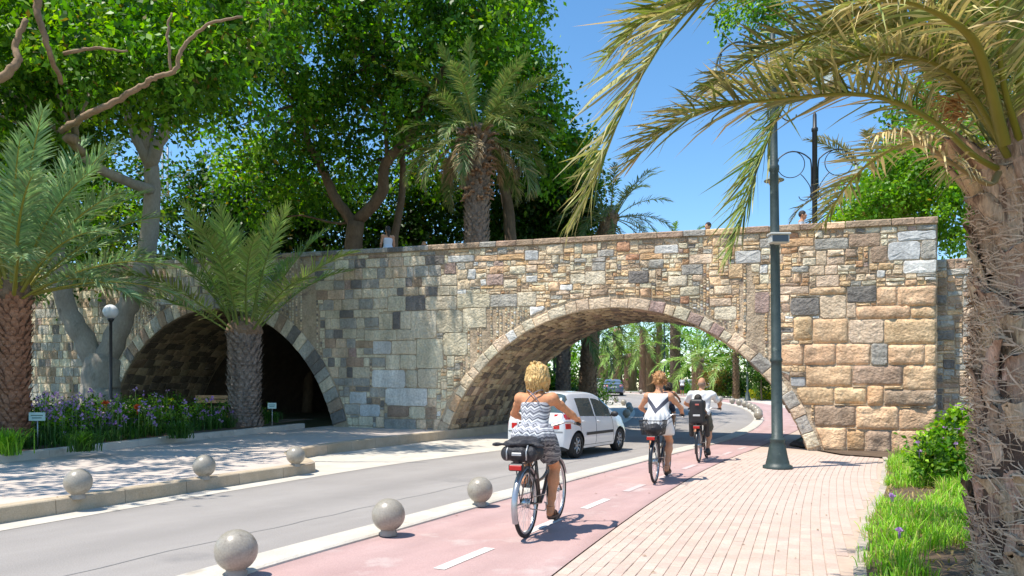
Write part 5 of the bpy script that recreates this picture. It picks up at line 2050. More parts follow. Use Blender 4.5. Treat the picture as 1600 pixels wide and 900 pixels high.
for k in range(170):
    s = rg.uniform(10.5, arc_len_at_y(FL, 23.0))
    q = -.9 - rg.uniform(0, 1) * 5.0
    x, y = at_f(s, q)
    if y < 24.4:
        bl.append((x, y, bedz(x, y) + .42, .42, .42, .42))
V, F, c = leaves_geo(bl, 36000, .085, GREENS + GREEND, rg, 14, .16, hollow=.1)
stuff('bedding_leaves', 'leafy bedding plants in the flower bed between palm and forked tree', V, F, c, M_LEAF)
# bright clumps one can tell apart
for k, (x, y, hh, lb, cols) in enumerate([(28, 712, .52, 'bright yellow-green grassy clump at the left edge of the bed', ((.25, .50, .03), (.32, .56, .05), (.16, .36, .03))),
                                         (150, 706, .42, 'dark grassy clump left of the middle of the bed', ((.05, .13, .02), (.07, .17, .025))),
                                         (300, 688, .42, 'grassy clump left of the small palm trunk', ((.05, .13, .02), (.07, .17, .025))),
                                         (425, 672, .42, 'grassy clump right of the small palm trunk', ((.05, .13, .02), (.07, .17, .025)))]):
    Y = FOC * (CAM_H - .32) / (y - HOR)
    X = px(x, y, Y).x - .35
    n_ = 260
    r_ = np.abs(rg.normal(0, .13, n_))
    a_ = rg.uniform(0, 2 * PI, n_)
    pos = np.stack([np.cos(a_) * r_, np.sin(a_) * r_, np.zeros(n_)], 1)
    V, F, c = blades(pos, rg.uniform(.55, 1.1, n_) * hh, np.full(n_, .02), rg, .8, cols)
    o = link('grassy_clump', np_mesh('grassy_clump', V, F, M_GRASSB, c))
    o.location = (X, Y + .2, bedz(X, Y))
    tag(o, lb, 'plant')
rr_ = random.Random(9)
FLW = [(.42, .22, .52), (.50, .30, .60), (.36, .20, .50), (.55, .36, .62)]
fl = empty('flowering_plants', at_f(14, -2.5) + (bedz(-10, 14),))
tag(fl, 'lilac and pink flowers dotted over the flower bed', None, None, 'stuff')
base = Vector(fl.location)
groups = {}
for k in range(620):
    if k < 90:
        xp, yp = rr_.gauss(80, 45), rr_.gauss(640, 20)
    else:
        xp, yp = rr_.uniform(20, 470), rr_.gauss(640, 17) + 10
    Y = rr_.uniform(15.5, 22)
    p = px(xp, yp, Y)
    if p.z < bedz(p.x, Y) + .12 or p.x > np.interp(Y, FL[:, 1], FL[:, 0]) - .3 or p.z > bedz(p.x, Y) + 1.15:
        continue
    key = rr_.randrange(4)
    bb = groups.setdefault(key, MB())
    for q in range(6):
        d = Vector((rr_.gauss(0, 1), rr_.gauss(0, 1), rr_.gauss(0, 1))).normalized()
        sde = d.cross(Vector((rr_.gauss(0, 1), rr_.gauss(0, 1), rr_.gauss(0, 1)))).normalized()
        r = .055
        qv = p - base + d * r * .3
        bb.add([qv, qv + d * r * .6 + sde * r * .45, qv + d * r * 1.2, qv + d * r * .6 - sde * r * .45], [(0, 1, 2, 3)])
    bb.tube([p - base, (p.x - base.x, p.y - base.y, bedz(p.x, Y) - base.z)], [.005, .006], 4, 1)
for key, bb in groups.items():
    o = bb.build('flower', [mat('bed_petal_%d' % key, FLW[key], None, 1, .6, transl=.3), M_STEMG], fl)
for k, (xp, yp, lb) in enumerate([(217, 637, 'red orange flower in the bed below the globe lamp'), (165, 631, 'orange red flower left of the other one below the globe lamp'), (28, 653, 'bright pink flowers beside the small bed sign at the left')]):
    Y = 17.5
    p = px(xp, yp, Y)
    t = empty('flowering_plant', (p.x, p.y, bedz(p.x, p.y)))
    tag(t, lb, 'flower')
    b = MB()
    b.tube([(0, 0, 0), (0, 0, p.z - bedz(p.x, p.y))], [.008, .006], 5)
    b.build('stem', M_STEMG, t)
    for q in range(4):
        flower(t, Vector((rr_.uniform(-.05, .05), rr_.uniform(-.05, .05), p.z - bedz(p.x, p.y) + rr_.uniform(-.03, .03))), .05, rr_, (.62, .10, .02) if k < 2 else (.70, .18, .45))

# grass island with shrubs beyond the arch, outside the curve
OUT = offset(BS, 3.0)
bl_pos = []
rg = np.random.default_rng(71)
isl = ribbon('lawn', offset(BS, 3.1)[84:], offset(BS, 16)[84:], .05, .1, M_FARG, 3)
tag(isl, 'bright lawn outside the curve beyond the arch')
n_ = 9000
dO = np.arange(len(OUT))
ii = rg.uniform(86, len(OUT) - 30, n_)
qq = rg.uniform(.2, 5, n_)
NO = normals2(OUT)
X = np.interp(ii, dO, OUT[:, 0]) + np.interp(ii, dO, NO[:, 0]) * qq
Y = np.interp(ii, dO, OUT[:, 1]) + np.interp(ii, dO, NO[:, 1]) * qq
Z = np.array([gz(x, y) for x, y in zip(X, Y)]) + .08
V, F, c = blades(np.stack([X, Y, Z], 1), rg.uniform(.2, .6, n_), np.full(n_, .06), rg, .6, ((.18, .40, .03), (.24, .46, .05), (.12, .30, .03)))
stuff('lawn_grass', 'tufted bright grass along the promenade beyond the arch', V, F, c, M_GRASSB)
yb = [(px(x, y, 55).x, 55 + random.uniform(-.5, .5), gz(0, 55) + .45, .6, .6, .45) for x, y in ((1180, 618), (1192, 616), (1204, 617), (1216, 618), (1186, 612), (1210, 612))]
t = empty('yellow_shrub', (yb[0][0], 55, gz(0, 55)))
tag(t, 'low yellow-flowering shrub beyond the right foot of the arch', 'shrub')
V, F, c = leaves_geo(np.array(yb) - np.array([yb[0][0], 55, gz(0, 55), 0, 0, 0]), 2600, .16, [(.62, .52, .02), (.55, .50, .03), (.30, .40, .03)], rg, 14, .25, hollow=.2)
link('foliage', np_mesh('foliage', V, F, M_LEAF, c), t)
b = MB()
limb(b, (0, 0, 0), (.1, 0, .4), .04, .02)
b.build('stem', M_BARK, t)
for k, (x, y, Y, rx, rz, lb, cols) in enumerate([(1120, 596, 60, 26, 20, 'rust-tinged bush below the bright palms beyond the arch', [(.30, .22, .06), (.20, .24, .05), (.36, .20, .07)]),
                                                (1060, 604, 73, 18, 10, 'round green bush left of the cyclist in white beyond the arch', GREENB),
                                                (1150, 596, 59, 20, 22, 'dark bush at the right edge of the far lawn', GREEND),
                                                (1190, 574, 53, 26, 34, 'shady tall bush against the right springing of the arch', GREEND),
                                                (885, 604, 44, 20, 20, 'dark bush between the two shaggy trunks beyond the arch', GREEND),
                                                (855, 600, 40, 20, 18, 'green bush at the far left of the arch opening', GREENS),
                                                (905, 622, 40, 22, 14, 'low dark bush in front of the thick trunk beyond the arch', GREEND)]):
    p = px(x, y, Y)
    s_ = Y / FOC
    t = empty('bush', (p.x, Y, gz(0, Y)))
    tag(t, lb, 'bush')
    zc = p.z - gz(0, Y)
    V, F, c = leaves_geo(np.array([(0, 0, zc, rx * s_, rx * s_ * .8, rz * s_), (rx * s_ * .5, .2, zc * .6, rx * s_ * .6, rx * s_ * .6, rz * s_ * .6)]), 2600, .2, cols, np.random.default_rng(300 + k), 16, .4, hollow=.2)
    link('foliage', np_mesh('foliage', V, F, M_LEAF, c), t)
    b = MB()
    limb(b, (0, 0, 0), (0, 0, zc), .06, .03)
    b.build('stem', M_BARK, t)
# ------------------------------------------------------------------ stone ball bollards
M_BALL = mat('polished_terrazzo', (.31, .275, .22), (.37, .33, .27), 5.0, 0.33, 0.05, 60, fine=0.22, fscale=60, spec=.5, spots=(.22, .19, .15), sscale=7, sthr=.57)
M_CEM = mat('cement_collar', (.30, .27, .23), (.38, .34, .29), 8, .9, .3, 60)


def ball_mesh(r=.165):
    b = MB()
    prof = []
    n = 18
    for i in range(n + 1):
        a = -PI / 2 + PI * i / n
        if a < -1.15:
            continue
        prof.append((max(.001, r * math.cos(a)), r * math.sin(a) + r + .02))
    b.lathe(prof, 32)
    me = b.mesh('ball', M_BALL)
    f = MB()
    f.lathe([(.085, -.02), (.085, .012), (.075, .03), (.08, .045), (.001, .05)], 24)
    return me, f.mesh('foot', M_CEM)


BALL, FOOT = ball_mesh()


def bollard(x, y, z, label, group, sc=1.0):
    t = empty('ball_bollard', (x, y, z), random.uniform(0, 6))
    t.scale = (sc, sc, sc)
    tag(t, label, 'bollard', group)
    link('ball', BALL, t)
    link('foot', FOOT, t)
    t.scale = [v * random.uniform(.97, 1.03) for v in t.scale]
    return t


def ground_px(x, y, z=0.0):
    Y = (CAM_H - z) * FOC / (y - HOR)
    return (x - 800) * Y / FOC, Y


GB = 'stone ball bollards along the road'
for (x, y), lb in zip(((369, 896), (607, 833), (750, 788)), ('nearest and largest stone ball on the kerb strip at the bottom of the picture', 'middle stone ball of the three on the near kerb strip',
                                                            'stone ball on the near kerb strip just left of the blonde cyclist')):
    X, Y = ground_px(x, y, .06)
    bollard(X, Y, .058, lb, GB)
for (x, y), lb in zip(((122, 776), (319, 747), (462, 727)), ('leftmost stone ball on the left pavement', 'middle stone ball of the three on the left pavement', 'stone ball on the tip of the left pavement below the arch pier')):
    X, Y = ground_px(x, y, .18)
    bollard(X, Y, pz(X, Y), lb, GB)
# beyond the arch: one row along each side of the lane and the far curve
ARC = np.concatenate([[0], np.cumsum(np.linalg.norm(np.diff(RS, axis=0), axis=1))])
s_a, s_b = ARC[int(np.argmin(abs(RS[:, 1] - 31)))], ARC[int(np.argmin(np.abs(RS[:, 1] - 82)))]
k = 0
s = s_a
while s < s_b and k < 20:
    p = arc_at(RS, s)
    bollard(p[0], p[1], gz(*p) + .058, '%s stone ball along the right kerb beyond the arch counted from the lamp post' % ordinal(k), GB, 1.15)
    s += 2.3 if k < 7 else 3.6
    k += 1
LARC = np.concatenate([[0], np.cumsum(np.linalg.norm(np.diff(LS, axis=0), axis=1))])
s = LARC[int(np.argmin(np.abs(LS[:, 1] - 33)))]
k = 0
LO = offset(LS, -.25)
while k < 9:
    p = arc_at(LO, s)
    bollard(p[0], p[1], gz(*p) + .01, '%s stone ball along the left kerb beyond the arch counted from the white hatchback' % ordinal(k), GB, 1.1)
    s += 4.2
    k += 1

# ------------------------------------------------------------------ lamp posts
M_IRON = mat('green_iron', (.026, .042, .040), (.048, .068, .063), 6, .5, .15, 40, metal=.0, spec=.5, spots=(.12, .15, .13), sscale=7, sthr=.64)
M_IRONB = mat('black_iron', (.02, .022, .026), (.03, .032, .036), 6, .45)
M_CAP = mat('lamp_hood', (.17, .22, .21), (.24, .28, .27), 4, .5)
M_GLASSL = mat('lamp_glass', (.78, .60, .36), (.86, .70, .46), 4, .25, transl=.3)
M_STEEL = mat('galvanised_grey', (.34, .35, .36), (.44, .45, .46), 4, .45, metal=.6)


def scroll(c, r0, r1, a0, a1, n=26):
    return [(c[0] + (r0 + (r1 - r0) * i / n) * math.cos(a0 + (a1 - a0) * i / n), 0, c[1] + (r0 + (r1 - r0) * i / n) * math.sin(a0 + (a1 - a0) * i / n)) for i in range(n + 1)]


def lamp_head(parent, x, z, sc=1.0, mi=M_IRON):
    b = MB()
    b.lathe([(.02 * sc, .30 * sc), (.045 * sc, .28 * sc), (.045 * sc, .20 * sc), (.11 * sc, .17 * sc), (.17 * sc, .04 * sc), (.29 * sc, -.03 * sc), (.295 * sc, -.05 * sc), (.18 * sc, -.035 * sc)], 24, c=(x, 0, z))
    h = b.build('lamp_head', M_CAP, parent)
    g = MB()
    g.lathe([(.175 * sc, -.04 * sc), (.15 * sc, -.14 * sc), (.09 * sc, -.22 * sc), (.001, -.24 * sc)], 20, c=(x, 0, z))
    g.build('globe', M_GLASSL, h)


def scroll_post(name, loc, rz, H, label, mi, drop=.75, group=None, base=True, arm=1.0):
    t = empty(name, loc, rz)
    tag(t, label, 'street lamp', group)
    b = MB()
    if base:
        b.lathe([(.27, 0), (.27, .05), (.22, .07), (.21, .12), (.19, .20), (.15, .42), (.125, .50), (.14, .53), (.14, .56), (.105, .58), (.098, 1.9), (.095, 2.0), (.112, 2.02), (.112, 2.06), (.092, 2.09),
                 (.085, 4.2), (.095, 4.22), (.105, 4.26), (.085, 4.30), (.078, 5.6), (.095, 5.63), (.095, 5.70), (.072, 5.74), (.066, H - .9), (.08, H - .87), (.08, H - .82), (.055, H - .78), (.05, H), (.02, H + .06), (.001, H + .07)], 20)
    else:
        b.lathe([(.075, 0), (.075, H - .5), (.095, H - .48), (.095, H - .4), (.06, H - .36), (.055, H), (.001, H + .12)], 14)
    b.build('post', mi, t)
    for sg in (-1, 1):
        a = MB()
        z0 = H - drop
        cx = sg * .52 * arm
        # big loop over the arm
        P = [(sg * (.10), 0, z0 - 1.0), (sg * .10, 0, z0 + .02), (sg * .16 * arm, 0, z0 + .26), (sg * .38 * arm, 0, z0 + .42), (sg * .62 * arm, 0, z0 + .42), (sg * .84 * arm, 0, z0 + .22), (sg * .93 * arm, 0, z0 - .10)]
        a.tube(spline(P, 8), .020, 7)
        L_ = scroll((sg * .55 * arm, z0 + .05), .33 * arm, .30 * arm, rad(95) if sg > 0 else rad(85), rad(95 + 290) if sg > 0 else rad(85 - 290))
        a.tube(L_, .013, 6)
        P2 = [(sg * .10, 0, z0 - .9), (sg * .14, 0, z0 - .62), (sg * .30, 0, z0 - .36), (sg * .40, 0, z0 - .25)]
        P3 = scroll((sg * .36, z0 - .86), .26, .10, rad(170) if sg > 0 else rad(10), rad(330) if sg > 0 else rad(-150))
        a.tube(spline(P2, 6), .013, 6)
        a.tube(P3, .013, 6)
        a.tube([(sg * .05, 0, z0 - .98), (sg * .11, 0, z0 - .98)], .014, 6)
        a.tube([(sg * .05, 0, z0 - .1), (sg * .11, 0, z0 - .1)], .014, 6)
        a.build('scroll_arm', mi, t)
        lamp_head(t, sg * .93 * arm, z0 - .36, 1.0, mi)
    return t


lx, ly = ground_px(1215, 734)
lp = scroll_post('street_lamp', (lx, ly, .03), rad(4), 8.25, 'tall dark green lamp post with scrolled arms on the brick pavement', M_IRON, arm=1.2, drop=.65)
lp.rotation_euler = (0, rad(-.7), rad(4))
# floodlight clamped to the post
fl_ = empty('floodlight', (lx - .04, ly - .16, px(1210, 376, ly).z))
tag(fl_, 'small pale floodlight box clamped to the green lamp post', 'floodlight')
b = MB()
b.box(-.17, .17, -.10, .08, -.085, .06, 0, .012)
b.box(-.19, .19, -.13, .10, .06, .10, 0, .01)
b.build('housing', mat('floodlight_grey', (.48, .47, .43), (.56, .55, .50), 5, .6), fl_)
b = MB()
b.box(-.145, .145, -.108, -.095, -.07, .05, 0, .004)
b.build('glass', mat('floodlight_glass', (.08, .085, .09), None, 5, .12), fl_)
b = MB()
b.box(-.05, .05, .06, .2, -.10, -.06, 0, .006)
b.tube([(0, .18, -.14), (0, .18, .06)], .10, 12)
b.build('bracket', M_STEEL, fl_)

Yb = 22.0
p = px(1273, 345, Yb)
scroll_post('street_lamp', (p.x, Yb, 4.6), rad(-10), px(1273, 185, Yb).z - 4.6 + .1, 'black lamp post with two scrolled arms standing on the bridge', M_IRONB, base=False, arm=1.25, drop=1.5)
# globe lamp in the flower bed
p = px(173, 487, 20.5)
t = empty('globe_lamp', (p.x, 20.5, bedz(p.x, 20.5)))
tag(t, 'thin post with a white globe in front of the forked tree', 'street lamp')
hz_ = p.z - bedz(p.x, 20.5)
b = MB()
b.lathe([(.09, 0), (.09, .1), (.045, .14), (.04, hz_ - .3), (.07, hz_ - .26), (.10, hz_ - .2), (.001, hz_ - .17)], 14)
b.build('post', M_IRONB, t)
b = MB()
b.lathe([(.001, hz_ - .2)] + [(.2 * math.cos(-PI / 2 + PI * i / 14), hz_ + .2 * math.sin(-PI / 2 + PI * i / 14)) for i in range(1, 14)] + [(.001, hz_ + .2)], 24)
b.build('globe', mat('opal_glass', (.80, .82, .86), None, 3, .25), t)
# lamp posts beyond the arch
for k, (x, yt, Y, lb) in enumerate([(1168, 560, 53, 'green lamp foot and post at the right edge of the far kerb'), (958, 535, 85, 'thin lamp post with a white lamp behind the blue car'), (1038, 498, 72, 'tall thin green lamp post beyond the arch'),
                                    (866, 560, 40, 'globe lamp at the far left of the arch opening')]):
    g_ = gz(0, Y)
    p = px(x, yt, Y)
    t = empty('street_lamp', (p.x, Y, g_))
    tag(t, lb, 'street lamp', 'lamp posts beyond the arch')
    H = p.z - g_ + (3.2 if k == 0 else 0)
    b = MB()
    b.lathe([(.26, 0), (.26, .08), (.2, .14), (.13, .6), (.07, .7), (.06, H), (.001, H + .05)], 14)
    b.build('post', M_IRON, t)
    b = MB()
    if k == 3:
        b.lathe([(.001, H)] + [(.25 * math.cos(-PI / 2 + PI * i / 10), H + .25 + .25 * math.sin(-PI / 2 + PI * i / 10)) for i in range(1, 10)] + [(.001, H + .5)], 16)
        b.build('globe', MATS['opal_glass'], t)
    else:
        hz2 = H if k != 2 else H * .42
        b.lathe([(.001, hz2 + .3), (.2, hz2 + .2), (.42, hz2), (.3, hz2 - .08), (.2, hz2 - .3), (.001, hz2 - .32)], 14, c=(0, -.1, 0))
        b.build('lamp_head', MATS['opal_glass'], t)
# small name plates in the bed
for k, (x, y, Y, wpx, lb) in enumerate([(58, 651, 15.0, 24, 'small pale sign on a stake at the left of the bed'), (425, 634, 21.5, 13, 'small pale sign on a stake right of the small palm')]):
    p = px(x, y, Y)
    z0 = bedz(p.x, Y)
    t = empty('bed_sign', (p.x, Y, z0), rad(6))
    tag(t, lb, 'sign')
    hw = wpx * Y / FOC / 2
    b = MB()
    b.box(-hw, hw, -.012, .012, p.z - z0 - .085, p.z - z0 + .085, 0, .004)
    b.build('plate', mat('sign_plate', (.40, .55, .50), (.48, .62, .56), 4, .5), t)
    b = MB()
    b.box(-hw * .75, hw * .75, -.0145, -.013, p.z - z0 + .015, p.z - z0 + .035)
    b.box(-hw * .6, hw * .6, -.0145, -.013, p.z - z0 - .035, p.z - z0 - .015)
    b.build('text_line', mat('sign_print', (.08, .16, .13), None, 4, .6), t)
    b = MB()
    b.tube([(0, .02, 0), (0, .02, p.z - z0)], .012, 8)
    b.build('stake', M_STEEL, t)
# bench-like timber seat in the shade of the left arch
p = px(322, 612, 27)
t = empty('bench', (p.x, 27.0, .45), rad(-20))
tag(t, 'wooden bench catching light inside the left arch', 'bench')
b = MB()
for k in range(3):
    MB().box(-.75, .75, -.25 + k * .16, -.11 + k * .16, .42, .46, 0, .008).build('seat_slat', mat('bench_wood', (.42, .20, .08), (.52, .28, .12), 5, .6), t)
for k in range(2):
    MB().box(-.75, .75, .26, .30, .58 + k * .16, .71 + k * .16, 0, .008).build('back_slat', MATS['bench_wood'], t)
for sx in (-.6, .6):
    b = MB()
    b.box(sx - .04, sx + .04, -.24, .24, 0, .415, 0, .01)
    b.box(sx - .03, sx + .03, .305, .345, 0, .88, 0, .008)
    b.build('leg', M_CEM, t)
# thin masts far behind the trees
for k, (x, yt) in enumerate([(254, 245), (262, 250)]):
    p = px(x, yt, 70)
    b = MB()
    b.lathe([(.14, 0), (.12, p.z * .6), (.09, p.z), (.001, p.z + .1)], 10)
    for q in range(4):
        b.tube([(-.45, 0, p.z - .4 - q * .9), (.45, 0, p.z - .4 - q * .9)], .03, 5)
    o = b.build('mast', M_STEEL)
    o.location = (p.x, 70, gz(0, 70))
    tag(o, ('left' if k == 0 else 'right') + ' one of two thin grey masts showing through the gap between the trees', 'mast', 'masts behind the trees')
# ------------------------------------------------------------------ bodies grown from smoothly blended limbs
class Field:
    def __init__(self, lo, hi, h):
        self.lo, self.h = np.array(lo, float), h
        self.n = np.ceil((np.array(hi) - self.lo) / h).astype(int) + 1
        self.f = np.full(self.n, 1.0, np.float32)

    def _win(self, lo, hi):
        a = np.clip(np.floor((np.array(lo) - self.lo) / self.h).astype(int), 0, self.n - 1)
        b = np.clip(np.ceil((np.array(hi) - self.lo) / self.h).astype(int) + 1, 1, self.n)
        g = np.meshgrid(*[self.lo[k] + self.h * np.arange(a[k], b[k]) for k in range(3)], indexing='ij')
        return tuple(slice(a[k], b[k]) for k in range(3)), np.stack(g, -1)

    def _join(self, sl, d, k, sub=False):
        f = self.f[sl]
        if sub:
            d = -d
            h = np.clip(k - np.abs(f - d), 0, None) / k
            self.f[sl] = np.maximum(f, d) + h * h * k * .25
        else:
            h = np.clip(k - np.abs(f - d), 0, None) / k
            self.f[sl] = np.minimum(f, d) - h * h * k * .25

    def cone(self, a, b, ra, rb, k=.03, sub=False):
        a, b = np.array(a, float), np.array(b, float)
        m = max(ra, rb) + k + 2 * self.h
        sl, P = self._win(np.minimum(a, b) - m, np.maximum(a, b) + m)
        if P.size == 0:
            return self
        ab = b - a
        t = np.clip(((P - a) @ ab) / max(1e-9, ab @ ab), 0, 1)
        d = np.linalg.norm(P - a - t[..., None] * ab, axis=-1) - (ra + (rb - ra) * t)
        self._join(sl, d, k, sub)
        return self

    def chain(self, pts, rs, k=.03):
        for i in range(len(pts) - 1):
            self.cone(pts[i], pts[i + 1], rs[i], rs[i + 1], k)
        return self

    def ell(self, c, r, k=.03, R=None, sub=False):
        c, r = np.array(c, float), np.array(r, float)
        m = r.max() + k + 2 * self.h
        sl, P = self._win(c - m, c + m)
        if P.size == 0:
            return self
        q = P - c
        if R is not None:
            q = q @ np.array(R)
        k0 = np.linalg.norm(q / r, axis=-1)
        k1 = np.linalg.norm(q / (r * r), axis=-1) + 1e-9
        self._join(sl, k0 * (k0 - 1) / k1, k, sub)
        return self

    def grid(self):
        g = np.meshgrid(*[self.lo[k] + self.h * np.arange(self.n[k]) for k in range(3)], indexing='ij')
        return np.stack(g, -1)

    def mesh(self):
        """surface nets"""
        f = self.f
        s = f < 0
        c = np.zeros(np.array(f.shape) - 1, int)
        for i in (0, 1):
            for j in (0, 1):
                for k in (0, 1):
                    c += s[i:i + c.shape[0], j:j + c.shape[1], k:k + c.shape[2]]
        act = (c > 0) & (c < 8)
        ids = np.full(act.shape, -1)
        I = np.argwhere(act)
        ids[act] = np.arange(len(I))
        acc = np.zeros((len(I), 3))
        cnt = np.zeros(len(I))
        cor = [(i, j, k) for i in (0, 1) for j in (0, 1) for k in (0, 1)]
        for a in cor:
            for b_ in cor:
                if sum(abs(x - y) for x, y in zip(a, b_)) != 1 or a > b_:
                    continue
                fa = f[I[:, 0] + a[0], I[:, 1] + a[1], I[:, 2] + a[2]]
                fb = f[I[:, 0] + b_[0], I[:, 1] + b_[1], I[:, 2] + b_[2]]
                x = (fa < 0) != (fb < 0)
                t = np.where(x, fa / np.where(x, fa - fb, 1), 0)
                p = np.array(a) + t[:, None] * (np.array(b_) - np.array(a))
                acc += p * x[:, None]
                cnt += x
        V = self.lo + self.h * (I + acc / cnt[:, None])
        F = []
        for ax in range(3):
            u, v = (ax + 1) % 3, (ax + 2) % 3
            sh = [slice(None)] * 3
            sl0, sl1 = list(sh), list(sh)
            sl0[ax], sl1[ax] = slice(0, -1), slice(1, None)
            e = s[tuple(sl0)] != s[tuple(sl1)]
            sgn = s[tuple(sl0)]
            Q = np.argwhere(e)
            ok = (Q[:, u] > 0) & (Q[:, v] > 0) & (Q[:, u] < f.shape[u] - 1) & (Q[:, v] < f.shape[v] - 1)
            Q = Q[ok]
            du, dv = np.zeros(3, int), np.zeros(3, int)
            du[u], dv[v] = 1, 1
            q = [ids[tuple((Q - a).T)] for a in (du + dv, dv, 0 * du, du)]
            q = np.stack(q, 1)
            fl = ~sgn[tuple(Q.T)]
            q[fl] = q[fl][:, ::-1]
            F.append(q)
        return V, np.concatenate(F).astype(np.int32)

    def build(self, name, m, parent=None, col=None):
        V, F = self.mesh()
        return link(name, np_mesh(name, V, F, m, col, smooth=True), parent)


def lerp(a, b, t):
    return tuple(np.array(a) * (1 - t) + np.array(b) * t)


def skin(name, c1, c2):
    return mat(name, c1, c2, 7, .62, .15, 120, fine=.13, fscale=40, spec=.3)


SK1 = skin('tanned_skin', (.56, .245, .115), (.62, .29, .15))
SK2 = skin('light_tan_skin', (.52, .25, .14), (.58, .30, .175))
SK3 = skin('brown_skin', (.38, .17, .09), (.44, .21, .115))
H_BLOND = mat('blond_hair', (.62, .36, .10), (.82, .58, .26), 26, .45, .9, 60, fine=.3, fscale=70, stretch=(1, 1, .25))
H_AUB = mat('auburn_hair', (.34, .15, .05), (.56, .30, .12), 24, .5, .9, 60, fine=.35, fscale=60, stretch=(1, 1, .4))
H_DARK = mat('dark_hair', (.018, .012, .010), (.045, .03, .022), 24, .5, .8, 60, fine=.3, fscale=60)
H_GREY = mat('grey_stubble', (.20, .13, .09), (.27, .18, .13), 30, .7)
M_EYE = mat('eye_white', (.8, .78, .74), None, 3, .2)
M_IRIS = mat('iris', (.05, .035, .02), None, 3, .2)
M_LIP = mat('lips', (.48, .14, .10), None, 3, .5)


def body_prims(F, J, g=1.0, male=False):
    """limbs, trunk, neck, head and hands from the joints J"""
    w = 1.0
    V = lambda k: np.array(J[k], float)
    pel, wst, chs, nk, hd = V('pelvis'), V('waist'), V('chest'), V('neck'), V('head')
    sl, sr = V('shoulder_l'), V('shoulder_r')
    F.ell(pel, (.115 * g, .165 * g, .12 * g), .04)
    for s in (1, -1):
        F.ell(pel + np.array([-.065, .075 * s, -.02]), (.095, .09, .10), .05)
    F.ell(wst, (.095, .13 if not male else .15, .13), .06)
    F.ell(chs, (.105 if not male else .12, .150 if not male else .175, .15), .06)
    F.cone(sl, sr, .058, .058, .06)
    mid = (sl + sr) / 2
    F.cone(mid + np.array([0, 0, -.02]), nk, .075, .052, .05)
    F.cone(nk, hd + np.array([-.012, 0, -.06]), .050, .052, .03)
    hx = np.array(J.get('face', (1, 0, 0)), float)
    hx /= np.linalg.norm(hx)
    hy = np.cross((0, 0, 1), hx)
    hy /= np.linalg.norm(hy)
    hz = np.cross(hx, hy)
    R = np.stack([hx, hy, hz], 1)
    T = lambda x, y, z: hd + R @ np.array([x, y, z])
    F.ell(T(-.008, 0, .02), (.094, .075, .105), .02, R)
    F.ell(T(.022, 0, -.055), (.066, .058, .070), .03, R)
    F.ell(T(.06, 0, -.105), (.026, .03, .022), .02, R)          # chin
    F.cone(T(.088, 0, .012), T(.108, 0, -.03), .011, .016, .012)     # nose
    for s in (1, -1):
        F.ell(T(.087, .032 * s, .008), (.013, .020, .012), .012, R, sub=True)
        F.ell(T(-.004, .078 * s, -.012), (.018, .012, .032), .008, R)
    F.ell(T(.088, 0, -.066), (.012, .026, .010), .012, R)
    J['_T'], J['_R'] = T, R
    for s, sd in (('l', 1), ('r', -1)):
        sh, el, wr = V('shoulder_' + s), V('elbow_' + s), V('wrist_' + s)
        m = 1.18 if male else 1.0
        F.ell(sh, (.055 * m, .055 * m, .055 * m), .04)
        F.chain([sh, lerp(sh, el, .4), el], [.046 * m, .043 * m, .036 * m], .03)
        F.chain([el, lerp(el, wr, .3), wr], [.037 * m, .037 * m, .024 * m], .02)
        hip, kn, an = V('hip_' + s), V('knee_' + s), V('ankle_' + s)
        F.chain([hip, lerp(hip, kn, .45), kn], [.092, .078 * (1.05 if male else 1), .055], .05)
        F.chain([kn, lerp(kn, an, .33), lerp(kn, an, .75), an], [.053, .056, .038, .034], .03)
        calf = lerp(kn, an, .3)
        back = np.array(J.get('calf_back', (-.02, 0, 0)))
        F.ell(np.array(calf) + back, (.045, .045, .085), .04)
        toe = V('toe_' + s)
        d = toe - an
        heel = an + np.array([-.035, 0, -.055])
        F.cone(an, heel, .034, .030, .02)
        F.cone(heel, toe, .028, .022, .03)
        F.cone(an, lerp(heel, toe, .7), .032, .026, .03)
        nrm_ = d / np.linalg.norm(d)
        lat = np.cross((0, 0, 1), nrm_)
        for q in range(5):
            o = lat * (.028 - .0145 * q) * sd * -1
            F.cone(toe + o - nrm_ * .02, toe + o + nrm_ * (.022 - .003 * q), .0105 - .0008 * q, .009 - .0008 * q, .008)
        # hand: palm, five fingers curled round what they hold
        hnd = V('hand_' + s)
        ax = np.array(J.get('grip_' + s, (0, 1, 0)), float)      # axis of the thing held
        ax /= np.linalg.norm(ax)
        fw = hnd - wr
        fw -= ax * (fw @ ax) * .5
        fw /= np.linalg.norm(fw)
        dn = np.cross(fw, ax)
        dn /= np.linalg.norm(dn)
        if dn[2] > 0:
            dn = -dn
        c = hnd - dn * .026
        F.cone(wr, c - fw * .03, .025, .026, .02)
        for q in range(4):
            o = ax * (.030 - .020 * q)
            l = (.9, 1.05, 1.0, .8)[q]
            F.cone(c - fw * .03 + o * .8, c + fw * .012 * l + o, .0135, .0105, .012)
            p1 = c + fw * .030 * l + o + dn * .010
            p2 = p1 + dn * .026 * l + fw * .002
            p3 = p2 + dn * .012 * l - fw * .022 * l
            F.chain([c + fw * .012 * l + o, p1, p2, p3], [.0105, .0098, .009, .008], .006)
        inn = ax * (-.04 if (ax[1] > 0) == (s == 'l') else .04)
        F.chain([c - fw * .035 + inn * .6, c - fw * .005 + inn * 1.2 + dn * .014, c + fw * .018 + inn * 1.0 + dn * .034], [.014, .0115, .009], .01)
    return F


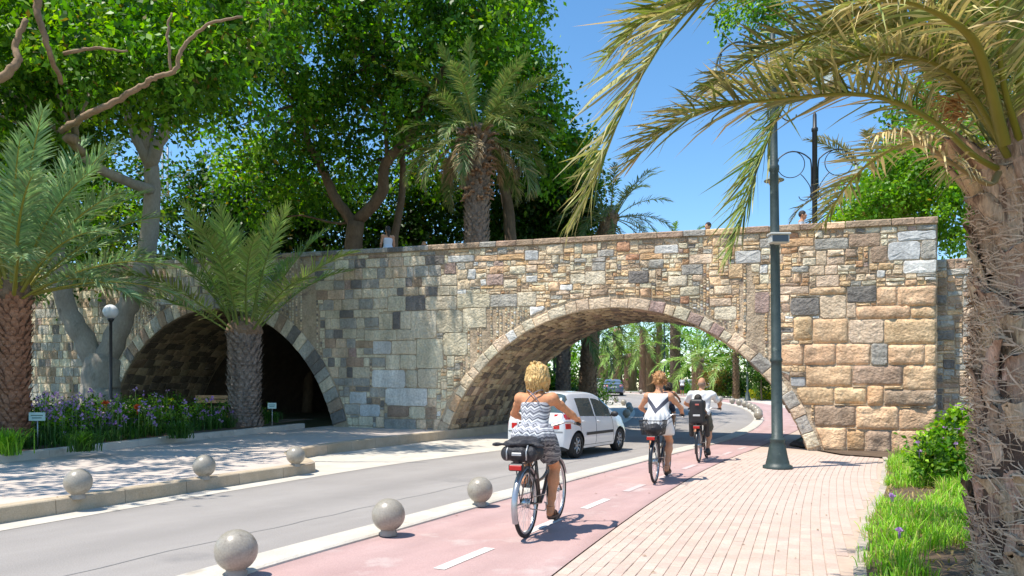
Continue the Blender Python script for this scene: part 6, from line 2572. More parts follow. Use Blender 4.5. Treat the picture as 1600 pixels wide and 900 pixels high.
def face_bits(J, parent):
    T, R = J['_T'], J['_R']
    b = MB()
    for s in (1, -1):
        c = T(.078, .032 * s, .008)
        b.lathe([(.0115 * math.cos(a) + 1e-5, .0115 * math.sin(a)) for a in np.linspace(-PI / 2, PI / 2, 7)], 10, c=tuple(c))
    e = b.build('eyes', M_EYE, parent)
    b = MB()
    for s in (1, -1):
        c = T(.0865, .032 * s, .008)
        b.lathe([(.0045 * math.cos(a) + 1e-5, .0045 * math.sin(a)) for a in np.linspace(-PI / 2, PI / 2, 5)], 8, c=tuple(c))
    b.build('iris', M_IRIS, e)
    b = MB()
    for z, w_ in ((-.062, .022), (-.071, .019)):
        P = [T(.098 - .35 * abs(y) * abs(y) * 30, y, z) for y in np.linspace(-w_, w_, 7)]
        b.tube(P, [.001, .0045, .006, .0052, .006, .0045, .001], 6)
    b.build('lips', M_LIP, parent)


# -------------------------------------------------------- bicycles, local frame: x forward, y left, z up, origin under the rear axle
M_TYRE = mat('tyre_rubber', (.012, .012, .013), (.022, .021, .02), 20, .75)
M_RIM = mat('alloy_rim', (.52, .53, .54), (.62, .63, .64), 8, .3, metal=.85)
M_FRAMEB = mat('bronze_frame_paint', (.065, .050, .042), (.085, .066, .055), 5, .32, metal=.3, coat=.4)
M_FRAMEK = mat('black_frame_paint', (.012, .012, .014), (.02, .02, .022), 5, .3, coat=.4)
M_CHROME = mat('steel_parts', (.48, .48, .47), (.58, .58, .57), 8, .28, metal=.9)
M_BLACKP = mat('black_plastic', (.014, .014, .016), (.024, .024, .026), 8, .5)
M_GUARD = mat('silver_mudguard', (.36, .37, .39), (.46, .47, .49), 6, .3, metal=.7)
M_RED = mat('red_lens', (.55, .012, .010), (.62, .02, .015), 8, .18, transl=.2, spec=.7)
M_BAGK = mat('black_nylon_bag', (.014, .014, .018), (.03, .03, .036), 9, .62, .7, 18, bdist=.03)
M_BASK = mat('black_wire_basket', (.02, .02, .022), None, 9, .5)
M_ORANGE = mat('amber_reflector', (.75, .25, .02), None, 8, .25)


def wheel(parent, x, r, name, hub=None):
    t = empty(name, (x, 0, r), 0, parent)
    b = MB()
    n = 56
    rt = .021
    b.tube([((r - rt) * math.cos(2 * PI * i / n), 0, (r - rt) * math.sin(2 * PI * i / n)) for i in range(n)], rt, 10, closed=True)
    b.build('tyre', M_TYRE, t)
    b = MB()
    b.lathe([(r - .058, -.009), (r - .050, -.013), (r - .036, -.012), (r - .036, .012), (r - .050, .013), (r - .058, .009), (r - .058, -.009)], 56, axis='y')
    b.build('rim', M_RIM, t)
    b = MB()
    hr = hub or .022
    b.lathe([(.001, -.05), (.012, -.05), (.012, -.034), (hr, -.030), (hr, .030), (.012, .034), (.012, .05), (.001, .05)], 18, axis='y')
    b.build('hub', M_CHROME, t)
    b = MB()
    for k in range(28):
        a = 2 * PI * k / 28
        a2 = a + (.38 if k % 2 else -.38)
        b.tube([(hr * math.cos(a2), .028 if k % 4 < 2 else -.028, hr * math.sin(a2)), ((r - .055) * math.cos(a), 0, (r - .055) * math.sin(a))], .0014, 4, cap=False)
    b.build('spokes', M_CHROME, t)
    return t


def bicycle(name, label, loc, head, frame_m=None, crank=-75, r=.345, wb=1.07, seat_z=.93, bar=(.80, .30, 1.10), group='bicycles ridden along the lane', cargo=None, mud=None):
    fm = frame_m or M_FRAMEB
    t = empty(name, loc, head)
    tag(t, label, 'bicycle', group)
    wheel(t, 0, r, 'wheel', .05)
    wheel(t, wb, r, 'wheel')
    bb = (.455, 0, .29)
    st = (.30, 0, seat_z - .16)
    sp = (.265, 0, seat_z - .04)
    hb, ht = (wb - .235, 0, .62), (wb - .29, 0, .90)
    b = MB()
    b.tube([bb, st], .0175, 10)
    b.tube(spline([ht[:1] + (0,) + (ht[2] - .08,), (wb - .36, 0, .55), (bb[0] + .13, 0, .38), bb], 6), .022, 10)
    b.tube([hb, ht], .021, 10)
    b.tube(spline([(hb[0] + .01, 0, hb[2] + .04), (bb[0] + .14, 0, .55), (st[0] + .06, 0, .52)], 6), .016, 8)
    for s in (1, -1):
        b.tube([(bb[0] - .03, .02 * s, bb[2]), (.12, .05 * s, r - .02), (0, .055 * s, r)], .010, 8)
        b.tube([(st[0], .012 * s, st[2] - .06), (.10, .05 * s, r + .22), (0, .055 * s, r)], .008, 8)
    b.build('frame', fm, t)
    b = MB()
    b.tube([st, sp], .014, 10)
    b.tube([sp, (sp[0] - .01, 0, sp[2] + .02)], .02, 10)
    b.build('seat_post', M_CHROME, t)
    F = Field((.02, -.16, seat_z - .12), (.50, .16, seat_z + .06), .008)
    F.ell((.17, .06, seat_z - .02), (.09, .065, .035), .03).ell((.17, -.06, seat_z - .02), (.09, .065, .035), .03)
    F.cone((.20, 0, seat_z - .02), (.42, 0, seat_z - .025), .04, .020, .04)
    F.build('saddle', M_BLACKP, t)
    b = MB()
    for s in (1, -1):
        b.tube(spline([(hb[0] + .0, .04 * s, hb[2] - .02), (hb[0] + .06, .052 * s, .50), (wb - .02, .055 * s, r + .03), (wb, .055 * s, r)], 5), .012, 8)
    b.tube([(hb[0], -.05, hb[2] - .02), (hb[0], .05, hb[2] - .02)], .014, 8)
    b.build('fork', fm, t)
    # handlebar: rises from the stem, sweeps out and back
    b = MB()
    sx, sz = ht[0] - .06, bar[2] - .02
    b.tube([ht, (ht[0] - .03, 0, sz - .04), (sx + .10, 0, sz)], .014, 10)
    P = [(bar[0] - .06, -bar[1] - .04, bar[2] - .005), (bar[0] + .04, -bar[1] + .03, bar[2]), (sx + .13, -.16, bar[2] + .01), (sx + .11, -.06, sz), (sx + .11, .06, sz), (sx + .13, .16, bar[2] + .01),
         (bar[0] + .04, bar[1] - .03, bar[2]), (bar[0] - .06, bar[1] + .04, bar[2] - .005)]
    hbm = b.build('stem', M_CHROME, t)
    b = MB()
    b.tube(spline(P, 6), .0115, 8)
    hbar = b.build('handlebar', M_CHROME, t)
    for s in (1, -1):
        g = MB()
        g.tube([(bar[0] + .055, s * (bar[1] - .045), bar[2]), (bar[0] - .075, s * (bar[1] + .045), bar[2] - .006)], .0165, 10)
        g.build('grip', M_BLACKP, hbar)
        g = MB()
        g.tube([(bar[0] + .07, s * (bar[1] - .05), bar[2] - .005), (bar[0] + .085, s * bar[1], bar[2] - .03), (bar[0] + .03, s * (bar[1] + .04), bar[2] - .045)], .006, 6)
        g.build('brake_lever', M_CHROME, hbar)
    g = MB()
    g.lathe([(.001, .0), (.027, .004), (.03, .018), (.018, .034), (.001, .038)], 14, c=(bar[0] + .07, .17, bar[2] + .012))
    g.build('bell', M_CHROME, hbar)
    # mudguards
    for x0, a0, a1 in ((0, 35, 205), (wb, 25, 150)):
        b = MB()
        vs, fs = [], []
        n = 22
        for i in range(n + 1):
            a = rad(a0 + (a1 - a0) * i / n)
            for y, dr in ((-.030, -.010), (-.022, .004), (0, .010), (.022, .004), (.030, -.010)):
                vs.append((x0 + (r + .018 + dr) * math.cos(a), y, r + (r + .018 + dr) * math.sin(a)))
        fs = [(i * 5 + j, i * 5 + j + 1, (i + 1) * 5 + j + 1, (i + 1) * 5 + j) for i in range(n) for j in range(4)]
        b.add(vs, fs, 0, True)
        for s in (1, -1):
            a = rad(a1 - 25)
            b.tube([(x0, .056 * s, r), (x0 + (r + .018) * math.cos(a), .028 * s, r + (r + .018) * math.sin(a))], .003, 5)
        b.build('mudguard', mud or M_GUARD, t)
    # transmission
    b = MB()
    b.lathe([(.001, -.048), (.085, -.048), (.088, -.045), (.085, -.042), (.001, -.042)], 26, c=bb, axis='y')
    b.build('chainring', M_BLACKP, t)
    b = MB()
    cg = [(0, -.05, r + .055)] + [(.0 - .055 * math.sin(PI * i / 8), -.05, r + .055 * math.cos(PI * i / 8)) for i in range(1, 8)] + [(0, -.05, r - .055), (bb[0], -.05, bb[2] - .088)]
    cg += [(bb[0] + .088 * math.sin(PI * i / 8), -.05, bb[2] - .088 * math.cos(PI * i / 8)) for i in range(1, 8)] + [(bb[0], -.05, bb[2] + .088)]
    b.tube(cg, .006, 5, closed=True)
    b.build('chain', M_CHROME, t)
    for s, a in ((-1, rad(crank)), (1, rad(crank + 180))):
        ex, ez = bb[0] + .17 * math.cos(a), bb[2] + .17 * math.sin(a)
        b = MB()
        b.tube([(bb[0], .05 * s, bb[2]), (bb[0], .065 * s, bb[2]), (ex, .075 * s, ez)], .010, 8)
        cr = b.build('crank', M_CHROME, t)
        b = MB()
        b.box(ex - .045, ex + .045, min(.085 * s, .175 * s), max(.085 * s, .175 * s), ez - .011, ez + .011, 0, .005)
        b.build('pedal', M_BLACKP, cr)
    b = MB()
    b.tube([(.10, .065, r - .02), (-.06, .10, r - .03)], .008, 6)
    b.build('kickstand', M_CHROME, t)
    # rear rack and lamp
    rz = .765
    b = MB()
    for y in (-.065, 0, .065):
        b.tube([(.22, y, rz), (-.24, y, rz)], .006, 6)
    for x in (.18, 0, -.24):
        b.tube([(x, -.07, rz), (x, .07, rz)], .006, 6)
    for s in (1, -1):
        b.tube([(-.12, .07 * s, rz), (0, .06 * s, r)], .006, 6)
        b.tube([(.20, .03 * s, rz), (st[0] - .02, .015 * s, st[2] - .12)], .006, 6)
    b.build('rack', M_FRAMEK, t)
    lz = rz - .035
    b = MB()
    b.box(-.315, -.255, -.075, .075, lz - .035, lz + .035, 0, .012)
    b.build('tail_light', M_BLACKP, t)
    b = MB()
    b.box(-.325, -.312, -.062, .062, lz - .026, lz + .022, 0, .005)
    b.build('lens', M_RED, [o for o in t.children if o.name.startswith('tail_light')][0])
    return t


def head_of(deg):
    """heading in degrees right of straight ahead -> rotation that turns local +X that way"""
    return rad(90 - deg)
# ------------------------------------------------------------------ riders
def rider_joints(dz=0.0, lean=0.0, bar=(.80, .30, 1.10), crank=-75, wide=1.0, seat=.93, reach=0.0):
    bb = (.455, 0, .29)
    p = {}
    a = rad(crank)
    for s, sg, aa in (('r', -1, a), ('l', 1, a + PI)):
        pe = np.array([bb[0] + .17 * math.cos(aa), .13 * sg, bb[2] + .17 * math.sin(aa)])
        hip = np.array([.255, .095 * sg, seat + .06])
        an = pe + np.array([-.075, 0, .125])
        toe = pe + np.array([.085, 0, .035])
        d = an - hip
        L = np.linalg.norm(d)
        l1, l2 = .445, .430
        c = (l1 * l1 + L * L - l2 * l2) / (2 * L)
        h = math.sqrt(max(.0004, l1 * l1 - c * c))
        u = d / L
        fwd = np.array([1.0, sg * .12, .25])
        fwd -= u * (fwd @ u)
        fwd /= np.linalg.norm(fwd)
        p['hip_' + s], p['knee_' + s], p['ankle_' + s], p['toe_' + s] = hip, hip + u * c + fwd * h, an, toe
    p['pelvis'] = (.255, 0, seat + .085)
    p['waist'] = (.265 + .35 * lean, 0, seat + .22)
    p['chest'] = (.275 + .8 * lean, 0, seat + .36)
    for s, sg in (('r', -1), ('l', 1)):
        sh = np.array([.285 + lean, .180 * wide * sg, seat + .455])
        hd = np.array([bar[0], bar[1] * sg, bar[2] + .012])
        wr = hd + np.array([-.075, .012 * sg, .035])
        d = wr - sh
        L = np.linalg.norm(d)
        l1, l2 = .295, .265
        if L > (l1 + l2) * .995:
            l1, l2 = l1 * L / (l1 + l2) * 1.01, l2 * L / (l1 + l2) * 1.01
        c = (l1 * l1 + L * L - l2 * l2) / (2 * L)
        h = math.sqrt(max(.0004, l1 * l1 - c * c))
        u = d / L
        o = np.array([-.1, .75 * sg, -.55])
        o -= u * (o @ u)
        o /= np.linalg.norm(o)
        p['shoulder_' + s], p['elbow_' + s], p['wrist_' + s], p['hand_' + s] = sh, sh + u * c + o * h, wr, hd
        p['grip_' + s] = (-.8, .55 * sg, -.03)
    p['neck'] = (.295 + lean * 1.15, 0, seat + .535)
    p['head'] = (.325 + lean * 1.3, 0, seat + .685)
    return p


LO, HI = (-.25, -.55, .0), (1.15, .55, 1.85)


def cloth_ops(F, ztop=None, zbot=None, fn=None):
    P = F.grid()
    if ztop is not None:
        F.f = np.maximum(F.f, P[..., 2] - ztop)
    if zbot is not None:
        F.f = np.maximum(F.f, zbot - P[..., 2])
    if fn is not None:
        F.f = F.f + fn(P)
    return F


def torso_cloth(F, J, e, g=1.0, male=False, k=.06):
    V = lambda q: np.array(J[q], float)
    F.ell(V('pelvis'), (.115 * g + e, .165 * g + e, .12 * g + e), k)
    for s in (1, -1):
        F.ell(V('pelvis') + np.array([-.065, .075 * s, -.02]), (.095 + e, .09 + e, .10 + e), k)
    F.ell(V('waist'), (.095 + e, (.13 if not male else .155) + e, .13 + e), k)
    F.ell(V('chest'), ((.105 if not male else .12) + e, (.150 if not male else .178) + e, .15 + e), k)
    return F


def zigzag(name, colsA, period=.055, amp=.016, wl=.07, mask=None):
    """fabric printed with zigzag bands that follow the height of the cloth"""
    m = bpy.data.materials.new(name)
    m.use_nodes = True
    t = m.node_tree
    N, L = t.nodes, t.links
    b = N['Principled BSDF']
    b.inputs['Roughness'].default_value = .85
    tc = N.new('ShaderNodeTexCoord')
    sp = N.new('ShaderNodeSeparateXYZ')
    L.new(tc.outputs['Object'], sp.inputs[0])

    def M(op, a, bb=None):
        x = N.new('ShaderNodeMath')
        x.operation = op
        for i, v in enumerate((a, bb)):
            if v is None:
                continue
            if hasattr(v, 'is_linked'):
                L.new(v, x.inputs[i])
            else:
                x.inputs[i].default_value = v
        return x.outputs[0]
    ad = M('ADD', sp.outputs[1], M('MULTIPLY', sp.outputs[0], .8))
    z = M('PINGPONG', ad, wl / 2)
    z = M('ADD', sp.outputs[2], M('MULTIPLY', z, amp / (wl / 2)))
    fr = M('FRACT', M('DIVIDE', z, period))
    r = N.new('ShaderNodeValToRGB')
    r.color_ramp.interpolation = 'CONSTANT'
    el = r.color_ramp.elements
    n = len(colsA)
    while len(el) < n:
        el.new(.5)
    for i, (pos, c) in enumerate(colsA):
        el[i].position = pos
        el[i].color = tuple(c) + (1,)
    L.new(fr, r.inputs[0])
    ns = N.new('ShaderNodeTexNoise')
    ns.inputs['Scale'].default_value = 60
    bp = N.new('ShaderNodeBump')
    bp.inputs['Strength'].default_value = .3
    bp.inputs['Distance'].default_value = .005
    L.new(ns.outputs['Fac'], bp.inputs['Height'])
    L.new(bp.outputs['Normal'], b.inputs['Normal'])
    mr = N.new('ShaderNodeMapRange')
    for k_, v_ in zip(('From Min', 'From Max', 'To Min', 'To Max'), (.97, 1.03, .42, 1.0)):
        mr.inputs[k_].default_value = v_
    L.new(sp.outputs[2], mr.inputs['Value'])
    mx = N.new('ShaderNodeMix')
    mx.data_type = 'RGBA'
    mx.blend_type = 'MULTIPLY'
    mx.inputs[0].default_value = 1
    L.new(r.outputs[0], mx.inputs[6])
    cb = N.new('ShaderNodeCombineColor')
    for k_ in range(3):
        L.new(mr.outputs[0], cb.inputs[k_])
    L.new(cb.outputs[0], mx.inputs[7])
    L.new(mx.outputs[2], b.inputs['Base Color'])
    MATS[name] = m
    return m


WH, DG, MG, LGY = (.70, .70, .70), (.10, .105, .13), (.26, .265, .30), (.45, .45, .48)
M_DRESS = zigzag('zigzag_print', [(0, WH), (.14, DG), (.24, LGY), (.36, MG), (.46, WH), (.58, MG), (.68, DG), (.76, LGY), (.90, MG)], .13, .030, .085)

# ---- first rider: blonde woman in a grey zigzag playsuit
H1 = head_of(20)
bx, by = ground_px(822, 840, .028)
bike1 = bicycle('bicycle', 'dark trekking bicycle with a black bag on its rack, ridden by the blonde woman', (bx, by, .028), H1, M_FRAMEB, crank=-78, bar=(.86, .30, 1.11), seat_z=.93)
J = rider_joints(lean=.045, bar=(.86, .30, 1.11), crank=-78, wide=.97, seat=.93)
p1 = empty('person', (bx, by, .028), H1)
tag(p1, 'blonde woman in a grey zigzag playsuit riding the nearest bicycle', 'person', 'cyclists on the lane')
F = body_prims(Field(LO, HI, .0085), J)
F.build('body', SK1, p1)
face_bits(J, p1)
# bodice and loose shorts
F = torso_cloth(Field(LO, HI, .0085), J, .012)
cloth_ops(F, ztop=J['chest'][2] + .06, zbot=J['waist'][2] - .06)
P = F.grid()
V_ = lambda q: np.array(J[q], float)
F2 = Field(LO, HI, .0085)
torso_cloth(F2, J, .024)
for s in 'lr':
    h_, k_ = V_('hip_' + s), V_('knee_' + s)
    F2.cone(h_, lerp(h_, k_, .62), .112, .108, .07)
    F2.cone(h_ + np.array([-.05, 0, .02]), lerp(h_, k_, .45), .11, .10, .07)
ang = np.arctan2(P[..., 1], P[..., 0] - .26)
F2.f += (np.sin(ang * 21 + 5 * P[..., 2]) * .006 + np.sin(ang * 9 + 2) * .006) * np.clip((1.16 - P[..., 2]) * 6, 0, 1) * np.clip((P[..., 2] - .74) * 8, .3, 1)
kr = V_('knee_r')
hem = lerp(V_('hip_r'), kr, .66)
F2.f = np.maximum(F2.f, P[..., 2] - (V_('waist')[2] - .03 + .010 * np.sin(ang * 6)))
dthr = kr - V_('hip_r')
dthr /= np.linalg.norm(dthr)
cutr = ((P - np.array(hem)) @ dthr) - .012 * np.sin(ang * 12)
dl = V_('knee_l') - V_('hip_l')
dl /= np.linalg.norm(dl)
cutl = (P - np.array(lerp(V_('hip_l'), V_('knee_l'), .66))) @ dl
F2.f = np.maximum(F2.f, np.where(P[..., 1] < 0, cutr, cutl))
F.f = np.minimum(F.f, F2.f)
F.build('playsuit', M_DRESS, p1)
b = MB()
cz, cx = J['chest'][2], J['chest'][0]
for s in (1, -1):
    P_ = [(cx - .118, .075 * s, cz + .055), (cx - .115, .03 * s, cz + .115), (cx - .088, -.03 * s, cz + .165), (cx - .045, -.075 * s, cz + .185), (cx + .04, -.085 * s, cz + .155), (cx + .11, -.07 * s, cz + .06)]
    b.tube(spline(P_, 6), .0055, 6)
b.build('strap', mat('grey_strap', (.16, .16, .19), None, 3, .8), p1)


def hair_bob(F, J, L=.16, seed=1, vol=1.0):
    T = J['_T']
    R = J['_R']
    F.ell(T(-.018, 0, .035), (.104 * vol, .090 * vol, .108 * vol), .02, R)
    rr = random.Random(seed)
    for k in range(30):
        a = rad(65 + 230 * k / 29)
        y, x = math.sin(a) * .082 * vol, math.cos(a) * .088 * vol - .012
        z0 = .06 + rr.uniform(-.02, .03)
        l = L * rr.uniform(.75, 1.05)
        F.chain([T(x * .9, y * .9, z0), T(x * 1.10, y * 1.12, z0 - l * .55), T(x * 1.0 + rr.uniform(-.012, .012), y * 1.0 + rr.uniform(-.012, .012), z0 - l)], [.030, .028, .013], .018)
    for k in range(26):
        a, e = rr.uniform(-PI, PI), rr.uniform(.2, 1.4)
        d = np.array([math.cos(a) * math.cos(e), math.sin(a) * math.cos(e), math.sin(e)])
        p = np.array([-.018, 0, .035]) + d * np.array([.094, .082, .100]) * vol
        q = p + np.array([-.03, rr.uniform(-.02, .02), rr.uniform(-.025, .015)])
        F.cone(T(*p), T(*q), .020, .014, .012)
    P = F.grid()
    q = (P - np.array(T(0, 0, 0))) @ R
    a = np.arctan2(q[..., 1], q[..., 0] + .02)
    rad_ = np.hypot(q[..., 1], q[..., 0] + .02)
    wob = np.sin(q[..., 2] * 38 + 2.5 * np.sin(a * 3)) * .35
    F.f += .0045 * np.sin((a + wob * .35) * 26) * np.clip(rad_ * 22, 0, 1) + .0035 * np.sin((a - wob * .3) * 47 + 3 * q[..., 2] * 10) * np.clip(rad_ * 16, 0, 1)
    return F


def wisps(name, J, m, parent, n, r0, zlo, zhi, seed, curl=.02, ln=.06, a0=70, a1=290):
    """loose strands lifting from the hair"""
    T, rr = J['_T'], random.Random(seed)
    b = MB()
    for k in range(n):
        a = rad(rr.uniform(a0, a1))
        z = rr.uniform(zlo, zhi)
        sh = math.sqrt(max(.15, 1 - (max(0, z - .03) / .115) ** 2))
        p = np.array([math.cos(a) * r0 * 1.1 * sh - .018, math.sin(a) * r0 * sh, z])
        out = np.array([math.cos(a), math.sin(a), 0])
        pts = [p]
        for i in range(4):
            p = p + np.array([0, 0, -ln / 4]) + out * rr.uniform(-.002, .007) + np.array([rr.uniform(-1, 1), rr.uniform(-1, 1), 0]) * curl * .3
            pts.append(p)
        b.tube([T(*q) for q in pts], [.0034, .0038, .0034, .0026, .001], 4)
    return b.build(name, m, parent)


T = J['_T']
F = hair_bob(Field((-.0, -.25, 1.4), (.65, .25, 1.9), .0065), J, .205, 3, 1.06)
F.ell(T(.075, 0, -.02), (.05, .07, .085), .02, J['_R'], sub=True)
ho = F.build('hair', H_BLOND, p1)
wisps('strands', J, H_BLOND, ho, 300, .098, -.09, .125, 4, .028, .095, 50, 310)
M_SAND = mat('brown_sandal', (.10, .055, .035), (.15, .085, .055), 8, .7)


def sandals(J, parent, m):
    for s in 'rl':
        an, toe = np.array(J['ankle_' + s]), np.array(J['toe_' + s])
        heel = an + np.array([-.045, 0, -.085])
        d = toe - heel
        sole = MB()
        n = 9
        vs, fs = [], []
        for i in range(n):
            f = i / (n - 1)
            c = heel + d * f * 1.18 + np.array([0, 0, -.012])
            w_ = .030 + .016 * math.sin(f * PI * .9) + .004
            if i in (0, n - 1):
                w_ *= .6
            for y, z in ((-w_, .014), (w_, .014), (w_, -.010), (-w_, -.010)):
                vs.append((c[0], c[1] + y, c[2] + z))
        for i in range(n - 1):
            for j in range(4):
                fs.append((i * 4 + j, i * 4 + (j + 1) % 4, (i + 1) * 4 + (j + 1) % 4, (i + 1) * 4 + j))
        fs += [(3, 2, 1, 0), tuple((n - 1) * 4 + k for k in range(4))]
        sole.add(vs, fs)
        for f in (.35, .62, .85):
            c = heel + d * f
            h = .075 * (1 - f) + .035
            sole.tube([(c[0], c[1] - .040, c[2]), (c[0] - .01, c[1] - .028, c[2] + h * .8), (c[0] - .012, c[1], c[2] + h), (c[0] - .01, c[1] + .028, c[2] + h * .8), (c[0], c[1] + .040, c[2])], .007, 6)
        n2 = 14
        sole.tube([(an[0] + .038 * math.cos(2 * PI * k / n2), an[1] + .036 * math.sin(2 * PI * k / n2), an[2] + .012) for k in range(n2)], .006, 5, closed=True)
        sole.build('sandal', m, parent)


sandals(J, p1, M_SAND)
# bag strapped to the rack, a thing of its own
bag = empty('pannier_bag', (bx, by, .028), H1)
tag(bag, 'black slouching bag strapped to the rack of the nearest bicycle', 'bag')
F = Field((-.42, -.28, .70), (.25, .28, 1.06), .008)
F.cone((-.20, -.11, .855), (-.20, .11, .855), .075, .075, .05).cone((.03, -.10, .86), (.03, .10, .86), .08, .08, .06)
F.ell((-.09, 0, .86), (.19, .155, .085), .05)
P = F.grid()
F.f += .007 * np.sin(P[..., 1] * 45 + 4 * np.sin(P[..., 0] * 12)) + .005 * np.sin(P[..., 0] * 38 + P[..., 2] * 30)
F.build('bag_body', M_BAGK, bag)
F = Field((-.42, -.32, .84), (.25, .32, 1.08), .008)
F.ell((-.10, 0, .955), (.17, .18, .030), .03)
F.cone((-.22, -.05, .955), (-.26, .25, .945), .035, .012, .03).cone((-.18, -.05, .95), (-.17, -.24, .93), .03, .014, .03)
F.ell((.02, .02, .975), (.12, .15, .035), .05)
P = F.grid()
F.f += .006 * np.sin(P[..., 1] * 50 + P[..., 0] * 25)
F.build('flap', M_BAGK, bag)
b = MB()
for y in (-.10, .10):
    b.tube([(-.285, y, .80), (-.290, y, .88), (-.24, y, .94)], .008, 6)
b.box(-.292, -.282, -.05, .05, .84, .87, 0, .003)
b.build('buckle_strap', M_STEEL, bag)

# ---- second rider: woman in a white tunic with a black chevron
M_TUN = mat('white_tunic', (.66, .65, .64), (.74, .73, .72), 6, .85, .15, 40, spots=(.50, .50, .52), sscale=14, sthr=.6)
M_TUNK = mat('charcoal_trim', (.055, .06, .085), (.075, .08, .11), 6, .85)


def tunic_mat():
    """white tunic with a dark chevron across the back and stripes at the hem"""
    m = bpy.data.materials.new('chevron_tunic')
    m.use_nodes = True
    t = m.node_tree
    N, L = t.nodes, t.links
    b = N['Principled BSDF']
    b.inputs['Roughness'].default_value = .85
    tc = N.new('ShaderNodeTexCoord')
    sp = N.new('ShaderNodeSeparateXYZ')
    L.new(tc.outputs['Object'], sp.inputs[0])

    def M(op, a, bb=None):
        x = N.new('ShaderNodeMath')
        x.operation = op
        for i, v in enumerate((a, bb)):
            if v is None:
                continue
            if hasattr(v, 'is_linked'):
                L.new(v, x.inputs[i])
            else:
                x.inputs[i].default_value = v
        return x.outputs[0]
    h = M('SUBTRACT', sp.outputs[2], M('MULTIPLY', M('ABSOLUTE', sp.outputs[1]), 1.15))
    r = N.new('ShaderNodeValToRGB')
    r.color_ramp.interpolation = 'CONSTANT'
    el = r.color_ramp.elements
    W, K, G = (.70, .69, .68, 1), (.055, .06, .085, 1), (.40, .41, .44, 1)
    stops = [(0, W), (.10, G), (.13, W), (.19, K), (.215, W), (.26, G), (.28, W), (.56, K), (.665, W), (.90, G), (.92, W)]
    while len(el) < len(stops):
        el.new(.5)
    for i, (p_, c) in enumerate(stops):
        el[i].position = p_
        el[i].color = c
    L.new(M('DIVIDE', M('SUBTRACT', h, .62), .85), r.inputs[0])
    L.new(r.outputs[0], b.inputs['Base Color'])
    return m


H2 = head_of(22)
bx2, by2 = ground_px(1023, 755, .028)
bike2 = bicycle('bicycle', 'dark bicycle with a rear basket, ridden by the woman in the white tunic', (bx2, by2, .028), H2, M_FRAMEK, crank=-95, bar=(.83, .29, 1.06), seat_z=.92, mud=M_FRAMEK)
J = rider_joints(lean=.05, bar=(.83, .29, 1.06), crank=-95, wide=1.0, seat=.92)
J['face'] = (1, .35, 0)
p2 = empty('person', (bx2, by2, .028), H2)
tag(p2, 'woman with curly pinned-up hair in a white tunic with dark chevron riding the middle bicycle', 'person', 'cyclists on the lane')
body_prims(Field(LO, HI, .0095), J).build('body', SK2, p2)
face_bits(J, p2)
F = torso_cloth(Field(LO, HI, .0095), J, .026, 1.02)
F.cone(J['shoulder_l'], J['shoulder_r'], .066, .066, .05)
P = F.grid()
F.f = np.maximum(F.f, P[..., 2] - (J['shoulder_l'][2] + .045))
F.f = np.maximum(F.f, np.abs(P[..., 1]) - .168)
V_ = lambda q: np.array(J[q], float)
F.cone(V_('pelvis') + np.array([-.05, 0, .03]), V_('pelvis') + np.array([-.04, 0, -.07]), .17, .20, .08)
for s in 'lr':
    F.cone(V_('hip_' + s), lerp(V_('hip_' + s), V_('knee_' + s), .55), .125, .115, .06)
ang = np.arctan2(P[..., 1], P[..., 0] - .25)
F.f += (np.sin(ang * 17 + 3) * .008 + np.sin(ang * 7) * .006) * np.clip((1.25 - P[..., 2]) * 4, 0, 1)
F.f = np.maximum(F.f, .75 + .012 * np.sin(ang * 9) - P[..., 2])
F.f = np.maximum(F.f, P[..., 0] - .54)
F.build('tunic', tunic_mat(), p2)
F = Field((0, -.25, 1.38), (.65, .25, 1.95), .0075)
T, R = J['_T'], J['_R']
F.ell(T(-.018, 0, .035), (.104, .088, .104), .02, R)
F.ell(T(-.09, 0, .075), (.06, .065, .055), .02, R)
rr_ = random.Random(8)
for k in range(80):
    a, e = rr_.uniform(-PI, PI), rr_.uniform(-.5, 1.5)
    d = np.array([math.cos(a) * math.cos(e), math.sin(a) * math.cos(e), math.sin(e)])
    if d[0] > .55 and d[2] < .5:
        continue
    p = np.array([-.025, 0, .04]) + d * np.array([.10, .09, .105])
    q = p + d * .018 + np.array([rr_.uniform(-.03, .03), rr_.uniform(-.03, .03), rr_.uniform(-.03, .03)])
    F.cone(T(*p), T(*q), .020, .011, .010)
ho = F.build('hair', H_AUB, p2)
wisps('strands', J, H_AUB, ho, 110, .098, -.02, .14, 6, .07, .05)
sandals(J, p2, M_SAND)
# wire basket on the second bicycle
bk = empty('rear_basket', (bx2, by2, .028), H2)
tag(bk, 'black basket with a dark bag on the rack of the middle bicycle', 'basket')
b = MB()
for z, g in ((.78, .0), (.86, .012), (.94, .024), (1.0, .036)):
    b.tube([(-.27 - g, -.15 - g, z), (.06, -.15 - g, z), (.06, .15 + g, z), (-.27 - g, .15 + g, z)], .007 if z > .99 else .004, 6, closed=True)
for k in range(9):
    y = -.15 + .3 * k / 8
    b.tube([(-.27, y, .78), (-.306, y * 1.24, 1.0)], .0035, 5)
    b.tube([(.06, y, .78), (.06, y * 1.24, 1.0)], .0035, 5)
    b.tube([(-.27, y, .78), (.06, y, .78)], .0035, 5)
for k in range(9):
    x = -.27 + .33 * k / 8
    for s in (1, -1):
        b.tube([(x, .15 * s, .78), (x * 1.1, .186 * s, 1.0)], .0035, 5)
b.build('wire_frame', M_BASK, bk)
F = Field((-.40, -.26, .76), (.15, .26, 1.02), .009)
F.ell((-.11, 0, .86), (.155, .135, .09), .03)
P = F.grid()
F.f += .007 * np.sin(P[..., 1] * 40) + .006 * np.sin(P[..., 0] * 33 + 1)
F.build('bag', M_BAGK, bk)

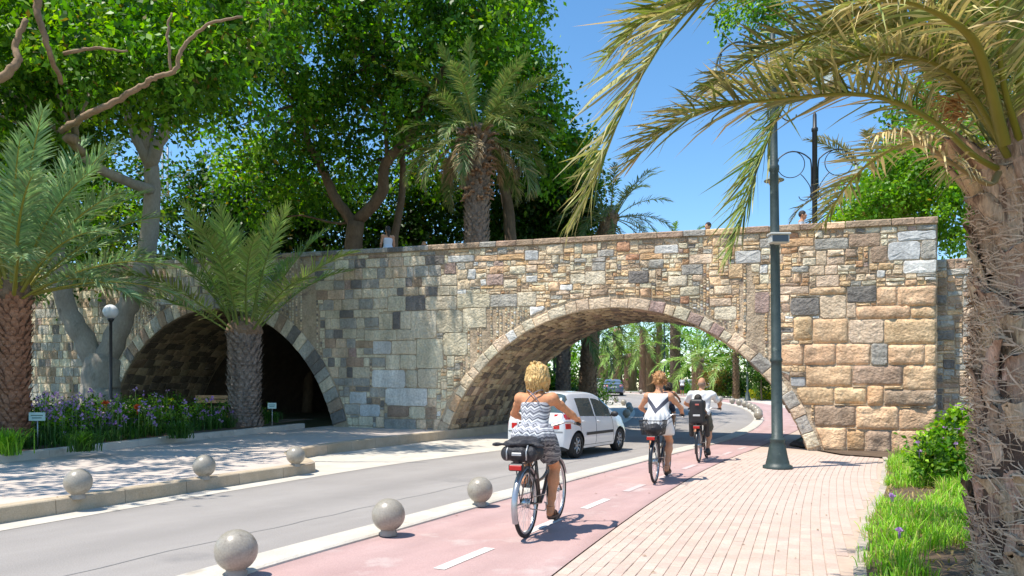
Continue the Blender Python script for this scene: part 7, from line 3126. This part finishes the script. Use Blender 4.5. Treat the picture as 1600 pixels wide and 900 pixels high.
# ---- third rider: man in a white T-shirt with a child seat behind him
H3 = head_of(23)
bx3, by3 = ground_px(1092, 722, .028)
bike3 = bicycle('bicycle', 'bicycle with a black child seat, ridden by the man in the white T-shirt', (bx3, by3, .028), H3, M_FRAMEK, crank=-100, bar=(.84, .30, 1.08), seat_z=.93, mud=M_FRAMEK)
J = rider_joints(lean=.05, bar=(.84, .30, 1.08), crank=-100, wide=1.16, seat=.93)
p3 = empty('person', (bx3, by3, .028), H3)
tag(p3, 'balding man in a white T-shirt and dark shorts riding the farthest bicycle', 'person', 'cyclists on the lane')
body_prims(Field(LO, HI, .0095), J, male=True).build('body', SK2, p3)
face_bits(J, p3)
V_ = lambda q: np.array(J[q], float)
F = torso_cloth(Field(LO, HI, .0095), J, .024, 1.0, True)
F.cone(J['shoulder_l'], J['shoulder_r'], .078, .078, .05)
for s in 'lr':
    F.cone(V_('shoulder_' + s), lerp(V_('shoulder_' + s), V_('elbow_' + s), .62), .072, .066, .04)
P = F.grid()
F.f += .005 * np.sin(P[..., 2] * 40 + P[..., 1] * 25) + .004 * np.sin(P[..., 1] * 45)
nkc = V_('neck') + np.array([0, 0, .01])
F.f = np.maximum(F.f, P[..., 2] - (J['shoulder_l'][2] + .085))
F.f = np.maximum(F.f, .95 - P[..., 2])
F.build('shirt', M_TUN, p3)
F = Field(LO, HI, .0095)
F.ell(V_('pelvis'), (.14, .19, .13), .05)
for s in 'lr':
    F.cone(V_('hip_' + s), lerp(V_('hip_' + s), V_('knee_' + s), .85), .115, .095, .05)
P = F.grid()
F.f = np.maximum(F.f, P[..., 2] - 1.06)
F.f += .004 * np.sin(P[..., 2] * 50)
F.build('shorts', mat('grey_green_shorts', (.07, .075, .06), (.11, .115, .095), 7, .85, .3, 60), p3)
F = Field((0, -.25, 1.42), (.65, .25, 1.95), .008)
T, R = J['_T'], J['_R']
F.ell(T(-.012, 0, -.01), (.098, .079, .075), .01, R)
F.ell(T(.09, 0, .0), (.06, .1, .12), .01, R, sub=True)
F.build('hair', H_GREY, p3)
M_SHOE = mat('dark_shoe', (.03, .028, .028), (.06, .055, .05), 8, .6)
for s in 'rl':
    an, toe = V_('ankle_' + s), V_('toe_' + s)
    F = Field(np.minimum(an, toe) - .16, np.maximum(an, toe) + .12, .008)
    F.cone(an + np.array([-.035, 0, -.06]), toe + np.array([.02, 0, -.005]), .046, .040, .04).cone(an + np.array([-.01, 0, -.015]), an + np.array([.0, 0, -.05]), .046, .05, .04)
    F.build('shoe', M_SHOE, p3)
# child seat
cs = empty('child_seat', (bx3, by3, .028), H3)
tag(cs, 'black child seat with high back mounted behind the man in white', 'child seat')
F = Field((-.45, -.28, .50), (.25, .28, 1.34), .009)
for k in range(7):
    z = .84 + .40 * k / 6
    F.cone((-.20 - .05 * k / 6, -.10 + .015 * k / 6, z), (-.20 - .05 * k / 6, .10 - .015 * k / 6, z), .055, .055, .05)
F.cone((-.16, -.11, .83), (.06, -.11, .82), .06, .05, .05).cone((-.16, .11, .83), (.06, .11, .82), .06, .05, .05).ell((-.04, 0, .81), (.16, .13, .035), .03)
for s in (1, -1):
    F.cone((-.20, .15 * s, 1.0), (.0, .16 * s, .95), .035, .03, .04).cone((.0, .16 * s, .92), (.08, .16 * s, .56), .045, .05, .05)
    F.ell((-.17, .13 * s, 1.17), (.06, .035, .10), .04)
F.ell((-.09, 0, 1.0), (.085, .11, .17), .03, sub=True)
F.build('seat_shell', M_BLACKP, cs)
b = MB()
b.box(-.312, -.300, -.07, .07, .95, .985, 0, .004)
b.build('reflector', mat('pale_reflector', (.55, .55, .54), None, 4, .3), cs)
b = MB()
b.box(-.318, -.304, -.05, .03, 1.17, 1.20, 0, .004)
b.build('badge', mat('red_badge', (.45, .10, .08), None, 4, .4), cs)
b = MB()
for s in (1, -1):
    b.tube([(-.18, .05 * s, .80), (-.02, .05 * s, .77), (.22, .02 * s, .72)], .008, 6)
b.build('mount_bar', M_CHROME, cs)
# the child
pc = empty('person', (bx3, by3, .028), H3)
tag(pc, 'small dark-haired child sitting in the black child seat', 'person')
F = Field((-.35, -.26, .45), (.35, .26, 1.5), .009)
F.ell((-.08, 0, .90), (.075, .085, .08), .03).ell((-.10, 0, 1.02), (.075, .085, .12), .05)
F.cone((-.11, -.085, 1.12), (-.11, .085, 1.12), .035, .035, .05)
F.cone((-.11, 0, 1.13), (-.105, 0, 1.20), .035, .032, .03).ell((-.10, 0, 1.29), (.082, .070, .092), .02)
F.ell((-.075, 0, 1.235), (.055, .05, .05), .03).cone((-.025, 0, 1.28), (-.012, 0, 1.255), .008, .011, .01)
for s in (1, -1):
    F.ell((-.10, .072 * s, 1.275), (.014, .010, .022), .008)
    F.chain([(-.11, .10 * s, 1.11), (-.06, .15 * s, 1.02), (.02, .13 * s, .99)], [.032, .026, .020], .02)
    F.cone((.02, .13 * s, .99), (.05, .125 * s, .985), .02, .018, .01)
    for q in range(4):
        F.cone((.05, .125 * s + (.015 - .01 * q), .985), (.08, .125 * s + (.015 - .01 * q), .97 - .003 * q), .0075, .006, .006)
    F.cone((.04, .115 * s, .985), (.06, .098 * s, .975), .008, .007, .006)
    F.chain([(-.05, .07 * s, .88), (.10, .12 * s, .88), (.12, .15 * s, .66)], [.052, .042, .03], .03)
    F.cone((.12, .15 * s, .64), (.19, .15 * s, .62), .026, .02, .02)
F.build('body', SK3, pc)
F = Field((-.35, -.26, .80), (.2, .26, 1.25), .009)
F.ell((-.08, 0, .90), (.09, .10, .09), .04).ell((-.10, 0, 1.02), (.09, .10, .12), .05).cone((-.11, -.085, 1.115), (-.11, .085, 1.115), .046, .046, .05)
F.build('shirt', mat('child_shirt', (.45, .12, .10), (.5, .16, .13), 6, .85), pc)
F = Field((-.30, -.2, 1.1), (.15, .2, 1.5), .008)
F.ell((-.115, 0, 1.31), (.088, .078, .090), .02).ell((-.15, 0, 1.26), (.045, .065, .06), .03)
F.ell((-.01, 0, 1.26), (.055, .08, .075), .01, sub=True)
F.build('hair', H_DARK, pc)


# ---- people seen over the parapet and far down the promenade
def standing(loc, rz, H, label, hairm, skm, top_m, leg_m, male=False, group=None, hair='short', h=.016, arms=None, sleeve=.5):
    s = H / 1.70
    t = empty('person', loc, rz)
    t.scale = (s, s, s)
    tag(t, label, 'person', group)
    J = {'pelvis': (0, 0, .93), 'waist': (0, 0, 1.07), 'chest': (.0, 0, 1.23), 'neck': (.0, 0, 1.43), 'head': (.025, 0, 1.585)}
    for q, sg in (('r', -1), ('l', 1)):
        J['shoulder_' + q] = (0, .18 * sg, 1.36)
        J['elbow_' + q] = (.02, .235 * sg, 1.09)
        J['wrist_' + q] = (.17, .20 * sg, .93)
        J['hand_' + q] = (.22, .19 * sg, .90)
        J['hip_' + q] = (0, .09 * sg, .90)
        J['knee_' + q] = (.03, .10 * sg, .48)
        J['ankle_' + q] = (-.01, .10 * sg, .085)
        J['toe_' + q] = (.13, .12 * sg, .022)
    if arms:
        J.update(arms)
    lo, hi = (-.3, -.45, 0), (.6, .45, 1.78)
    body_prims(Field(lo, hi, h), J, male=male).build('body', skm, t)
    face_bits(J, t)
    V_ = lambda q: np.array(J[q], float)
    F = torso_cloth(Field(lo, hi, h), J, .018, 1, male)
    if sleeve:
        F.cone(J['shoulder_l'], J['shoulder_r'], .068, .068, .05)
        for q in 'lr':
            F.cone(V_('shoulder_' + q), lerp(V_('shoulder_' + q), V_('elbow_' + q), sleeve), .062, .056, .03)
    P = F.grid()
    F.f = np.maximum(F.f, P[..., 2] - (1.41 if sleeve else 1.30))
    F.f = np.maximum(F.f, .86 - P[..., 2])
    F.build('top', top_m, t)
    F = Field(lo, hi, h)
    F.ell(V_('pelvis'), (.135, .185, .12), .05)
    for q in 'lr':
        F.cone(V_('hip_' + q), lerp(V_('hip_' + q), V_('knee_' + q), .9), .11, .085, .04)
    F.f = np.maximum(F.f, F.grid()[..., 2] - .96)
    F.build('shorts', leg_m, t)
    T, R = J['_T'], J['_R']
    F = Field((-.3, -.2, 1.2), (.3, .2, 1.8), h * .75)
    F.ell(T(-.018, 0, .035), (.103, .085, .103), .02, R)
    F.ell(T(.10, 0, -.03), (.06, .10, .10), .01, R, sub=True)
    if hair == 'long':
        F.chain([T(-.05, 0, .05), T(-.095, 0, -.06), T(-.10, 0, -.22)], [.075, .07, .04], .03)
    F.build('hair', hairm, t)
    return t


M_WTOP = mat('white_vest', (.66, .68, .74), None, 4, .85)
M_BTOP = mat('blue_shirt', (.12, .20, .38), None, 4, .85)
M_RTOP = mat('red_shirt', (.48, .14, .12), None, 4, .85)
M_DLEG = mat('dark_shorts', (.04, .045, .06), None, 4, .85)
Yp = 24.4
p = px(606, 354, Yp)
standing((p.x, Yp, p.z - 1.66), rad(120), 1.66, 'woman in white top with long dark hair behind the parapet left of the bridge palm', H_DARK, SK2, M_WTOP, M_DLEG, hair='long', sleeve=0)
p = px(1253, 330, 20.4)
standing((p.x, 20.4, p.z - 1.68), rad(-30), 1.68, 'dark-haired man whose head shows over the parapet beside the black lamp post', H_DARK, SK2, M_WTOP, M_DLEG, True)
p = px(1107, 348, 21.2)
standing((p.x, 21.2, p.z - 1.60), rad(-150), 1.60, 'person whose dark hair shows over the parapet behind the hanging frond tip', H_DARK, SK2, M_BTOP, M_DLEG)
p = px(663, 378, 24.0)
standing((p.x, 24.0, p.z - 1.2), rad(-150), 1.2, 'child whose hair just shows over the parapet left of the bridge palm trunk', H_AUB, SK2, M_RTOP, M_DLEG)
# dark-haired companion riding just ahead of the woman in white
bx4, by4 = 5.35, 25.5
bk4 = bicycle('bicycle', 'bicycle mostly hidden ahead of the woman in the white tunic', (bx4, by4, .028), head_of(25), M_FRAMEK, crank=-60, bar=(.83, .29, 1.06), seat_z=.93, mud=M_FRAMEK)
J = rider_joints(lean=.05, bar=(.83, .29, 1.06), crank=-60, seat=.93)
p4 = empty('person', (bx4, by4, .028), head_of(25))
tag(p4, 'dark-haired cyclist mostly hidden ahead of the woman in the white tunic', 'person', 'cyclists on the lane')
body_prims(Field(LO, HI, .014), J).build('body', SK2, p4)
face_bits(J, p4)
F = torso_cloth(Field(LO, HI, .014), J, .02)
F.cone(J['shoulder_l'], J['shoulder_r'], .066, .066, .05)
for s in 'lr':
    F.cone(np.array(J['hip_' + s]), lerp(J['hip_' + s], J['knee_' + s], .6), .11, .10, .05)
F.f = np.maximum(F.f, F.grid()[..., 2] - 1.43)
F.build('dress', mat('navy_dress', (.03, .035, .07), (.05, .055, .10), 5, .85), p4)
hair_bob(Field((0, -.25, 1.38), (.65, .25, 1.95), .010), J, .22, 5, 1.0).build('hair', H_DARK, p4)
for k, (x, Y, lb, tm) in enumerate([(1036, 71, 'far pedestrian in blue on the promenade beyond the arch', M_BTOP), (975, 88, 'far pedestrian in red behind the blue car', M_RTOP), (1066, 66, 'far pedestrian in white near the tall bare trunk', M_WTOP)]):
    standing((px(x, 600, Y).x, Y, gz(0, Y)), rad(40 * k), 1.7, lb, H_DARK, SK3, tm, M_DLEG, k != 2, 'far pedestrians', h=.03)
# ------------------------------------------------------------------ cars; local frame: x forward, y left, z up, origin under the middle
M_CARW = mat('white_car_paint', (.72, .72, .72), (.76, .76, .755), .8, .28, coat=.8, spec=.5)
M_CARB = mat('blue_grey_car_paint', (.10, .13, .22), (.13, .16, .26), .8, .3, coat=.8)
M_CARS = mat('silver_car_paint', (.45, .46, .47), None, .8, .3, metal=.4, coat=.8)
M_GLS = mat('car_glass', (.05, .075, .075), (.08, .11, .11), .8, .05, spec=.8, coat=.6)
M_TRIM = mat('black_car_trim', (.02, .02, .021), (.03, .03, .031), 8, .55)
M_TLR = mat('tail_lamp_red', (.50, .012, .012), (.58, .03, .025), 12, .15, coat=.6)
M_TLW = mat('tail_lamp_clear', (.70, .60, .56), None, 5, .15, coat=.6)
M_HLM = mat('headlamp', (.65, .67, .70), None, 5, .12, coat=.6)
M_PLATE = mat('number_plate', (.70, .70, .66), None, 5, .5)
M_INK = mat('plate_ink', (.03, .03, .05), None, 5, .6)
M_WHL = mat('alloy_wheel', (.42, .42, .43), (.50, .50, .51), 6, .35, metal=.7)


def smooth(x, a, b):
    t = min(1, max(0, (x - a) / (b - a)))
    return t * t * (3 - 2 * t)


HATCH = dict(L=3.52, W=1.60, H=1.48, wb=2.37, fo=.62, wr=.285,
             roof=[(-1.76, .86), (-1.70, 1.02), (-1.56, 1.30), (-1.44, 1.43), (-1.2, 1.475), (-.6, 1.49), (-.05, 1.47), (.25, 1.40), (.55, 1.235), (.86, 1.02), (1.05, .955), (1.4, .87), (1.62, .78), (1.74, .62), (1.76, .50)],
             belt=[(-1.76, .88), (-1.2, .93), (-.2, .90), (.7, .87), (.95, .86), (1.76, .55)],
             glass=[(-1.08, -.30, 'rear'), (-.24, .66, 'front')])
SEDAN = dict(L=4.5, W=1.78, H=1.45, wb=2.65, fo=.85, wr=.31,
             roof=[(-2.25, .80), (-2.20, .98), (-1.95, 1.05), (-1.62, 1.08), (-1.2, 1.28), (-.75, 1.42), (-.2, 1.45), (.2, 1.42), (.55, 1.28), (1.0, 1.03), (1.4, .95), (1.9, .84), (2.15, .70), (2.25, .52)],
             belt=[(-2.25, .86), (-1.2, .95), (0, .92), (.9, .89), (2.25, .55)],
             glass=[(-1.10, -.25, 'rear'), (-.19, .62, 'front')])


def car(name, label, loc, heading, spec, paint, cat='car', group=None, plate=True, detail=True):
    t = empty(name, loc, heading)
    tag(t, label, cat, group)
    L, W, wb, wr = spec['L'], spec['W'], spec['wb'], spec['wr']
    x0, x1 = -L / 2, L / 2
    xr = x0 + (L - wb - spec['fo'])
    xf = xr + wb
    rx, rz_ = zip(*spec['roof'])
    bx_, bz_ = zip(*spec['belt'])
    roofP = spline([np.array(p) for p in spec['roof']], 6)
    roof = lambda x: float(np.interp(x, roofP[:, 0], roofP[:, 1]))
    belt = lambda x: min(float(np.interp(x, bx_, bz_)), roof(x) - .012)

    def halfw(x):
        e = min((x - x0), (x1 - x))
        return W / 2 * (1 - .13 * max(0, 1 - e / .45) ** 2.2) - .0 - .10 * max(0, 1 - (x1 - x) / .30) ** 2 * .6

    def sill(x):
        z = .20 + .08 * max(0, 1 - (x - x0) / .30) ** 1.5 + .03 * max(0, 1 - (x1 - x) / .3)
        for xc in (xr, xf):
            R = wr + .055
            if abs(x - xc) < R:
                z = max(z, wr + math.sqrt(R * R - (x - xc) ** 2) * .98)
        return z
    xs = list(np.linspace(x0, x1, 62))
    for xc in (xr, xf):
        R = wr + .055
        xs += list(xc + R * np.sin(np.linspace(-PI / 2, PI / 2, 21)))
        xs += [xc - R - .004, xc + R + .004]
    for a, b_, _ in spec['glass']:
        xs += [a, b_]
    xs = sorted(set(round(float(x), 4) for x in xs))
    NV = 22

    def section(x):
        hw, zr, zb, zs = halfw(x), roof(x), belt(x), sill(x)
        out = []
        # lower side
        for k in range(9):
            f = k / 8
            z = zs + (zb - zs) * f
            g = (z - .2) / max(.05, zb - .2)
            y = hw * (1 - .055 * max(0, 1 - g / .35) ** 2 - .05 * max(0, (g - .55) / .45) ** 2)
            out.append((y, z))
        yb = out[-1][0]
        hgt = max(.012, zr - zb)
        hr = yb * (1 - .30 * min(1, hgt / .55)) if hgt > .1 else yb * (.97 - .05 * hgt)
        tumble = yb - hr
        # glasshouse side up to the cant rail, then the roof
        for k in range(1, 7):
            f = k / 6
            zz = zb + hgt * .86 * f
            out.append((yb - .012 - (tumble - .012) * .80 * f ** 1.25, zz))
        yc = out[-1][0]
        for k in range(1, NV - 14):
            f = k / (NV - 15)
            a = f * PI / 2
            out.append((yc * (1 - f) if False else yc * math.cos(a) ** .75, zb + hgt * (.86 + .14 * math.sin(a) ** .9)))
        return out
    secs = [section(x) for x in xs]
    M_ = len(secs[0])
    bodyf, glass = MB(), {}
    vs = []
    for s in (1, -1):
        for x, sc in zip(xs, secs):
            for y, z in sc:
                vs.append((x, y * s, z))
    n = len(xs)
    fs, gl = [], []
    for si, s in enumerate((1, -1)):
        o = si * n * M_
        for i in range(n - 1):
            xm = (xs[i] + xs[i + 1]) / 2
            for j in range(M_ - 1):
                q = (o + i * M_ + j, o + (i + 1) * M_ + j, o + (i + 1) * M_ + j + 1, o + i * M_ + j + 1)
                q = q if s > 0 else q[::-1]
                key = None
                if 8 <= j <= 12:
                    for a, b_, nm in spec['glass']:
                        if a <= xm <= b_ and roof(xm) - belt(xm) > .13:
                            key = (nm, s)
                if key is None and j >= 13:
                    # windscreen and rear window lie on the sloping middle of the roof line
                    zr = roof(xm)
                    sl = (roof(xs[i + 1]) - roof(xs[i])) / (xs[i + 1] - xs[i] + 1e-6)
                    zb_ = belt(xm)
                    if sl < -.42 and xm > 0 and zr > zb_ + .10 and zr < spec['H'] - .045:
                        key = ('windscreen', 0)
                    if sl > .42 and xm < 0 and zr > zb_ + .10 and zr < spec['H'] - .035:
                        key = ('rear_window', 0)
                if key:
                    glass.setdefault(key, []).append(q)
                else:
                    fs.append(q)
    # ends
    for xi in (0, n - 1):
        for j in range(M_ - 1):
            a, b_ = xi * M_ + j, xi * M_ + j + 1
            q = (a, b_, n * M_ + b_, n * M_ + a)
            fs.append(q if xi == 0 else q[::-1])
    bodyf.add(vs, fs, 0, True)
    bo = bodyf.build('body', paint, t)
    for key, fl in glass.items():
        used = sorted(set(i for f in fl for i in f))
        mp = {u: k for k, u in enumerate(used)}
        g = MB()
        g.add([vs[u] for u in used], [tuple(mp[i] for i in f) for f in fl], 0, True)
        o = g.build('window' if key[1] else key[0], M_GLS, t)
    # dark window surround: strip under the glass line and pillars are body colour on these cars
    # floor and wheel housings
    b = MB()
    b.box(x0 + .12, x1 - .12, -W / 2 + .10, W / 2 - .10, .17, .42, 0, .03)
    for xc in (xr, xf):
        b.box(xc - wr - .02, xc + wr + .02, -W / 2 + .06, W / 2 - .06, .30, wr * 2 + .02, 0, .05)
    b.build('underbody', M_TRIM, t)
    side_y = lambda x, z: np.interp(z, [p[1] for p in section(x)[:9]], [p[0] for p in section(x)[:9]])
    # wheels
    for xc in (xr, xf):
        for s in (1, -1):
            wt = empty('wheel', (xc, s * (halfw(xc) - .095), wr), 0, t)
            b = MB()
            b.lathe([(wr - .095, -.085), (wr - .02, -.088), (wr, -.06), (wr, .06), (wr - .02, .088), (wr - .095, .085)], 36, axis='y')
            b.build('tyre', M_TYRE, wt)
            b = MB()
            d = s
            b.lathe([(.001, -.062 * d), (.04, -.066 * d), (.055, -.05 * d), (wr - .11, -.052 * d), (wr - .095, -.074 * d), (wr - .092, .02 * d)], 36, axis='y')
            for k in range(7):
                a = 2 * PI * k / 7
                ca, sa = math.cos(a), math.sin(a)
                b.tube([(.05 * ca, .060 * d, .05 * sa), ((wr - .10) * ca, .066 * d, (wr - .10) * sa)], [.022, .016], 6)
            b.build('rim', M_WHL, wt)
            b = MB()
            b.lathe([(.06, -.053 * d), (wr - .11, -.0535 * d)], 30, axis='y')
            for k in range(7):
                a = 2 * PI * (k + .5) / 7
                q = (wr - .095) * .62
                b.lathe([(.001, .056 * d), (.032, .056 * d)], 10, c=(q * math.cos(a), 0, q * math.sin(a)), axis='y')
            b.build('hub_hole', M_TRIM, wt)
    if not detail:
        return t
    for s in (1, -1):
        # mirror
        xm_ = spec['glass'][-1][1] - .02
        zb = belt(xm_)
        F = Field((xm_ - .12, -.16 + s * (halfw(xm_) + .05), zb - .08), (xm_ + .16, .16 + s * (halfw(xm_) + .05), zb + .2), .010)
        F.ell((xm_, s * (halfw(xm_) + .06), zb + .06), (.055, .095, .068), .02).cone((xm_, s * (halfw(xm_) - .08), zb + .03), (xm_, s * (halfw(xm_) + .04), zb + .04), .022, .022, .02)
        F.build('mirror', M_TRIM, t)
        # rub strip, handles, door seams
        b = MB()
        pts = [(x, s * (side_y(x, .52) + .004), .52) for x in np.linspace(xr + wr + .14, xf - wr - .16, 14)]
        for i in range(13):
            a, c = pts[i], pts[i + 1]
            b.add([(a[0], a[1], .49), (c[0], c[1], .49), (c[0], c[1] + .012 * s, .50), (a[0], a[1] + .012 * s, .50), (a[0], a[1] + .012 * s, .545), (c[0], c[1] + .012 * s, .545), (a[0], a[1], .555), (c[0], c[1], .555)],
                  [(0, 1, 2, 3), (3, 2, 5, 4), (4, 5, 7, 6)])
        b.build('rub_strip', M_TRIM, t)
        b = MB()
        g0 = spec['glass']
        for xs_, dx in ((g0[-1][0] - .03, .0), (g0[-1][1] + .02, .06), (g0[-2][0] + .0, -.02)):
            P = [(xs_ + dx * (1 - f) , s * (side_y(xs_, .26 + (belt(xs_) - .26) * f) + .0015), .26 + (belt(xs_) - .26) * f) for f in np.linspace(0, 1, 8)]
            b.tube(P, .0045, 4)
        b.tube([(x, s * (side_y(x, .27) + .0015), .27) for x in np.linspace(g0[-2][0] + .1, g0[-1][1], 8)], .0045, 4)
        b.build('door_seam', M_TRIM, t)
        for xh in (g0[-1][0] + .09, g0[-2][0] + .12):
            b = MB()
            zh = belt(xh) - .11
            b.tube([(xh - .07, s * (side_y(xh, zh) + .004), zh), (xh - .05, s * (side_y(xh, zh) + .028), zh), (xh + .05, s * (side_y(xh, zh) + .028), zh), (xh + .07, s * (side_y(xh, zh) + .004), zh)], .013, 6)
            b.build('door_handle', paint, t)
        # tall tail lamp wrapping the corner
        hi_, lo_ = (.98, .66) if spec is HATCH else (.93, .74)
        for nm, za, zb2, mm in (('tail_light', lo_, hi_, M_TLR),):
            b = MB()
            vs2, n2 = [], 7
            wfun = lambda f: .02 + .235 * f
            for i in range(n2):
                f = i / (n2 - 1)
                for z in (za, za + (zb2 - za) * .36, za + (zb2 - za) * .64, zb2):
                    # path along the rear face then round the corner along the side
                    if f < .6:
                        yy = halfw(x0) * (.66 + .34 * f / .6)
                        xx = x0 - .012 + .05 * (f / .6) ** 3
                    else:
                        q = (f - .6) / .4
                        xx = x0 + .04 + .17 * q
                        yy = side_y(xx, z) + .012
                    xx += max(0, z - .80) * .30
                    vs2.append((xx, s * yy, z))
            fa = [(i * 4 + j, (i + 1) * 4 + j, (i + 1) * 4 + j + 1, i * 4 + j + 1) for i in range(n2 - 1) for j in range(3)]
            fa = [f if s < 0 else f[::-1] for f in fa]
            b.add(vs2, fa)
            b.m = [1 if k % 3 == 1 else 0 for k in range(len(fa))]
            b.build(nm, [M_TLR, M_TLW], t)
        b = MB()
        b.lathe([(.001, .07), (.05, .065), (.085, .03), (.095, -.02)], 16, c=(x1 - .16, s * W * .36, .66), axis='x')
        b.build('headlight', M_HLM, t)
    # rear bumper lines, plate, wiper, high stop lamp
    b = MB()
    hb = halfw(x0)
    b.tube([(x0 - .006, -hb * .98, .60), (x0 - .012, 0, .60), (x0 - .006, hb * .98, .60)], .006, 5)
    b.tube([(x0 - .006, -hb * .55, .40), (x0 - .010, hb * .55, .40)], .008, 5)
    b.box(x0 - .012, x0 + .04, -hb * .8, hb * .8, .27, .33, 0, .01)
    b.build('bumper_trim', M_TRIM, t)
    b = MB()
    b.box(x0 - .022, x0 - .002, -.26, .26, .665, .775, 0, .004)
    pl_ = b.build('number_plate', M_PLATE, t)
    b = MB()
    for k, y in enumerate((-.19, -.13, -.07, .04, .10, .16)):
        b.box(x0 - .0245, x0 - .0225, y - .018, y + .018, .69, .75)
    b.build('plate_text', M_INK, pl_)
    return t


# white hatchback just ahead
cx_, cy_ = ground_px(900, 716)
hd_ = 31.0
fw_ = Vector((math.sin(rad(hd_)), math.cos(rad(hd_)), 0))
rt_ = Vector((math.cos(rad(hd_)), -math.sin(rad(hd_)), 0))
# rear right wheel contact sits at local (xr, -W/2)
xr_ = -HATCH['L'] / 2 + (HATCH['L'] - HATCH['wb'] - HATCH['fo'])
o_ = Vector((cx_, cy_, 0)) - fw_ * xr_ - rt_ * (HATCH['W'] / 2 - .06)
car('hatchback', 'small white hatchback driving under the arch beside the blonde cyclist', (o_.x, o_.y, .001), head_of(hd_), HATCH, M_CARW)
p = px(957, 617, 66)
car('sedan', 'blue-grey saloon car far ahead on the curve beyond the arch', (p.x, 66, gz(0, 66) + .003), head_of(5), SEDAN, M_CARB)
p = px(930, 612, 84)
car('parked_car', 'white car mostly hidden behind the blue-grey saloon', (p.x, 86, gz(0, 86) + .003), head_of(-20), HATCH, M_CARW, group='far parked cars')
p = px(1075, 600, 92)
car('parked_car', 'far white car parked behind the tall bare trunk', (p.x, 92, gz(0, 92) + .05), head_of(80), SEDAN, M_CARW, group='far parked cars')
p = px(1128, 600, 90)
car('parked_car', 'far pale car parked behind the bright low palm', (p.x, 90, gz(0, 90) + .05), head_of(95), HATCH, M_CARS, group='far parked cars')
